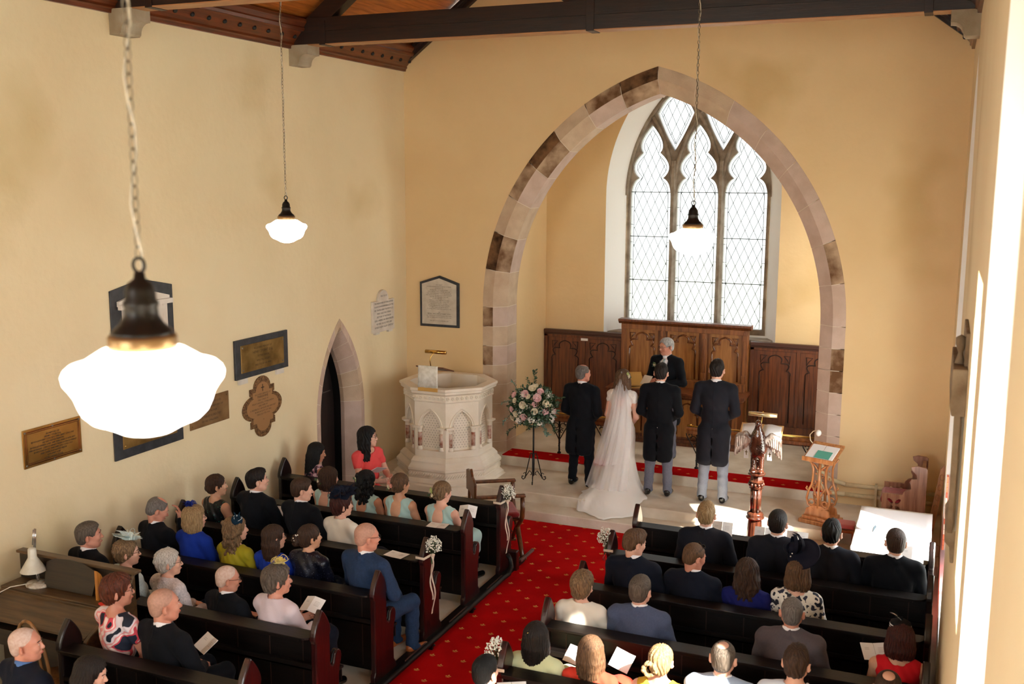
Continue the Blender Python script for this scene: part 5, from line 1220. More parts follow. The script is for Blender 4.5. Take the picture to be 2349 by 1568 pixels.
# positions in the arrangement's front disc: (right, up, kind, size)
fl = [(-0.13, -0.05, 'p', .052), (0.16, 0.03, 'p', .048), (0.045, 0.22, 'p', .055), (0.09, 0.30, 'p', .045), (-0.27, 0.24, 'p', .04), (-0.12, 0.27, 'p', .05), (-0.30, 0.04, 'p', .042), (0.01, 0.135, 'p', .036), (0.28, 0.02, 'p', .036),
      (-0.15, 0.12, 'i', .05), (0.01, 0.04, 'i', .046), (0.16, 0.14, 'i', .05), (-0.25, -0.02, 'i', .045), (-0.30, -0.10, 'i', .045), (-0.26, 0.17, 'i', .036), (0.23, 0.10, 'i', .036), (-0.02, 0.34, 'i', .05), (0.02, 0.37, 'i', .04),
      (-0.03, -0.09, 'c', .055), (0.08, -0.13, 'c', .055), (-0.20, -0.12, 'c', .055), (0.25, -0.08, 'c', .05), (0.24, -0.14, 'c', .04), (-0.08, 0.24, 'i', .035)]
C0 = vU*0.13
for x, z, k, R in fl:
    dep = math.sqrt(max(0.01, 1-(x/0.36)**2-(z-0.1)**2/0.10))*0.24
    p = C0+vR*x+vU*(z-0.02)+vF*dep; d = (p-C0-vU*0.05-vF*(-0.1))
    b = MB()
    if k == 'c':
        rr_ = random.Random(int(x*999)); d2 = d.normalized()
        for i in range(26):
            q = Vector((rr_.gauss(0, 1), rr_.gauss(0, 1), rr_.gauss(0, 1))).normalized(); b.ball(tuple(p+q*R*0.72), (R*0.34, R*0.34, R*0.22), M_wht, 6, None, 4)
        b.build('carnation', M_wht, t, fixn=False)
    else:
        rose(b, p, d, R*1.0, M_pink if k == 'p' else M_ivory, r); b.build('rose', None, t, fixn=False)
M_leaf = [mat('eucalyptus_leaf', (112, 136, 118), 0.6), mat('ruscus_leaf', (42, 68, 40), 0.45), mat('mid_green_leaf', (70, 98, 62), 0.5)]
def leaf(b, p, d, L_, W, m, roll):
    d = Vector(d).normalized(); s = d.cross(Vector((0, 0, 1)));
    s = s.normalized() if s.length > 0.01 else Vector((1, 0, 0)); n = d.cross(s); s = s*math.cos(roll)+n*math.sin(roll); n = d.cross(s); p = Vector(p)
    b.add([p, p+d*L_*.35+s*W*.5, p+d*L_*.75+s*W*.4, p+d*L_, p+d*L_*.75-s*W*.4, p+d*L_*.35-s*W*.5, p+d*L_*.5+n*W*.15], [(0, 1, 6), (1, 2, 6), (2, 3, 6), (3, 4, 6), (4, 5, 6), (5, 0, 6)], m)
b = MB()
for i in range(2300):
    q = Vector((r.gauss(0, 1), r.gauss(0, 1), r.gauss(0, 1))).normalized(); k = r.uniform(0.45, 0.98)
    p = C0+vU*0.05+Vector((q.x*0.355, q.y*0.28, q.z*0.29))*k
    leaf(b, p, q+Vector((r.uniform(-.8, .8), r.uniform(-.8, .8), r.uniform(-.8, .8))), r.uniform(0.035, 0.065), r.uniform(0.018, 0.036), M_leaf[r.choice([0, 1, 1, 2])], r.uniform(0, PI))
o = b.build('foliage', None, t, fixn=False); o['kind'] = 'stuff'
def spray(path, m, n, L_, W):
    b = MB(); P = [Vector(p) for p in path]; b.tube(P, 0.003, 4, M_leaf[1])
    for i in range(n):
        f = (i+1)/n*(len(P)-1); k = min(int(f), len(P)-2); p = P[k].lerp(P[k+1], f-k); d = (P[k+1]-P[k]).normalized(); s = Vector((r.gauss(0, 1), r.gauss(0, 1), r.gauss(0, 1))).cross(d).normalized()
        leaf(b, p, d*0.6+s, L_*r.uniform(.7, 1.1), W, m, r.uniform(0, PI))
    b.build('foliage_spray', None, t, fixn=False)
def V3(x, z, f=0.1): return tuple(C0+vR*x+vU*z+vF*f)
spray([V3(0, 0.2), V3(0.0, 0.40), V3(0.02, 0.56)], M_leaf[1], 34, 0.055, 0.022)
spray([V3(-0.05, 0.2), V3(-0.07, 0.38), V3(-0.10, 0.46)], M_leaf[2], 20, 0.05, 0.02)
spray([V3(0.2, 0.15), V3(0.33, 0.19), V3(0.42, 0.18)], M_leaf[1], 26, 0.04, 0.02)
spray([V3(-0.2, 0.1), V3(-0.36, 0.13), V3(-0.44, 0.11)], M_leaf[0], 24, 0.05, 0.018)
spray([V3(-0.15, -0.12, .2), V3(-0.26, -0.2, .22), V3(-0.36, -0.30, .2)], M_leaf[1], 30, 0.05, 0.02)
spray([V3(-0.2, 0.25), V3(-0.27, 0.36), V3(-0.30, 0.42)], M_leaf[0], 16, 0.035, 0.02)
spray([V3(-0.05, -0.12, .2), V3(-0.07, -0.24, .22)], M_leaf[1], 22, 0.045, 0.018)
spray([V3(0.12, -0.14, .2), V3(0.16, -0.27, .22), V3(0.20, -0.32, .2)], M_leaf[0], 26, 0.05, 0.03)
spray([V3(0.22, -0.12), V3(0.28, -0.24), V3(0.30, -0.30)], M_leaf[1], 26, 0.04, 0.02)
spray([V3(-0.3, -0.05), V3(-0.40, -0.14), V3(-0.43, -0.2)], M_leaf[0], 20, 0.035, 0.02)
b = MB()
for i in range(650):
    q = Vector((r.gauss(0, 1), r.gauss(0, 1), r.gauss(0, 1))).normalized(); cl = r.choice([(-0.1, 0.06), (0.1, 0.0), (-0.18, -0.04), (0.05, 0.2), (-0.15, 0.2), (0.2, 0.2), (0.26, -0.02)])
    p = C0+vU*(cl[1]+0.03)+vR*cl[0]+vF*0.2+q*0.07*r.random(); b.ball(tuple(p), 0.0045, seg=5, rings=3)
o = b.build('gypsophila', MATS['gypsophila_white'], t, fixn=False); o['kind'] = 'stuff'

# ---- orders of service
def booklet(loc, rz, tilt, label, opened=0.0, w=0.105, h=0.148, lines=True, roll=0.0):
    """folded paper booklet: two leaves meeting at a spine, lying or held at a tilt"""
    o = empty('order_of_service', loc, 0, label, 'booklet', 'white orders of service'); M = Rz(rz) @ Rx(tilt) @ Ry(roll)
    for s_ in (-1, 1):
        b = MB(); M2 = M @ Ry(-s_*opened); x0, x1 = sorted((s_*0.001, s_*w)); b.box(x0, x1, -h/2, h/2, -0.001, 0.001, M_paper, M2)
        if lines:
            for k in range(4 if s_ > 0 else 2): b.box(s_*w*0.25 if s_ > 0 else s_*w*0.75, s_*w*0.7 if s_ > 0 else s_*w*0.4, 0.03-k*0.012, 0.0315-k*0.012, 0.001, 0.0014, M_ink, M2)
        b.build('page', None, o)
    return o

# ================================================================== PEOPLE
SK = {'fair': mat('skin_fair', (224, 178, 154), 0.5, col2=(214, 160, 138), vscale=9, spec=0.35), 'ruddy': mat('skin_ruddy', (214, 154, 130), 0.45, col2=(198, 132, 110), vscale=9, spec=0.4),
      'tan': mat('skin_tan', (196, 142, 112), 0.5, col2=(180, 124, 96), vscale=9, spec=0.35), 'warm': mat('skin_warm', (210, 162, 130), 0.5, col2=(196, 144, 114), vscale=9, spec=0.35)}
def hairmat(n, c, c2): return mat('hair_'+n, c, 0.52, col2=c2, vscale=11, stretch=(13, 13, 1.3), bump=0.8, bscale=16, spec=0.3)
HC = {'dark': hairmat('dark', (36, 25, 20), (16, 11, 9)), 'black': hairmat('black', (16, 14, 14), (6, 6, 6)), 'brown': hairmat('brown', (72, 48, 33), (39, 25, 18)), 'ltbrown': hairmat('light_brown', (112, 82, 57), (69, 48, 33)),
      'blond': hairmat('blond', (173, 144, 104), (120, 93, 60)), 'dkblond': hairmat('dark_blond', (139, 110, 78), (83, 61, 42)), 'auburn': hairmat('auburn', (107, 52, 30), (58, 27, 16)), 'grey': hairmat('grey', (126, 120, 115), (81, 75, 71)),
      'greybrown': hairmat('grey_brown', (107, 95, 84), (63, 54, 46)), 'white': hairmat('white', (210, 204, 197), (159, 152, 143)), 'stub': mat('hair_stubble', (186, 142, 122), 0.6, col2=(170, 128, 110), vscale=60), 'stubw': mat('hair_stubble_grey', (192, 160, 144), 0.6, col2=(206, 184, 172), vscale=50), 'silver': hairmat('silver', (190, 189, 187), (125, 123, 122)), 'darkred': hairmat('dark_red', (72, 28, 20), (34, 13, 10))}
def cloth(n, c, **k):
    k.setdefault('rough', 0.85); k.setdefault('spec', 0.12); k.setdefault('bump', 0.5); k.setdefault('bscale', 9); k.setdefault('sheen', 0.03)
    r_ = k.pop('rough'); return mat('cloth_'+n, c, r_, **k)
M_navy = cloth('navy_suit', (22, 26, 38)); M_blk = cloth('black_suit', (17, 19, 24)); M_charcoal = cloth('charcoal_suit', (30, 32, 40)); M_blue = cloth('blue_suit', (40, 58, 88), var=0.2, vscale=60); M_slateblue = cloth('slate_blue_suit', (76, 86, 112), var=0.12, vscale=80)
M_shirt = cloth('white_shirt', (236, 234, 238)); M_greytr = cloth('grey_trousers', (112, 114, 128), var=0.15, vscale=70); M_ltgreytr = cloth('light_grey_trousers', (136, 142, 156), var=0.12, vscale=70)
M_shoe = mat('black_leather', (14, 13, 13), 0.2, coat=0.4); M_eyew = mat('eye_white', (232, 228, 222), 0.2); M_iris = mat('eye_dark', (40, 30, 24), 0.15); M_lip = mat('lips', (182, 96, 88), 0.5); M_brow = mat('brows', (60, 44, 34), 0.8); M_browg = mat('brows_grey', (150, 144, 138), 0.8)
M_spec = mat('dark_spectacles', (26, 22, 20), 0.3)
f32 = np.float32
def A(*v): return np.array(v, f32)
HEAD = [Prim('e', (0, -0.014, 0.037), (0.077, 0.098, 0.084), k=0), Prim('e', (0, 0.03, -0.02), (0.066, 0.066, 0.085), k=0.03), Prim('e', (0, 0.045, -0.075), (0.046, 0.042, 0.042), k=0.03),
        Prim('e', (0, 0.072, -0.100), (0.022, 0.020, 0.018), k=0.02), Prim('e', (0, 0.075, 0.030), (0.050, 0.018, 0.016), k=0.02),
        Prim('e', (0.031, 0.103, 0.008), (0.020, 0.016, 0.014), k=0.012, op='-'), Prim('e', (-0.031, 0.103, 0.008), (0.020, 0.016, 0.014), k=0.012, op='-'),
        Prim('e', (0.036, 0.072, -0.022), (0.024, 0.022, 0.022), k=0.02), Prim('e', (-0.036, 0.072, -0.022), (0.024, 0.022, 0.022), k=0.02),
        Prim('c', (0, 0.090, 0.012), (0, 0.113, -0.026), 0.008, 0.0125, k=0.010), Prim('e', (0.011, 0.103, -0.031), (0.009, 0.010, 0.008), k=0.006), Prim('e', (-0.011, 0.103, -0.031), (0.009, 0.010, 0.008), k=0.006),
        Prim('e', (0, 0.094, -0.057), (0.023, 0.012, 0.0075), k=0.008), Prim('e', (0, 0.092, -0.068), (0.019, 0.012, 0.0075), k=0.008)]
for _s in (-1, 1):
    HEAD += [Prim('e', (_s*0.089, -0.014, -0.010), (0.0095, 0.023, 0.034), k=0.004, R=rotm(rx=-0.2, rz=-_s*0.75)), Prim('e', (_s*0.101, -0.002, -0.004), (0.007, 0.012, 0.019), k=0.004, op='-')]
    HEAD += [Prim('e', (_s*0.031, 0.083, 0.007), (0.0125, 0.0125, 0.011), k=0.004)]
JAW = [Prim('c', (-0.05, 0.0, -0.055), (-0.03, 0.055, -0.088), 0.026, 0.022, k=0.02), Prim('c', (0.05, 0.0, -0.055), (0.03, 0.055, -0.088), 0.026, 0.022, k=0.02)]

def hair_prims(style):
    t = 0.010; P = []; disp = 0.0016; freq = 30; cutz = -0.078; ear = True; face = True
    def shell(t): return [Prim('e', (0, -0.016, 0.037), (0.077+t, 0.098+t, 0.084+t), k=0), Prim('e', (0, -0.055, -0.025), (0.060+t, 0.048+t, 0.055+t), k=0.03)]
    def cut_face(zf=-0.02): return [Prim('e', (0, 0.135, zf+0.030), (0.092, 0.105, 0.094), k=0.010, op='-')]
    def cut_ear(): return [Prim('e', (s*0.096, 0.006, -0.034), (0.034, 0.042, 0.064), k=0.006, op='-') for s in (-1, 1)]
    def cut_low(z): return [Prim('b', (0, -0.02, z-0.10), (0.2, 0.2, 0.10), 0.0, k=0.010, op='-')]
    def strands(n, a0, a1, L_, r0, r1, wave=0.0, out=0.0, top=0.05, seed=0):
        rr = random.Random(seed); Q = []
        for i in range(n):
            a = a0+(a1-a0)*i/(n-1); ca, sa = math.cos(a), math.sin(a)  # a=0 is the back of the head
            p = [A(sa*0.070, -ca*0.085-0.01, top), A(sa*0.088, -ca*0.098-0.012, -0.06)]; m = 4; ph = rr.uniform(0, 6)
            LL = L_*rr.uniform(0.88, 1.05)
            for k in range(1, m+1):
                z = -0.06-LL*k/m; w = wave*math.sin(ph+k*2.2)
                p.append(A(sa*(0.088+out*k/m)+w*ca, -ca*(0.098-0.018*k/m)-0.012+abs(w)*0.4*-ca, z))
            for k in range(len(p)-1):
                ra = r0+(r1-r0)*k/(len(p)-1); rb = r0+(r1-r0)*(k+1)/(len(p)-1); Q.append(Prim('c', p[k], p[k+1], ra, rb, k=0.008))
        return Q
    if style == 'short': P = shell(0.010)+[Prim('e', (0, 0.012, 0.070), (0.068, 0.080, 0.060), k=0.02)]+cut_face(-0.030)+cut_ear()+cut_low(-0.075)
    elif style == 'quiff': P = shell(0.009)+[Prim('e', (0, 0.030, 0.088), (0.062, 0.068, 0.048), k=0.02)]+cut_face(-0.035)+cut_ear()+cut_low(-0.072); disp = 0.0035; freq = 16
    elif style == 'crop': P = shell(0.006)+cut_face(-0.025)+cut_ear()+cut_low(-0.075); disp = 0.001
    elif style == 'thin': P = shell(0.006)+cut_face(-0.018)+cut_ear()+cut_low(-0.075)+[Prim('e', (0, 0.03, 0.15), (0.066, 0.10, 0.062), k=0.006, op='-')]; disp = 0.0008
    elif style == 'fringe': P = shell(0.006)+cut_face(-0.010)+cut_ear()+cut_low(-0.075)+[Prim('e', (0, 0.02, 0.12), (0.073, 0.15, 0.085), k=0.008, op='-')]; disp = 0.001
    elif style == 'balding': P = shell(0.008)+cut_face(-0.018)+cut_ear()+cut_low(-0.08)+[Prim('e', (0, -0.055, 0.125), (0.052, 0.060, 0.034), k=0.006, op='-')]; disp = 0.0014
    elif style == 'stubble': P = shell(0.0016)+cut_face(0.0)+cut_ear()+cut_low(-0.07); disp = 0
    elif style == 'pixie': P = shell(0.020)+[Prim('e', (0, 0.01, 0.080), (0.078, 0.088, 0.058), k=0.02), Prim('e', (0, -0.07, -0.045), (0.058, 0.040, 0.050), k=0.02)]+cut_face(-0.040)+cut_low(-0.105); disp = 0.005; freq = 13; P += [Prim('e', (s*0.104, 0.03, -0.05), (0.03, 0.035, 0.05), k=0.008, op='-') for s in (-1, 1)]
    elif style == 'curlyshort':
        P = shell(0.018); rr = random.Random(3)
        for i in range(60):
            q = np.array([rr.gauss(0, 1), rr.gauss(0, 1)-0.3, rr.gauss(0, 1)+0.3]); q /= np.linalg.norm(q)
            P.append(Prim('e', A(0, -0.02, 0.03)+(q*np.array([0.088, 0.108, 0.092])).astype(f32), (0.018, 0.018, 0.018), k=0.006))
        P += cut_face(-0.035)+cut_low(-0.10); disp = 0.002; freq = 20
    elif style == 'bob': P = shell(0.022)+strands(13, -2.0, 2.0, 0.06, 0.030, 0.022, 0.006, 0.004)+cut_face(-0.045)+[Prim('b', (0, 0.16, -0.06), (0.07, 0.08, 0.09), 0.01, k=0.01, op='-')]; disp = 0.004
    elif style == 'long': P = shell(0.016)+strands(15, -1.9, 1.9, 0.23, 0.028, 0.016, 0.004, 0.012, seed=4)+cut_face(-0.045)+[Prim('b', (0, 0.17, -0.12), (0.075, 0.09, 0.16), 0.01, k=0.01, op='-')]; disp = 0.003; freq = 34
    elif style == 'halfup': P = shell(0.018)+[Prim('e', (0, -0.085, 0.055), (0.050, 0.030, 0.040), k=0.02)]+strands(15, -1.7, 1.7, 0.20, 0.026, 0.015, 0.007, 0.012, top=0.0, seed=9)+cut_face(-0.040)+[Prim('b', (0, 0.17, -0.12), (0.075, 0.10, 0.16), 0.01, k=0.01, op='-')]; disp = 0.003
    elif style == 'wavy': P = shell(0.022)+strands(15, -1.9, 1.9, 0.22, 0.032, 0.018, 0.022, 0.020, seed=6)+cut_face(-0.045)+[Prim('b', (0, 0.17, -0.12), (0.075, 0.09, 0.16), 0.01, k=0.01, op='-')]; disp = 0.005; freq = 18
    elif style == 'curlylong':
        P = shell(0.022)+cut_face(-0.04); rr = random.Random(5)
        for i in range(120):
            a = rr.uniform(-1.9, 1.9); z = rr.uniform(-0.24, 0.08); R_ = 0.09+0.02*rr.random()
            P.append(Prim('e', A(math.sin(a)*R_, -math.cos(a)*R_*1.1-0.01, z), (0.019, 0.019, 0.026), k=0.007))
        P += [Prim('c', A(math.sin(a)*0.075, -math.cos(a)*0.09, 0), A(math.sin(a)*0.08, -math.cos(a)*0.085, -0.2), 0.03, 0.02, k=0.01) for a in (-1.4, -0.7, 0, 0.7, 1.4)]
        disp = 0.003; freq = 24
    elif style in ('updo', 'braid', 'bun'):
        P = shell(0.014)+cut_face(-0.042)+cut_low(-0.085)+[Prim('e', (s*0.10, 0.03, -0.05), (0.03, 0.035, 0.055), k=0.008, op='-') for s in (-1, 1)]; rr = random.Random(7)
        if style == 'updo':
            for i in range(26): a = rr.uniform(0, 6.28); r_ = rr.uniform(0, 0.05); P.append(Prim('e', A(r_*1.1*math.cos(a), -0.115-0.018*rr.random(), -0.012+r_*math.sin(a)*1.05), (0.019, 0.017, 0.015), k=0.004))
        elif style == 'braid':
            for i in range(26): a = i*PI/13; P.append(Prim('e', A(0.084*math.cos(a), -0.03-0.062*math.sin(a)*0.9, 0.06-0.045*math.sin(a)+0.012*(i % 2)), (0.018, 0.018, 0.014), k=0.005))
            for i in range(12): a = rr.uniform(0, 6.28); P.append(Prim('e', A(0.03*math.cos(a), -0.11, -0.03+0.025*math.sin(a)), (0.02, 0.018, 0.018), k=0.006))
        else:
            for i in range(40): a = rr.uniform(0, 6.28); b_ = rr.uniform(-1, 1); P.append(Prim('e', A(-0.055+0.045*math.cos(a), -0.125+0.02*b_, -0.025+0.045*math.sin(a)), (0.016, 0.018, 0.015), k=0.004))
        disp = 0.0042; freq = 18
    return P, disp, freq

def arm_chain(sh, el, wr, g=0.0, f=1.0): return [Prim('c', sh, el, 0.050*f+g, 0.041*f+g, k=0.03), Prim('c', el, wr, 0.041*f+g, 0.027*f+g, k=0.02)]
def hand_prims(wr, d, n, side, curl=0.5, s=1.0):
    """palm, four jointed fingers and a thumb; d points from wrist to fingertips, n is the back of the hand"""
    d = np.array(d, float); d /= np.linalg.norm(d); n = np.array(n, float); n -= d*(n @ d); n /= np.linalg.norm(n); u = np.cross(d, n)*side   # u towards the thumb
    wr = np.array(wr, float); P = [Prim('c', wr, wr+d*0.05*s, 0.026*s, 0.024*s, k=0.015)]
    c = wr+d*0.055*s; Rm = np.stack([u, d, n], 1); P.append(Prim('e', c, (0.040*s, 0.050*s, 0.015*s), k=0.012, R=Rm))
    for i, (o, L_) in enumerate(((0.028, 0.070), (0.010, 0.078), (-0.009, 0.073), (-0.027, 0.058))):
        p = wr+d*0.095*s+u*o*s; cur = d.copy()
        for k, (fl, ll) in enumerate(((0.45, 0.42), (0.9, 0.33), (0.6, 0.25))):
            a = fl*curl; cur = cur*math.cos(a)-n*math.sin(a); cur /= np.linalg.norm(cur); nn = np.cross(cur, u)*1.0
            q = p+cur*L_*ll*s; P.append(Prim('c', p, q, (0.0092-0.0008*k)*s, (0.0085-0.0009*k)*s, k=0.003)); p = q
            n2 = n
    p = wr+d*0.03*s+u*0.030*s; q = p+(u*0.75+d*0.65-n*0.2)*0.034*s; r_ = q+(u*0.15+d*0.9-n*0.35)*0.030*s
    P += [Prim('c', p, q, 0.0125*s, 0.0105*s, k=0.008), Prim('c', q, r_, 0.0100*s, 0.0085*s, k=0.003)]
    return P

def frame_R(yaw, pitch=0.0, roll=0.0):
    return np.array(Matrix.Rotation(yaw, 3, 'Z') @ Matrix.Rotation(pitch, 3, 'X') @ Matrix.Rotation(roll, 3, 'Y'), dtype=f32)
EYE_ME = {}
def face_parts(root, H, R, s, brow, glasses=None):
    M = Matrix.Translation(Vector([float(v) for v in H])) @ Matrix([[float(v) for v in r] for r in R]).to_4x4() @ Matrix.Scale(s, 4)
    def put(name, key, make):
        if key not in EYE_ME: EYE_ME[key] = make()
        o = bpy.data.objects.new(name, EYE_ME[key]); COL.objects.link(o); o.parent = root; o.matrix_local = M; return o
    def mk(fn):
        def g():
            b = MB(); fn(b); o = b.build('t'); me = o.data; COL.objects.unlink(o); bpy.data.objects.remove(o); return me
        return g
    for sx, n in ((-1, 'l'), (1, 'r')):
        put('eye', 'eye'+n, mk(lambda b: (b.ball((sx*0.031, 0.0885, 0.007), (0.0105, 0.0085, 0.0046), M_eyew, 10, None, 6), b.ball((sx*0.031, 0.0942, 0.007), (0.0048, 0.0032, 0.0045), M_iris, 8, None, 5))))
        put('eyebrow', 'brow'+n+brow.name, mk(lambda b: b.tube([(sx*0.016, 0.0995, 0.027), (sx*0.032, 0.0975, 0.032), (sx*0.048, 0.086, 0.028)], 0.0034, 5, brow, flat=0.7)))
    put('mouth', 'mouth', mk(lambda b: b.tube([(-0.022, 0.0965, -0.0625), (-0.010, 0.1045, -0.0612), (0, 0.106, -0.062), (0.010, 0.1045, -0.0612), (0.022, 0.0965, -0.0625)], [0.002, 0.0045, 0.0045, 0.0045, 0.002], 6, M_lip)))
    if glasses:
        def gl(b, y=0.108, z=0.006):
            for sx in (-1, 1):
                b.tube([(sx*(0.033+0.023*math.cos(a)), y-0.006*abs(math.cos(a)), z+0.017*math.sin(a)) for a in [i*PI/7 for i in range(14)]], 0.0018, 5, M_spec, closed=True)
                b.tube([(sx*0.056, y-0.008, z+0.006), (sx*0.078, 0.06, z+0.008), (sx*0.086, 0.0, z+0.010), (sx*0.084, -0.018, z-0.004)], 0.0017, 5, M_spec)
            b.tube([(-0.011, y, z+0.003), (0, y+0.002, z+0.006), (0.011, y, z+0.003)], 0.0017, 5, M_spec)
        if glasses == 'top':
            M3 = M @ Matrix.Translation((0, -0.035, 0.052)) @ Matrix.Rotation(0.60, 4, 'X'); b = MB(); gl(b)
            for sx in (-1, 1): b.ball((sx*0.033, 0.106, 0.006), (0.021, 0.003, 0.016), M_iris, 10, None, 5)
            o = b.build('sunglasses', None, root); o.matrix_local = M3
        else: put('glasses', 'glasses', mk(gl))
    return M

def person(label, head, yaw=0.0, pitch=0.0, roll=0.0, body=0.0, seat=True, z0=0.0, skin='fair', hair=('short', 'brown'), wear=('suit', None), female=False, s=1.0, arms='lap', glasses=None, group=None, lean=0.0, hatfn=None, extra=None, brow=None, lean_x=0.0, hy=0.03):
    """head: world position of the head centre; body: turn of the trunk; yaw: gaze relative to straight ahead"""
    fe = female; hs = 0.95*s if fe else 1.0*s; W = 0.88 if fe else 1.07; W *= s
    hz = head[2]-z0; Rb = Matrix.Rotation(body, 3, 'Z')
    # local frame: x right, y forward; trunk origin under the pelvis
    ly = -0.03+lean if seat else 0.02+lean
    off = Rb @ Vector((lean_x, ly, 0)); org = Vector((head[0], head[1], z0))-off
    H = A(lean_x, ly, hz); Rh = frame_R(yaw-body, pitch, roll)
    sh = hz-0.212*hs; 
    if seat: pel = A(0, 0.02, 0.53); wa = A(0, -0.02+lean*0.3, 0.53+(sh-0.53)*0.42); ch = A(lean_x*0.6, -0.055+lean*0.7, sh-0.115); nb = A(lean_x*0.9, -0.055+lean*0.9, sh+0.028)
    else: pel = A(0, 0.0, hz*0.548); wa = A(0, 0.0, hz*0.66); ch = A(0, -0.01, sh-0.125); nb = A(0, -0.012+lean*0.8, sh+0.028)
    sx = 0.178*W; S_ = {q: A(q*sx+lean_x*0.8, nb[1]+0.002, sh-0.012) for q in (-1, 1)}
    if arms == 'lap': E = {q: A(q*0.235*W, 0.03+lean*0.4, sh-0.27) for q in (-1, 1)}; Wr = {q: A(q*0.07, 0.245, 0.635) for q in (-1, 1)}
    elif arms == 'book': E = {q: A(q*0.225*W, 0.06+lean*0.4, sh-0.26) for q in (-1, 1)}; Wr = {q: A(q*0.10, 0.27, sh-0.27) for q in (-1, 1)}
    elif arms == 'clasp': E = {q: A(q*0.232*W, -0.015, sh-0.30) for q in (-1, 1)}; Wr = {q: A(q*0.080, 0.18, sh-0.46) for q in (-1, 1)}
    elif arms == 'hold': E = {q: A(q*0.255*W, 0.0, sh-0.29) for q in (-1, 1)}; Wr = {-1: A(-0.055, 0.22, sh-0.30), 1: A(0.13, 0.23, sh-0.27)}
    elif arms == 'face': E = {-1: A(-0.235, 0.03, sh-0.27), 1: A(0.22, 0.17, sh-0.22)}; Wr = {-1: A(-0.05, 0.25, 0.64), 1: A(0.085, 0.19, hz-0.125)}
    elif arms == 'side': E = {q: A(q*0.24*W, -0.01, sh-0.28) for q in (-1, 1)}; Wr = {q: A(q*0.12, 0.15, sh-0.42) for q in (-1, 1)}
    if seat: hip = {q: A(q*0.095*W, 0.05, 0.525) for q in (-1, 1)}; kn = {q: A(q*0.115, 0.43, 0.525) for q in (-1, 1)}; an = {q: A(q*0.115, 0.43, 0.10) for q in (-1, 1)}
    else: hip = {q: A(q*0.095*W, 0.0, hz*0.53) for q in (-1, 1)}; kn = {q: A(q*0.105*W, 0.01, hz*0.285) for q in (-1, 1)}; an = {q: A(q*0.12*W, -0.01, 0.09) for q in (-1, 1)}
    th = 0.9 if fe else 1.0; nr = 0.047 if fe else 0.057
    def torso(g=0.0, k=None):
        D = 1.0 if not fe else 0.94
        Q = [Prim('e', pel, (0.165*W*(1.06 if fe else 1)+g, 0.118*s+g, 0.125+g), k=0.05), Prim('e', wa, (0.142*W*(0.92 if fe else 1)+g, 0.104*s*D+g, 0.155+g), k=0.07), Prim('e', ch, (0.160*W+g, 0.112*s*D+g, 0.158*s+g), k=0.07),
             Prim('c', S_[-1], S_[1], 0.052*th*s+g, 0.052*th*s+g, k=0.05)]
        for q in (-1, 1): Q.append(Prim('c', nb+A(0, 0, 0.03), nb+(S_[q]-nb)*0.72+A(0, 0, 0.012), 0.042*th*s+g, 0.040*th*s+g, k=0.04))
        if fe: Q += [Prim('e', ch+A(q*0.068, 0.085, -0.03), (0.062+g, 0.055+g, 0.062+g), k=0.03) for q in (-1, 1)]
        return Q
    neck = [Prim('c', nb-A(0, 0, 0.03), H+Rh @ A(0, -0.025, -0.055)*hs, nr*s, nr*s*0.95, k=0.025)]
    headp = [q.xf(H, Rh, hs) for q in HEAD+(JAW if not fe else [])]
    kind, cm = wear[0], wear[1]; tr = wear[2] if len(wear) > 2 else M_blk
    suit = kind in ('suit', 'tail', 'shirtjacket')
    P = torso()+neck+headp
    for q in (-1, 1): P += arm_chain(S_[q], E[q], Wr[q], 0, th*s)
    hs2 = 0.92 if fe else 1.0; hh = 0.0085
    for q in (-1, 1):
        if arms == 'lap': d = (-q*0.6, 0.7, -0.2); n = (q*0.15, 0.2, 1)
        elif arms == 'book': d = (-q*0.35, 0.8, 0.1); n = (q*0.9, 0, -0.35) if True else 0
        elif arms == 'face' and q == 1: d = (-0.45, 0.05, 1.0); n = (0.6, 0.7, 0.0)
        elif arms == 'face': d = (0.5, 0.6, -0.2); n = (0, 0.2, 1)
        elif arms == 'hold': d = (-q*0.8, 0.45, -0.05); n = (0, 0.75, 0.6)
        else: d = (-q*0.75, 0.35, -0.45); n = (q*0.2, 0.8, 0.5)
        P += hand_prims(Wr[q], d, n, -q, 0.75, hs2*s)
    if not suit or fe:
        for q in (-1, 1): P += [Prim('c', hip[q], kn[q], 0.078*W, 0.055*s, k=0.04), Prim('c', kn[q], an[q], 0.052*s, 0.034*s, k=0.02)]
    bh = 0.0060 if arms in ('hold', 'face') else 0.0078
    root = blob('person', P, bh, SK[skin]); root.location = org; root.rotation_euler = (0, 0, body)
    tag(root, label, 'person', group)
    # hair
    st, hc = hair
    if st:
        Q, dp, fq = hair_prims(st); Q = [q.xf(H, Rh, hs) for q in Q]
        def disp(X, H=H, R=Rh, dp=dp, fq=fq):
            L_ = (X-H) @ R; a = np.arctan2(L_[:, 0], -L_[:, 1]-0.02); return dp*np.sin(a*fq+L_[:, 2]*25+2*np.sin(L_[:, 2]*40+a*3))
        blob('hair', Q, 0.0055, HC[hc], root, disp if dp else None)
    b_ = brow or (M_browg if hc in ('grey', 'white', 'silver') or hair[0] is None else M_brow)
    MH = face_parts(root, H, Rh, hs, b_, glasses)
    # clothing
    neckcut = Prim('c', nb+A(0, 0.01, 0.03), nb+A(0, 0.02, 0.22), 0.062*s, 0.10*s, k=0.008, op='-')
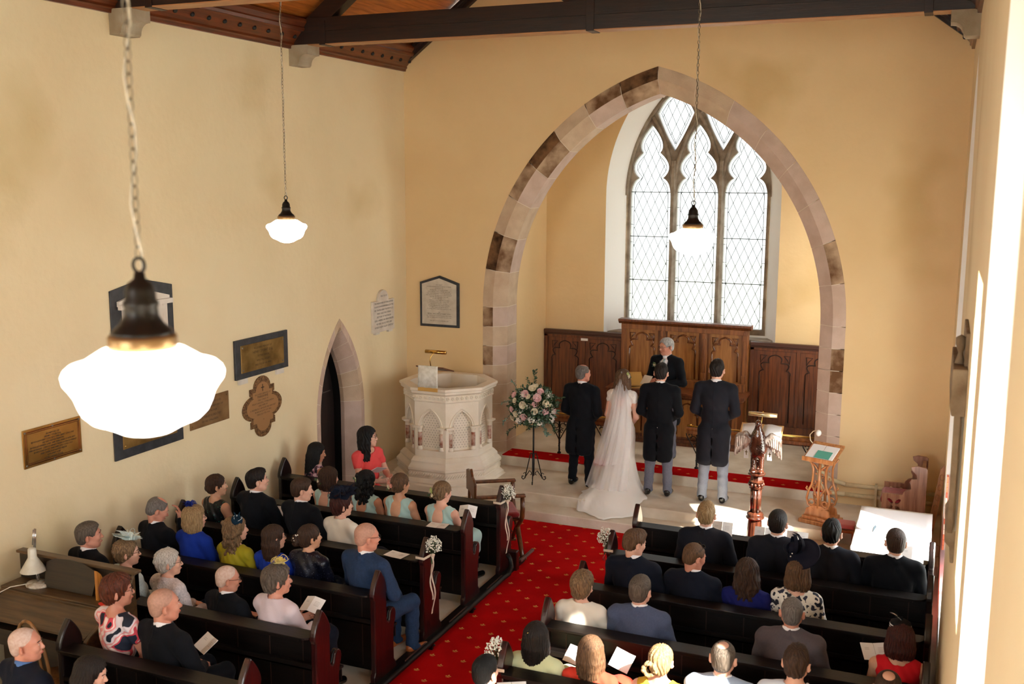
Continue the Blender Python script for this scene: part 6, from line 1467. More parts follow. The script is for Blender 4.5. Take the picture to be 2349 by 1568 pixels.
    if suit or kind in ('jacket', 'cardigan', 'blouse'):
        g = {'suit': 0.020, 'tail': 0.020, 'shirtjacket': 0.018, 'jacket': 0.018, 'cardigan': 0.022, 'blouse': 0.012}[kind]
        Q = torso(g)
        if suit: Q += [Prim('b', (S_[q]+nb)/2+A(q*0.02, 0, 0.004), (0.078*W, 0.030, 0.013), 0.022, k=0.022) for q in (-1, 1)]
        sl = 1.0 if kind != 'blouse' or wear[-1] != 'short' else 0.5
        for q in (-1, 1):
            if sl == 1.0: Q += [Prim('c', S_[q], E[q], 0.062*th*s+g*0.55, 0.052*th*s+g*0.4, k=0.022), Prim('c', E[q], E[q]+(Wr[q]-E[q])*0.93, 0.052*th*s+g*0.4, 0.038*s+g*0.3, k=0.02)]
            else: Q += [Prim('c', S_[q], S_[q]+(E[q]-S_[q])*0.5, 0.060*th*s+g, 0.055*th*s+g, k=0.02)]
        if suit:   # folded collar behind the neck
            for i in range(-4, 5):
                a = i*0.36; c = nb+A(0.080*s*math.sin(a), -0.078*s*math.cos(a)+0.012, 0.026-0.022*(1-math.cos(a)))
                Q.append(Prim('e', c, (0.020, 0.016, 0.024), k=0.012))
            if not seat or True: Q += [Prim('c', nb+A(q*0.06, 0.06, 0.0), ch+A(q*0.02, 0.135, -0.10), 0.016, 0.014, k=0.01) for q in (-1, 1)]
            neckcut = Prim('c', nb+A(0, 0.012, 0.045), nb+A(0, 0.02, 0.22), 0.060*s, 0.10*s, k=0.006, op='-')
            Q.append(neckcut)
            if kind != 'suit' or True: Q.append(Prim('c', nb+A(0, 0.130, -0.005), ch+A(0, 0.170, -0.13), 0.080, 0.016, k=0.006, op='-'))
        else: Q.append(Prim('c', nb+A(0, 0.02, 0.05), nb+A(0, 0.03, 0.22), 0.075*s, 0.12*s, k=0.008, op='-'))
        if kind == 'tail':
            hem = hz*0.30; Q += [Prim('c', pel+A(q*0.060*W, -0.045, -0.02), A(q*0.075*W, -0.085, hem+0.07), 0.125*W, 0.105*W, k=0.04) for q in (-1, 1)]
            Q += [Prim('b', A(0, -0.19, hem+0.10), (0.008, 0.10, 0.28), 0.0, k=0.006, op='-'), Prim('b', A(0, 0.0, hem-0.09), (0.5, 0.5, 0.09), 0.0, k=0.012, op='-'), Prim('e', A(0, 0.22, hem+0.05), (0.24, 0.19, 0.42), k=0.02, op='-')]
        else:
            zb = 0.44 if seat else hz*0.47
            if not seat: Q += [Prim('c', pel+A(0, 0, 0), pel-A(0, 0, 0.06), 0.15*W, 0.155*W, k=0.04)]
            Q += [Prim('b', A(0, 0, zb-0.2), (0.5, 0.5, 0.2), 0, k=0.01, op='-')]
        def fold(X): return 0.0032*np.sin(X[:, 2]*38+X[:, 0]*22)*np.sin(X[:, 0]*34+X[:, 1]*25)-0.004*np.exp(-(X[:, 0]/0.006)**2)*(X[:, 1] < nb[1]-0.05)
        o = blob({'suit': 'jacket', 'tail': 'tailcoat', 'shirtjacket': 'jacket', 'jacket': 'jacket', 'cardigan': 'cardigan', 'blouse': 'blouse'}[kind], Q, 0.0075, cm, root, fold if suit else (lambda X: 0.0032*np.sin(X[:, 2]*38+X[:, 0]*22)*np.sin(X[:, 0]*34+X[:, 1]*25)))
        if suit:
            # shirt front, collar band
            b = MB(); Mc = Matrix.Translation(Vector([float(v) for v in nb+A(0, 0.002, 0.040)])) @ Matrix.Rotation(-0.30, 4, 'X')
            b.lathe([(0.0655*s, -0.01), (0.068*s, 0.0), (0.066*s, 0.036), (0.061*s, 0.038), (0.060*s, 0.0), (0.060*s, -0.01)], 28, M=Mc, sy=1.02, cap=False); b.build('shirt_collar', M_shirt, root)
            Qs = [Prim('e', ch+A(0, 0.012, 0.03), (0.10*W, 0.118*s, 0.15), k=0.0), Prim('e', wa+A(0, 0.02, 0.05), (0.10*W, 0.105*s, 0.12), k=0.04), Prim('b', ch+A(0, -0.10, 0), (0.3, 0.12, 0.5), 0, k=0.01, op='-'), neckcut]
            blob('shirt_front', Qs, 0.009, M_shirt, root)
            for q in (-1, 1):
                b = MB(); dd = Vector([float(v) for v in (Wr[q]-E[q])]).normalized(); c0 = Vector([float(v) for v in Wr[q]]); b.tube([c0-dd*0.035, c0-dd*0.004], 0.036*s, 14); b.build('shirt_cuff', M_shirt, root)
    if kind in ('suit', 'tail', 'shirtjacket') or (kind == 'jacket' and tr is not M_blk and wear[-1] == 'tr'):
        Q = [Prim('e', pel, (0.165*W+0.010, 0.118+0.008, 0.12), k=0.05)]
        for q in (-1, 1): Q += [Prim('c', hip[q], kn[q], 0.092*W, 0.070*s, k=0.035), Prim('c', kn[q], an[q]+A(0, 0, 0.0), 0.068*s, 0.058*s, k=0.02), Prim('e', an[q]+A(0, 0.02, -0.035), (0.060*s, 0.07, 0.03), k=0.02)]
        blob('trousers', Q, 0.010, tr, root, lambda X: 0.003*np.sin(X[:, 2]*55+X[:, 1]*30))
    if kind in ('dress', 'jacket', 'cardigan', 'blouse', 'sleeveless', 'strap') and wear[-1] != 'tr':
        skm = wear[2] if len(wear) > 2 and not isinstance(wear[2], str) else cm
        Q = [Prim('e', pel, (0.175*W, 0.13, 0.13), k=0.04)]
        if seat: Q += [Prim('c', hip[q], kn[q], 0.095*W, 0.080, k=0.06) for q in (-1, 1)]+[Prim('c', kn[-1], kn[1], 0.075, 0.075, k=0.04)]+[Prim('c', kn[q]-A(0, 0.0, 0.02), kn[q]-A(0, -0.02, 0.16), 0.07, 0.065, k=0.04) for q in (-1, 1)]
        blob('skirt', Q, 0.010, skm, root, lambda X: 0.004*np.sin(X[:, 0]*60))
    if kind in ('dress', 'sleeveless', 'strap'):
        g = 0.009; Q = torso(g)
        if kind == 'dress': Q += [Prim('c', S_[q], S_[q]+(E[q]-S_[q])*(0.42 if wear[-1] == 'short' else 1.0), 0.054*th*s+g, 0.050*th*s+g, k=0.025) for q in (-1, 1)]
        if kind == 'dress' and wear[-1] == 'longsleeve': Q += [Prim('c', E[q], E[q]+(Wr[q]-E[q])*0.92, 0.048, 0.036, k=0.02) for q in (-1, 1)]
        Q.append(Prim('c', nb+A(0, 0.01, 0.045), nb+A(0, 0.02, 0.25), 0.085*s, 0.12*s, k=0.01, op='-'))
        if wear[-1] == 'cap': Q += [Prim('c', S_[q], S_[q]+(E[q]-S_[q])*0.24, 0.050, 0.052, k=0.02) for q in (-1, 1)]
        elif kind != 'dress': Q += [Prim('e', S_[q]+A(q*0.055, 0, 0.0), (0.062, 0.15, 0.085), k=0.012, op='-') for q in (-1, 1)]
        if kind == 'strap': Q += [Prim('e', ch+A(0, -0.16, 0.11), (0.105*W, 0.12, 0.165), k=0.012, op='-'), Prim('e', ch+A(0, 0.16, 0.16), (0.08, 0.10, 0.10), k=0.012, op='-')]
        blob('bodice', Q, 0.0075, cm, root, lambda X: 0.0022*np.sin(X[:, 0]*95+X[:, 2]*60))
    if not seat or (fe and arms == 'never'):
        pass
    # shoes
    b = None
    for q in (-1, 1):
        a = an[q]; Q = [Prim('c', A(a[0], a[1]-0.03, 0.045), A(a[0]+q*0.018, a[1]+0.16, 0.032), 0.040, 0.034, k=0), Prim('e', A(a[0], a[1]-0.02, 0.075), (0.042, 0.055, 0.035), k=0.02), Prim('b', A(a[0], a[1]+0.05, -0.06), (0.2, 0.3, 0.06), 0, k=0.003, op='-')]
        blob('shoe', Q, 0.008, wear[3] if len(wear) > 3 and not isinstance(wear[3], str) else M_shoe, root)
    if hatfn: hatfn(root, MH)
    if extra: extra(root, dict(H=H, S=S_, E=E, W=Wr, nb=nb, ch=ch, MH=MH, pel=pel, sh=sh, hz=hz, kn=kn, an=an))
    return root

# ------------------------------------------------------------------ hats, flowers, cloth patterns
def ramp_mat(name, stops, scale=9, kind='noise', rough=0.8, constant=True, metal=0.0):
    m = mat(name, (200, 200, 200), rough, metal=metal); nt = m.node_tree; N = nt.nodes; L = nt.links
    tc = N.new('ShaderNodeTexCoord')
    if kind == 'noise': t = N.new('ShaderNodeTexNoise'); t.inputs['Scale'].default_value = scale; t.inputs['Detail'].default_value = 1.5; out = t.outputs[0]
    else: t = N.new('ShaderNodeTexVoronoi'); t.inputs['Scale'].default_value = scale; out = t.outputs['Color' if kind == 'cell' else 'Distance']
    L.new(tc.outputs['Object'], t.inputs['Vector']); r = N.new('ShaderNodeValToRGB'); r.color_ramp.interpolation = 'CONSTANT' if constant else 'LINEAR'
    while len(r.color_ramp.elements) < len(stops): r.color_ramp.elements.new(0.5)
    for e, (p, c) in zip(r.color_ramp.elements, stops): e.position = p; e.color = (*S(c), 1)
    L.new(out, r.inputs[0]); L.new(r.outputs[0], N['Principled BSDF'].inputs['Base Color']); return m
M_floral = ramp_mat('cloth_floral_print', [(0, (20, 26, 42)), (0.40, (226, 212, 216)), (0.47, (236, 150, 150)), (0.515, (244, 214, 208)), (0.56, (214, 70, 84)), (0.60, (24, 32, 50))], 6.5)
M_bw = ramp_mat('cloth_black_leaf_print', [(0, (26, 30, 44)), (0.405, (226, 222, 212)), (0.60, (44, 48, 66))], 17)
M_sequin = ramp_mat('cloth_sequins', [(0, (235, 240, 255)), (0.10, (20, 24, 44)), (0.5, (14, 16, 30))], 70, 'dist', 0.3, metal=0.3)
M_sequing = ramp_mat('cloth_green_sequins', [(0, (60, 190, 150)), (0.16, (14, 16, 20)), (0.5, (12, 14, 18))], 42, 'dist', 0.3)
M_girlfl = ramp_mat('cloth_small_floral', [(0, (24, 22, 34)), (0.44, (196, 130, 150)), (0.50, (60, 40, 66)), (0.56, (216, 180, 190))], 22)
M_mint = cloth('mint_chiffon', (168, 198, 194), sheen=0.3); M_lace = cloth('white_knit_lace', (220, 210, 212), var=0.22, vscale=70, bump=1.0, bscale=60); M_mintlace = cloth('mint_lace', (196, 206, 206), var=0.2, vscale=90, bump=0.8, bscale=80)
M_cream = cloth('cream_jacket', (226, 218, 204)); M_royal = cloth('royal_blue', (24, 52, 150)); M_must = cloth('mustard', (158, 146, 34), rough=0.5); M_lilac = cloth('pale_lilac_silk', (206, 190, 196), rough=0.45, sheen=0.3)
M_lime = cloth('pale_lime', (214, 218, 172)); M_coral = cloth('coral', (226, 82, 82)); M_redd = cloth('scarlet', (196, 26, 34)); M_deepblue = cloth('deep_blue', (26, 30, 92)); M_brownsuit = cloth('brown_grey_suit', (88, 80, 84), var=0.1, vscale=80)
M_ltblue = cloth('light_blue_jacket', (160, 176, 200)); M_whitetop = cloth('white_top', (228, 224, 226)); M_yel = cloth('yellow_top', (200, 160, 50)); M_coralred = cloth('orange_red_dress', (220, 66, 48)); M_denim = cloth('denim_collar', (84, 116, 168)); M_ivory_satin = cloth('ivory_satin', (240, 237, 232), rough=0.5, sheen=0.4, bump=0.15)
M_tan = mat('tan_leather', (168, 92, 44), 0.3, coat=0.3)
def petals(b, M, n, R, m, lift=0.4, wid=0.5, seed=0, curl=0.3):
    r = random.Random(seed)
    for i in range(n):
        a = i*2*PI/n+r.uniform(-.2, .2); l = R*r.uniform(0.75, 1.1); rows = []
        for k in range(6):
            t = k/5; w = wid*R*math.sin(PI*min(1, t*0.92+0.08))*0.5; x = l*t; z = lift*l*t-curl*l*t*t+0.01*math.sin(6*t+i)
            rows.append([(x*math.cos(a)-q*w*math.sin(a), x*math.sin(a)+q*w*math.cos(a), z+abs(q)*0.15*w) for q in (-1, 0, 1)])
        b.grid(rows, m, True, M=M)
def fasc(kind, col, pos=(0.0, -0.01, 0.125), tilt=(0, 0, 0), R=0.09, name='fascinator', seed=1, label=None):
    R = R*1.3
    def f(root, MH):
        M = MH @ T(*pos) @ Matrix.Rotation(tilt[1], 4, 'Y') @ Matrix.Rotation(tilt[0], 4, 'X'); b = MB(); r = random.Random(seed)
        m = mat('hat_%s_%d_%d_%d' % ((kind,)+col), col, 0.8, sheen=0.3 if sum(col) > 300 else 0.0, spec=0.15)
        if kind in ('tulle', 'feather'):
            b.lathe([(0, 0.012), (0.03, 0.01), (0.042, -0.004), (0.043, -0.012)], 16, m, M, cap=False)
            petals(b, M, 9, R, m, 0.45, 0.75, seed); petals(b, M, 7, R*0.7, m, 0.9, 0.6, seed+3)
            for i in range(8):
                a = r.uniform(0, 6.28); rr = R*r.uniform(0.5, 0.9)
                b.tube([(rr*0.5*math.cos(a)*(1-math.cos(t))+0.01*math.sin(t*2), rr*0.5*math.sin(a)*(1-math.cos(t)), 0.02+rr*0.6*math.sin(t)) for t in [k*PI/7 for k in range(8)]], 0.0022 if kind == 'tulle' else 0.0035, 4, m, M)
        if kind == 'feather':
            for i in range(16):
                a = r.uniform(0, 6.28); l = R*r.uniform(0.9, 1.4); c, s_ = math.cos(a), math.sin(a)
                b.grid([[(l*t*c-q*s_*0.010*(1-t), l*t*s_+q*c*0.010*(1-t), 0.01+0.5*l*t-0.25*l*t*t) for q in (-1, 1)] for t in (0, .25, .5, .75, 1)], m, True, M=M)
        if kind == 'pillbox':
            b.lathe([(0.0, 0.035), (0.045, 0.033), (0.056, 0.022), (0.058, -0.008), (0.05, -0.012)], 24, m, M)
            w = mat('pale_bead', (226, 232, 236), 0.3)
            for k in range(3): b.tube([(0.04*math.cos(t)*(1-0.2*k), 0.05*math.sin(t)*(1-.2*k), 0.038+0.012*math.sin(t*2)) for t in [i*PI/8+k for i in range(9)]], 0.002, 4, w, M)
            petals(b, M @ T(0, 0, 0.03), 5, 0.05, m, 1.6, 0.4, 4)
        if kind == 'bighat':
            M = M @ Matrix.Scale(1.35, 4)
            disc = [(0.0, 0.02), (0.04, 0.022), (0.08, 0.012), (0.105, -0.006), (0.11, -0.004), (0.105, 0.0)]
            b.lathe(disc, 32, m, M @ T(0.035, 0.02, 0.045) @ Matrix.Rotation(1.0, 4, 'X'), sy=1.1, cap=False)
            for i in range(11):
                a = r.uniform(0, 6.28); l = r.uniform(0.05, 0.11)
                b.grid([[(-0.03+l*math.sin(t)*math.cos(a)-q*0.012*math.sin(a), l*math.sin(t)*math.sin(a)+q*0.012*math.cos(a), 0.03+l*0.7*(1-math.cos(t))) for q in (-1, 1)] for t in [k*PI/6 for k in range(7)]], m, True, M=M)
            for p in ((-0.02, -0.05, 0.04), (-0.03, -0.05, 0.02)): b.ball(p, 0.005, M_eyew, 6, M, 4)
        if kind == 'stripehat':
            w = mat('white_hat_band', (226, 224, 220), 0.6)
            b.lathe([(0.0, 0.035), (0.05, 0.033), (0.075, 0.018), (0.080, 0.0)], 28, m, M)
            for z, c_ in ((0.0, w), (-0.009, m), (-0.018, w), (-0.027, m)): b.lathe([(0.079, z), (0.0815, z-0.002), (0.0815, z-0.007), (0.079, z-0.009)], 28, c_, M, cap=False)
            for i in range(9):
                a = r.uniform(2.2, 4.6); l = r.uniform(0.07, 0.13); c, s_ = math.cos(a), math.sin(a); mm = w if i < 3 else m
                b.grid([[(l*t*c*0.9-q*s_*0.013*(1-t*.7), l*t*s_*0.5+q*c*0.012*(1-t), 0.03+l*t-0.5*l*t*t) for q in (-1, 1)] for t in (0, .2, .4, .6, .8, 1)], mm, True, M=M)
        o = b.build(name, None, root, fixn=False)
        if label: o['label'] = label
    return f
def hairflower(items):
    def f(root, MH):
        b = MB()
        for (p, d, R, c) in items:
            p = MH @ (Vector(p)*1.14); d = MH.to_3x3() @ Vector(d); R = R*1.35
            if c == 'leaf':
                for q in range(3): leaf(b, p, d+Vector((0.2*q-.2, 0, 0.25*q-.2)), R*2.2, R*0.9, M_leaf[2], q)
            else: rose(b, p, d, R, {'w': M_ivory, 'p': mat('peach_flower', (236, 176, 156), 0.7), 'g': mat('green_bud', (196, 206, 140), 0.7)}[c], random)
        b.build('hair_flowers', None, root, fixn=False)
    return f
def pins(col, pts, r=0.006, name='hair_pins'):
    def f(root, MH):
        b = MB()
        for p in pts: b.ball(p, r, None, 8, MH, 5)
        b.build(name, mat('pin_%d_%d_%d' % col, col, 0.25), root)
    return f
def both(*fs):
    def f(root, MH):
        for g in fs: g(root, MH)
    return f

# ------------------------------------------------------------------ the wedding party
def celebrant_extra(root, J):
    nb, ch = J['nb'], J['ch']; b = MB()
    b.tube([tuple(map(float, nb+A(0, 0.075, 0.012))), tuple(map(float, ch+A(0, 0.150, 0.07))), tuple(map(float, ch+A(0, 0.145, -0.06)))], [0.018, 0.022, 0.034], 8, flat=0.35)
    b.build('tie', cloth('ice_blue_tie', (176, 196, 204), rough=0.5), root)
    b = MB()
    for q in (-1, 1): b.tube([tuple(map(float, nb+A(q*0.062, 0.085, -0.02))), tuple(map(float, ch+A(q*0.045, 0.140, 0.0))), tuple(map(float, ch+A(q*0.01, 0.150, -0.10)))], [0.006, 0.016, 0.012], 6, flat=0.4)
    b.build('waistcoat', cloth('dove_grey_waistcoat', (150, 148, 156)), root)
    b = MB(); c = ch+A(0.125, 0.135, 0.075); c = Vector(tuple(map(float, c)))
    rose(b, c, (0.2, 1, 0.3), 0.026, M_ivory, random)
    for i in range(9): leaf(b, c, (math.cos(i*1.1), 0.5, math.sin(i*1.1)), 0.05, 0.014, M_leaf[2], i)
    b.build('buttonhole', None, root, fixn=False)
person('silver-haired man in black morning coat and glasses facing us before the altar', (-3.62, 14.40, 2.075), yaw=2.48, pitch=-0.12, body=2.86, seat=False, z0=ZS, skin='ruddy', hair=('short', 'silver'), wear=('tail', M_blk, M_greytr), arms='hold', glasses=True, extra=celebrant_extra)
booklet((-3.84, 14.16, 1.61), -0.5, 0.9, 'white card held by the silver-haired man before the altar', w=0.08, h=0.15, opened=0.0, lines=False)
person('grey-haired man in black tailcoat standing left of the bride', (-4.44, 13.1, 1.844), yaw=-0.55, body=-0.12, seat=False, z0=ZP, skin='ruddy', hair=('thin', 'grey'), wear=('tail', M_blk, M_blk), arms='clasp', s=1.0)
def btn(root, J):
    b = MB(); b.tube([tuple(map(float, J['pel']+A(0.0, -0.158, 0.06))), tuple(map(float, J['pel']+A(0.002, -0.162, 0.045)))], 0.006, 6); b.build('coat_button', mat('silver_button', (200, 200, 205), 0.2, metal=0.9), root)
person('dark-haired groom in black tailcoat and grey trousers beside the bride', (-3.352, 13.1, 1.935), yaw=0.05, body=0.06, seat=False, z0=ZP, hair=('quiff', 'dark'), wear=('tail', M_blk, M_greytr), arms='clasp', s=1.02, extra=btn)
person('tall best man in dark tailcoat and pale grey trousers on the right', (-2.617, 13.1, 2.032), yaw=0.0, body=0.0, seat=False, z0=ZP, hair=('quiff', 'dark'), wear=('tail', cloth('dark_grey_tailcoat', (32, 33, 40)), M_ltgreytr), arms='clasp', s=1.07, extra=btn)
def gown(root, J):
    hz = J['hz']; nth = 72; rows = []
    kn = [(1.06, 0.128, 0.105), (0.98, 0.145, 0.115), (0.88, 0.182, 0.142), (0.76, 0.192, 0.155), (0.60, 0.185, 0.160), (0.48, 0.190, 0.170)]
    for z, rx, ry in kn: rows.append([(rx*math.sin(a)*(1+0.006*math.sin(9*a)), -ry*math.cos(a), z*hz/1.547) for a in [2*PI*i/nth for i in range(nth)]])
    def outer(a):   # a=0 towards the nave
        back = max(0, math.cos(a)); r_ = 0.36+0.30*back**1.5+0.10*back**6
        return (r_*math.sin(a)*(1.0+0.15*back)+0.02*back, -r_*math.cos(a)-0.10*back)
    for k in range(1, 17):
        t = k/16; row = []
        for i in range(nth):
            a = 2*PI*i/nth; ox, oy = outer(a); x0, y0 = 0.190*math.sin(a), -0.170*math.cos(a); tt = t**1.25
            wob = 1+0.05*math.sin(11*a+1.0)*t+0.025*math.sin(23*a)*t
            x = x0+(ox*wob-x0)*tt; y = y0+(oy*wob-y0)*tt; yw = 13.1+y
            floor = 0.0 if yw > 12.52 else (-0.135 if yw < 12.46 else -0.135*(12.52-yw)/0.06)
            z = 0.48*(1-t)**1.7; zz = z*hz/1.547+0.012+0.006*math.sin(17*a+5*t)*t
            row.append((x, y, max(zz+min(0, floor)*min(1, t*1.6), floor+0.012)))
        rows.append(row)
    b = MB(); b.grid(rows, None, True, closed=True); b.build('gown_skirt', M_ivory_satin, root, solid=0.004)
    b = MB(); Z0 = hz+0.075; x_h = float(J['H'][0]); y_h = float(J['H'][1])
    for lay, (ws, ys, al) in enumerate(((1.0, 1.0, 0), (0.55, 1.08, 1))):
        rows = []
        for k in range(26):
            t = k/25; z = Z0*(1-t)+0.15*t if lay == 0 else Z0*(1-t)+0.5*t
            w = (0.035+0.20*t**0.9+(0.055*min(1, t*4)))*ws; yb = y_h-0.085-0.07*min(1, t*4)-0.42*t**2.2*ys; row = []
            for i in range(41):
                u = i/40*2-1; f = 0.016*min(1, t*4)*math.sin(u*13+lay+t)+0.008*t*math.sin(u*29+2*t)
                row.append((x_h+0.005+u*w-0.055*t, yb+0.10*min(1, t*3)*u*u+f-0.012*lay, z+0.04*(1-t)*(1-u*u)))
            rows.append(row)
        b.grid(rows, None, True)
    v = bpy.data.materials.new('bridal_tulle'); v.use_nodes = True; N = v.node_tree.nodes; L = v.node_tree.links; N.remove(N['Principled BSDF'])
    tr_ = N.new('ShaderNodeBsdfTransparent'); df = N.new('ShaderNodeBsdfDiffuse'); df.inputs[0].default_value = (0.95, 0.95, 0.97, 1); tl = N.new('ShaderNodeBsdfTranslucent'); tl.inputs[0].default_value = (0.95, 0.95, 0.97, 1)
    m1 = N.new('ShaderNodeMixShader'); m1.inputs[0].default_value = 0.35; L.new(df.outputs[0], m1.inputs[1]); L.new(tl.outputs[0], m1.inputs[2])
    m2 = N.new('ShaderNodeMixShader'); m2.inputs[0].default_value = 0.36; L.new(tr_.outputs[0], m2.inputs[1]); L.new(m1.outputs[0], m2.inputs[2]); L.new(m2.outputs[0], N['Material Output'].inputs[0])
    b.build('veil', v, root, fixn=False)
person('bride in white gown with long train and full-length veil, back to us', (-3.87, 13.1, 1.817), yaw=-0.30, body=-0.05, seat=False, z0=ZP, female=True, hair=('wavy', 'ltbrown'), wear=('strap', mat('bridal_lace', (238, 234, 228), 0.7, var=0.12, vscale=60, bump=0.8, bscale=70), M_ivory_satin, 'cap'), arms='clasp', s=1.0, extra=gown, hatfn=hairflower([((0.085, -0.02, 0.045), (1, -0.2, 0.2), 0.02, 'w'), ((0.082, -0.03, 0.075), (1, -0.3, 0.4), 0.014, 'g'), ((0.088, 0.0, 0.03), (1, 0, 0), 0.012, 'leaf')]))

# ------------------------------------------------------------------ guests, left of the aisle
G1 = 'wedding guests in the left pews'; G2 = 'wedding guests in the right pews'
person('girl with long black hair in floral top beside the dark doorway', (-7.02, 10.50, 1.10), yaw=-0.95, pitch=-0.2, body=-0.5, skin='tan', female=True, hair=('long', 'black'), wear=('sleeveless', M_girlfl), group=G1, lean=0.06)
person('dark-haired woman with glasses in coral red dress by the pulpit', (-6.50, 10.86, 1.262), yaw=-1.25, pitch=0.05, body=-1.95, skin='fair', female=True, hair=('wavy', 'black'), wear=('dress', M_coral, 'short'), arms='book', glasses=True, s=1.06, group=G1)
b = MB(); b.box(-0.22, 0.22, -0.22, 0.22, 0.40, 0.43)
for sx in (-1, 1):
    for sy in (-1, 1): b.box(sx*0.19-0.02, sx*0.19+0.02, sy*0.19-0.02, sy*0.19+0.02, 0, 0.40)
t = empty('choir_stool', (-6.48, 10.87, 0), -0.4, 'dark low stool under the woman in the coral red dress', 'stool')
b = MB(); b.box(-0.22, 0.22, -0.2, 0.2, 0.37, 0.40); b.build('seat', M_pew, t)
for sx in (-1, 1):
    for sy in (-1, 1): b = MB(); b.box(sx*0.19-0.02, sx*0.19+0.02, sy*0.17-0.02, sy*0.17+0.02, 0, 0.37); b.build('leg', M_pew, t)
fl1 = [((-0.01, -0.112, -0.03), (-0.1, -1, 0), 0.022, 'w'), ((-0.045, -0.10, -0.03), (-1, -0.6, 0), 0.018, 'leaf'), ((0.035, -0.105, -0.035), (1, -0.6, 0), 0.018, 'leaf'), ((0.012, -0.112, -0.052), (0, -1, 0), 0.013, 'p')]
fl2 = [((-0.045, -0.10, 0.045), (-0.5, -1, 0.3), 0.018, 'w'), ((-0.06, -0.09, 0.025), (-1, -0.5, 0), 0.015, 'leaf'), ((-0.03, -0.112, 0.02), (-0.3, -1, 0), 0.014, 'g')]
fl3 = [((-0.035, -0.128, 0.035), (-0.3, -1, 0.2), 0.022, 'p'), ((-0.025, -0.135, 0.0), (-0.2, -1, 0), 0.020, 'w'), ((-0.06, -0.12, 0.01), (-0.8, -0.8, 0), 0.017, 'p'), ((0.005, -0.135, 0.015), (0.1, -1, 0), 0.017, 'p'), ((-0.03, -0.13, -0.03), (-0.3, -1, 0), 0.012, 'leaf')]
fl4 = [((-0.035, -0.125, 0.03), (-0.3, -1, 0.2), 0.016, 'g'), ((-0.005, -0.135, 0.015), (0, -1, 0), 0.014, 'g'), ((-0.05, -0.125, 0.0), (-0.7, -1, 0), 0.015, 'w'), ((0.01, -0.135, -0.02), (0.1, -1, 0), 0.014, 'w'), ((-0.03, -0.13, -0.03), (-0.3, -1, 0), 0.012, 'leaf')]
person('bridesmaid in mint dress with cream rose low in her brown hair', (-6.24, 9.56, 1.12), yaw=-0.55, body=-0.15, pitch=-0.1, female=True, hair=('bob', 'brown'), wear=('strap', M_mint), group='bridesmaids', hatfn=hairflower(fl1))
person('bridesmaid in mint dress with black curly hair', (-5.75, 9.56, 1.14), yaw=-0.4, body=-0.1, pitch=-0.05, female=True, skin='tan', hair=('curlylong', 'black'), wear=('strap', M_mint), group='bridesmaids', hatfn=hairflower(fl2))
person('bridesmaid in mint dress with peach flowers in light brown bun', (-5.32, 9.56, 1.16), yaw=-0.35, body=-0.1, female=True, skin='warm', hair=('updo', 'ltbrown'), wear=('strap', M_mint), group='bridesmaids', hatfn=hairflower(fl3))
person('bridesmaid in mint dress with green and cream buds, nearest the aisle', (-4.81, 9.56, 1.13), yaw=-0.45, body=-0.1, pitch=-0.15, female=True, skin='fair', hair=('updo', 'dkblond'), wear=('strap', M_mint), arms='book', group='bridesmaids', hatfn=hairflower(fl4))
person('woman with braided dark hair in black sequined sleeveless top by the wall', (-7.06, 8.64, 1.19), yaw=-0.75, body=-0.25, female=True, skin='warm', hair=('braid', 'brown'), wear=('sleeveless', M_sequing), group=G1)
person('young man with short dark hair in black suit by the left wall', (-6.53, 8.64, 1.31), yaw=-0.72, body=-0.2, pitch=0.05, hair=('quiff', 'dark'), wear=('suit', M_blk), arms='book', group=G1)
person('young man with wavy brown hair behind the bridesmaid with the cream rose', (-5.97, 8.64, 1.28), yaw=-0.85, body=-0.25, pitch=-0.1, hair=('short', 'brown'), wear=('suit', M_blk), group=G1)
person('woman in cream jacket with large navy feather fascinator', (-5.49, 8.64, 1.17), yaw=-0.7, body=-0.2, female=True, hair=('pixie', 'darkred'), wear=('jacket', M_cream, M_navy), group=G1, hatfn=fasc('feather', (22, 30, 48), (0.0, 0.0, 0.12), (0.2, 0.2), 0.13, seed=5))
person('balding man in black suit leaning on his hand by the left wall', (-7.05, 7.72, 1.20), yaw=-0.7, body=-0.3, pitch=-0.45, skin='ruddy', hair=('thin', 'grey'), wear=('suit', M_blk), arms='face', group=G1, lean=0.02)
person('woman in royal blue jacket with blue feather fascinator', (-6.59, 7.72, 1.18), yaw=-0.62, body=-0.15, female=True, hair=('bob', 'blond'), wear=('jacket', M_royal, M_royal), glasses=True, group=G1, hatfn=fasc('feather', (30, 50, 140), (-0.02, -0.04, 0.125), (-0.2, -0.1), 0.065, seed=3))
person('woman with long curled blond hair in mustard top and dark pillbox hat', (-6.10, 7.72, 1.13), yaw=-0.72, body=-0.15, female=True, hair=('curlylong', 'dkblond'), wear=('dress', M_must, 'longsleeve'), group=G1, hatfn=fasc('pillbox', (18, 40, 56), (0.055, 0.0, 0.11), (0.0, 0.6), 0.05, 'pillbox_hat'))
person('woman with half-up brown hair in blue dress behind the cream-jacket woman', (-5.66, 7.72, 1.11), yaw=-0.6, body=-0.1, female=True, hair=('halfup', 'brown'), wear=('dress', M_royal, 'short'), glasses=True, group=G1, hatfn=pins((226, 214, 200), [(-0.03, -0.115, 0.04), (-0.01, -0.12, 0.025), (0.02, -0.12, 0.03)], 0.005))
person('woman with pearl pins in brown curled updo and navy sequined jacket', (-5.26, 7.72, 1.17), yaw=-0.6, body=-0.15, female=True, skin='warm', hair=('bun', 'brown'), wear=('jacket', M_sequin, M_navy), group=G1, hatfn=pins((240, 236, 228), [(-0.05, -0.13, 0.03), (-0.02, -0.135, 0.035), (0.01, -0.13, 0.05), (-0.06, -0.15, 0.0), (-0.02, -0.155, -0.01)], 0.0075))
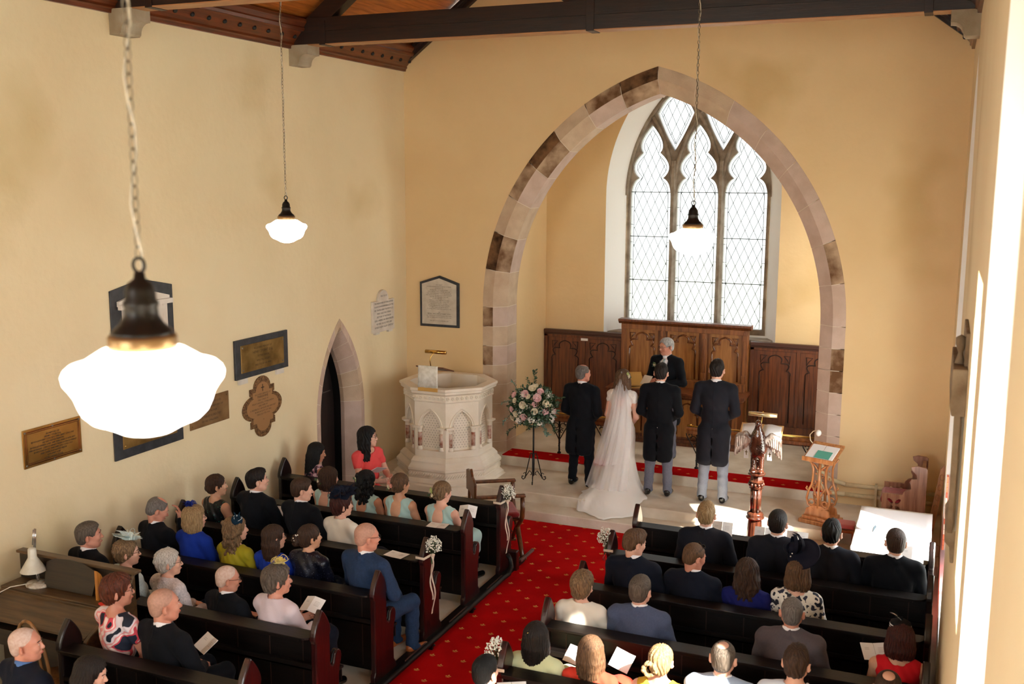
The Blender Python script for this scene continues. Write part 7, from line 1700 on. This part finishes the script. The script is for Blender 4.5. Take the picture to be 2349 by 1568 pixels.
person('bald man with glasses in blue suit and tan shoes at the aisle', (-4.65, 7.72, 1.26), yaw=-0.7, body=-0.25, pitch=-0.1, skin='ruddy', hair=('stubble', 'stub'), wear=('suit', M_blue, M_blue, M_tan), glasses=True, s=1.06, group=G1)
person('grey-haired man in black suit just beyond the reed organ', (-7.02, 6.80, 1.24), yaw=-0.82, body=-0.25, skin='ruddy', hair=('short', 'greybrown'), wear=('suit', M_blk), group=G1)
person('woman in mint lace jacket with pale mint tulle fascinator', (-6.58, 6.80, 1.14), yaw=-0.85, body=-0.3, female=True, hair=('curlyshort', 'dkblond'), wear=('jacket', M_mintlace, M_mintlace), glasses=True, group=G1, hatfn=fasc('tulle', (206, 224, 224), (-0.01, 0.0, 0.125), (-0.25, -0.15), 0.125, seed=7))
person('white-haired woman with glasses in white lacy cardigan', (-6.11, 6.80, 1.12), yaw=-0.85, body=-0.3, female=True, skin='fair', hair=('curlyshort', 'white'), wear=('cardigan', M_lace, M_navy), glasses=True, group=G1, hatfn=fasc('tulle', (226, 222, 210), (-0.085, 0.0, 0.08), (0, -1.2), 0.035, 'hair_clip', 2))
person('elderly bald man in black suit with white shirt collar, fifth pew', (-5.48, 6.80, 1.07), yaw=-0.75, body=-0.25, pitch=-0.12, skin='ruddy', hair=('stubble', 'stubw'), wear=('suit', M_blk), glasses=True, group=G1, s=0.95)
person('woman in pale lilac jacket with yellow flower fascinator', (-4.97, 6.80, 1.14), yaw=-0.75, body=-0.2, female=True, skin='ruddy', hair=('pixie', 'greybrown'), wear=('jacket', M_lilac, M_navy), arms='book', s=1.08, group=G1, hatfn=fasc('tulle', (226, 206, 110), (-0.03, 0.03, 0.125), (0.1, -0.3), 0.075, seed=9))
person('auburn-haired woman in floral print dress near the organ', (-5.81, 5.88, 1.26), yaw=-0.8, body=-0.2, female=True, skin='ruddy', hair=('pixie', 'auburn'), wear=('dress', M_floral, 'short'), glasses=True, s=1.08, group=G1)
person('bald man in black suit beside the woman in floral dress', (-5.35, 5.88, 1.22), yaw=-0.65, body=-0.2, skin='ruddy', hair=('stubble', 'stub'), wear=('suit', M_blk), s=1.08, group=G1)
def denim(root, J):
    for c in root.children:
        if c.name.startswith('shirt_collar'): c.data.materials.clear(); c.data.materials.append(M_denim); c['label'] = 'blue denim collar'
person('bald man with blue collar at the far lower left corner', (-5.77, 4.96, 1.22), yaw=-0.95, body=-0.2, skin='ruddy', hair=('stubble', 'stubw'), wear=('suit', M_navy), group=G1, extra=denim)
person('dark-haired woman cut by the bottom edge at the lower left', (-5.18, 4.96, 1.12), yaw=-1.1, body=-0.3, pitch=-0.25, female=True, hair=('long', 'dark'), wear=('dress', M_blk, 'longsleeve'), group=G1)

# ------------------------------------------------------------------ guests, right of the aisle
person('fair-haired young man in dark suit, nearest the aisle below the best man', (-1.97, 9.60, 1.25), yaw=0.05, hair=('quiff', 'blond'), wear=('suit', M_charcoal), group=G2)
person('dark-haired young man in black suit in front of the eagle lectern', (-1.29, 9.60, 1.26), yaw=-0.08, hair=('short', 'dark'), wear=('suit', M_charcoal), group=G2)
person('dark-haired young man in dark suit in front of the carved book stand', (-0.80, 9.60, 1.23), yaw=-0.05, hair=('quiff', 'black'), wear=('suit', M_charcoal), group=G2)
person('brown-haired man in dark suit in front of the white-clothed table', (-0.24, 9.60, 1.22), yaw=0.12, hair=('short', 'brown'), wear=('suit', M_blk), group=G2)
person('light brown-haired man looking down to the right, beside the flower-tied pew end', (-2.43, 8.70, 1.20), yaw=-0.75, pitch=-0.25, body=-0.1, hair=('quiff', 'ltbrown'), wear=('suit', M_navy), group=G2)
person('man with sunglasses pushed up on his short hair, looking down', (-1.88, 8.70, 1.15), yaw=-0.75, pitch=-0.3, body=-0.15, skin='ruddy', hair=('crop', 'ltbrown'), wear=('suit', M_navy), glasses='top', group=G2)
person('woman with long wavy brown hair in deep blue dress', (-1.41, 8.70, 1.08), yaw=0.05, female=True, hair=('wavy', 'brown'), wear=('dress', M_deepblue, 'longsleeve'), group=G2)
person('woman in white dress with black leaf print and large navy hat', (-0.98, 8.70, 1.14), yaw=-0.15, female=True, hair=('bob', 'ltbrown'), wear=('dress', M_bw, 'longsleeve'), group=G2, hatfn=fasc('bighat', (20, 22, 36), (-0.01, -0.02, 0.13), (-0.3, -0.1), 0.10, 'hat', 4))
person('woman with short blond hair in cream jacket by the aisle', (-2.62, 7.80, 1.10), yaw=-0.1, female=True, hair=('pixie', 'dkblond'), wear=('jacket', M_cream, M_cream), group=G2, s=1.02)
person('grey-brown haired man in slate blue suit', (-2.12, 7.80, 1.14), yaw=-0.15, hair=('short', 'greybrown'), wear=('suit', M_slateblue, M_slateblue), group=G2)
person('grey-haired man in brown-grey suit with big ears, alone in his pew', (-0.91, 7.80, 1.16), yaw=0.08, skin='ruddy', hair=('crop', 'grey'), wear=('suit', M_brownsuit, M_brownsuit), group=G2)
person('woman in red dress with striped black hat by the right wall', (-0.12, 7.80, 1.09), yaw=0.25, female=True, skin='warm', hair=('bob', 'darkred'), wear=('sleeveless', M_redd), arms='book', group=G2, hatfn=fasc('stripehat', (20, 20, 22), (0.0, 0.02, 0.115), (0.0, 0.05), 0.1, 'hat', 3))
def clip(root, MH):
    b = MB(); b.tube([(-0.055, -0.105, 0.055), (-0.015, -0.118, 0.085)], 0.003, 5, M=MH); b.build('hair_clip', M_gold, root)
person('woman with straight dark brown hair and gold clip in pale lime cardigan', (-2.67, 6.87, 1.03), yaw=-0.05, female=True, hair=('long', 'dark'), wear=('cardigan', M_lime, M_lime), arms='book', group=G2, hatfn=clip)
person('woman with long light brown hair in orange-red dress', (-2.23, 6.87, 1.00), yaw=-0.1, female=True, hair=('long', 'ltbrown'), wear=('dress', M_coralred, 'short'), arms='book', group=G2)
person('sunlit woman with curly blond bun in yellow top', (-1.70, 6.87, 1.03), yaw=0.0, female=True, hair=('bun', 'blond'), wear=('sleeveless', M_yel), group=G2)
person('man with sunlit balding crown in light blue jacket', (-1.26, 6.90, 1.12), yaw=0.0, pitch=-0.1, hair=('balding', 'greybrown'), wear=('suit', M_ltblue, M_navy), group=G2)
person('young man with short dark hair in white shirt at the bottom edge', (-0.76, 6.90, 1.18), yaw=-0.05, hair=('quiff', 'brown'), wear=('blouse', cloth('pale_blue_shirt', (206, 212, 224)), M_navy, 'tr'), group=G2)
person('man whose thinning dark crown just shows in the lower right corner', (-0.16, 6.90, 1.12), yaw=0.0, hair=('balding', 'brown'), wear=('suit', M_blk), group=G2)
person('dark-haired boy at the bottom edge beside the carpet', (-2.70, 6.00, 1.15), yaw=-0.25, hair=('short', 'black'), wear=('suit', M_navy), s=0.9, group=G2)

# ------------------------------------------------------------------ booklets in hands and on ledges
booklet((-4.74, LC[1]-0.055, 0.852), 0.08, 0.0, 'folded white booklet lying on the ledge behind the bridesmaids', opened=0.03)
booklet((-4.72, LC[2]-0.06, 0.852), -0.15, 0.0, 'folded white booklet lying on the ledge in front of the blue-suited man', opened=0.03)
booklet((-7.22, LC[2]-0.05, 0.851), 0.1, 0.0, 'small pile of booklets on the ledge by the left wall')
booklet((-4.66, 9.86, 0.86), 0.2, 0.7, 'open white booklet held by the bridesmaid nearest the aisle', opened=-0.3)
booklet((-6.42, 8.93, 0.88), 0.3, 0.9, 'white booklet held up by the dark-haired young man by the wall', opened=0.1)
booklet((-6.30, 10.62, 0.93), -1.95, 0.5, 'large open white pages on the lap of the coral-dressed woman', opened=-0.25, w=0.15, h=0.21)
booklet((-5.20, 6.17, 0.80), -0.5, 0.6, 'white booklet in the lap of the bald man beside the floral dress', opened=0.2)
booklet((-4.86, 7.12, 0.83), -0.1, 0.6, 'open white booklet held by the woman with yellow fascinator', opened=-0.3)
for x, dx, lb in ((-1.93, 0.05, 'white booklet on the front right ledge before the fair-haired man'), (-1.50, 0.0, 'white booklet on the front right ledge, left of the eagle column foot'), (-1.18, 0.0, 'white booklet on the front right ledge, between the two dark-haired men'), (-0.10, 0.0, 'white booklet on the front right ledge nearest the wall')):
    booklet((x, RC[0]-0.085, 0.915), dx, 1.15, lb, opened=-0.15)
booklet((-2.42, 7.14, 0.80), -0.2, 0.6, 'white booklet in the lap of the woman in lime cardigan', opened=0.2)
booklet((-2.06, 7.16, 0.82), -0.5, 0.9, 'white booklet held by the woman in orange-red dress', opened=0.3)
booklet((-0.30, 8.08, 0.83), 0.4, 0.6, 'white booklet held by the woman in the striped black hat', opened=0.1)
booklet((-2.62, 6.28, 0.88), 0.5, 0.7, 'white booklet held by the dark-haired boy', opened=0.0)
t = empty('coral_shoe', (0, 0, 0)) if False else None
# a light blue hymn card and brown collection box on the second right ledge
b = MB(); b.box(-0.045, 0.045, -0.03, 0.03, 0, 0.05); o = b.build('collection_box', wood('box_wood', (150, 78, 40), (110, 54, 26), 0.4, 'x'), bevel=0.004); o.location = (-2.08, RC[1]-0.05, 0.836); tag(o, 'small reddish wooden box on the second right-hand ledge', 'box')
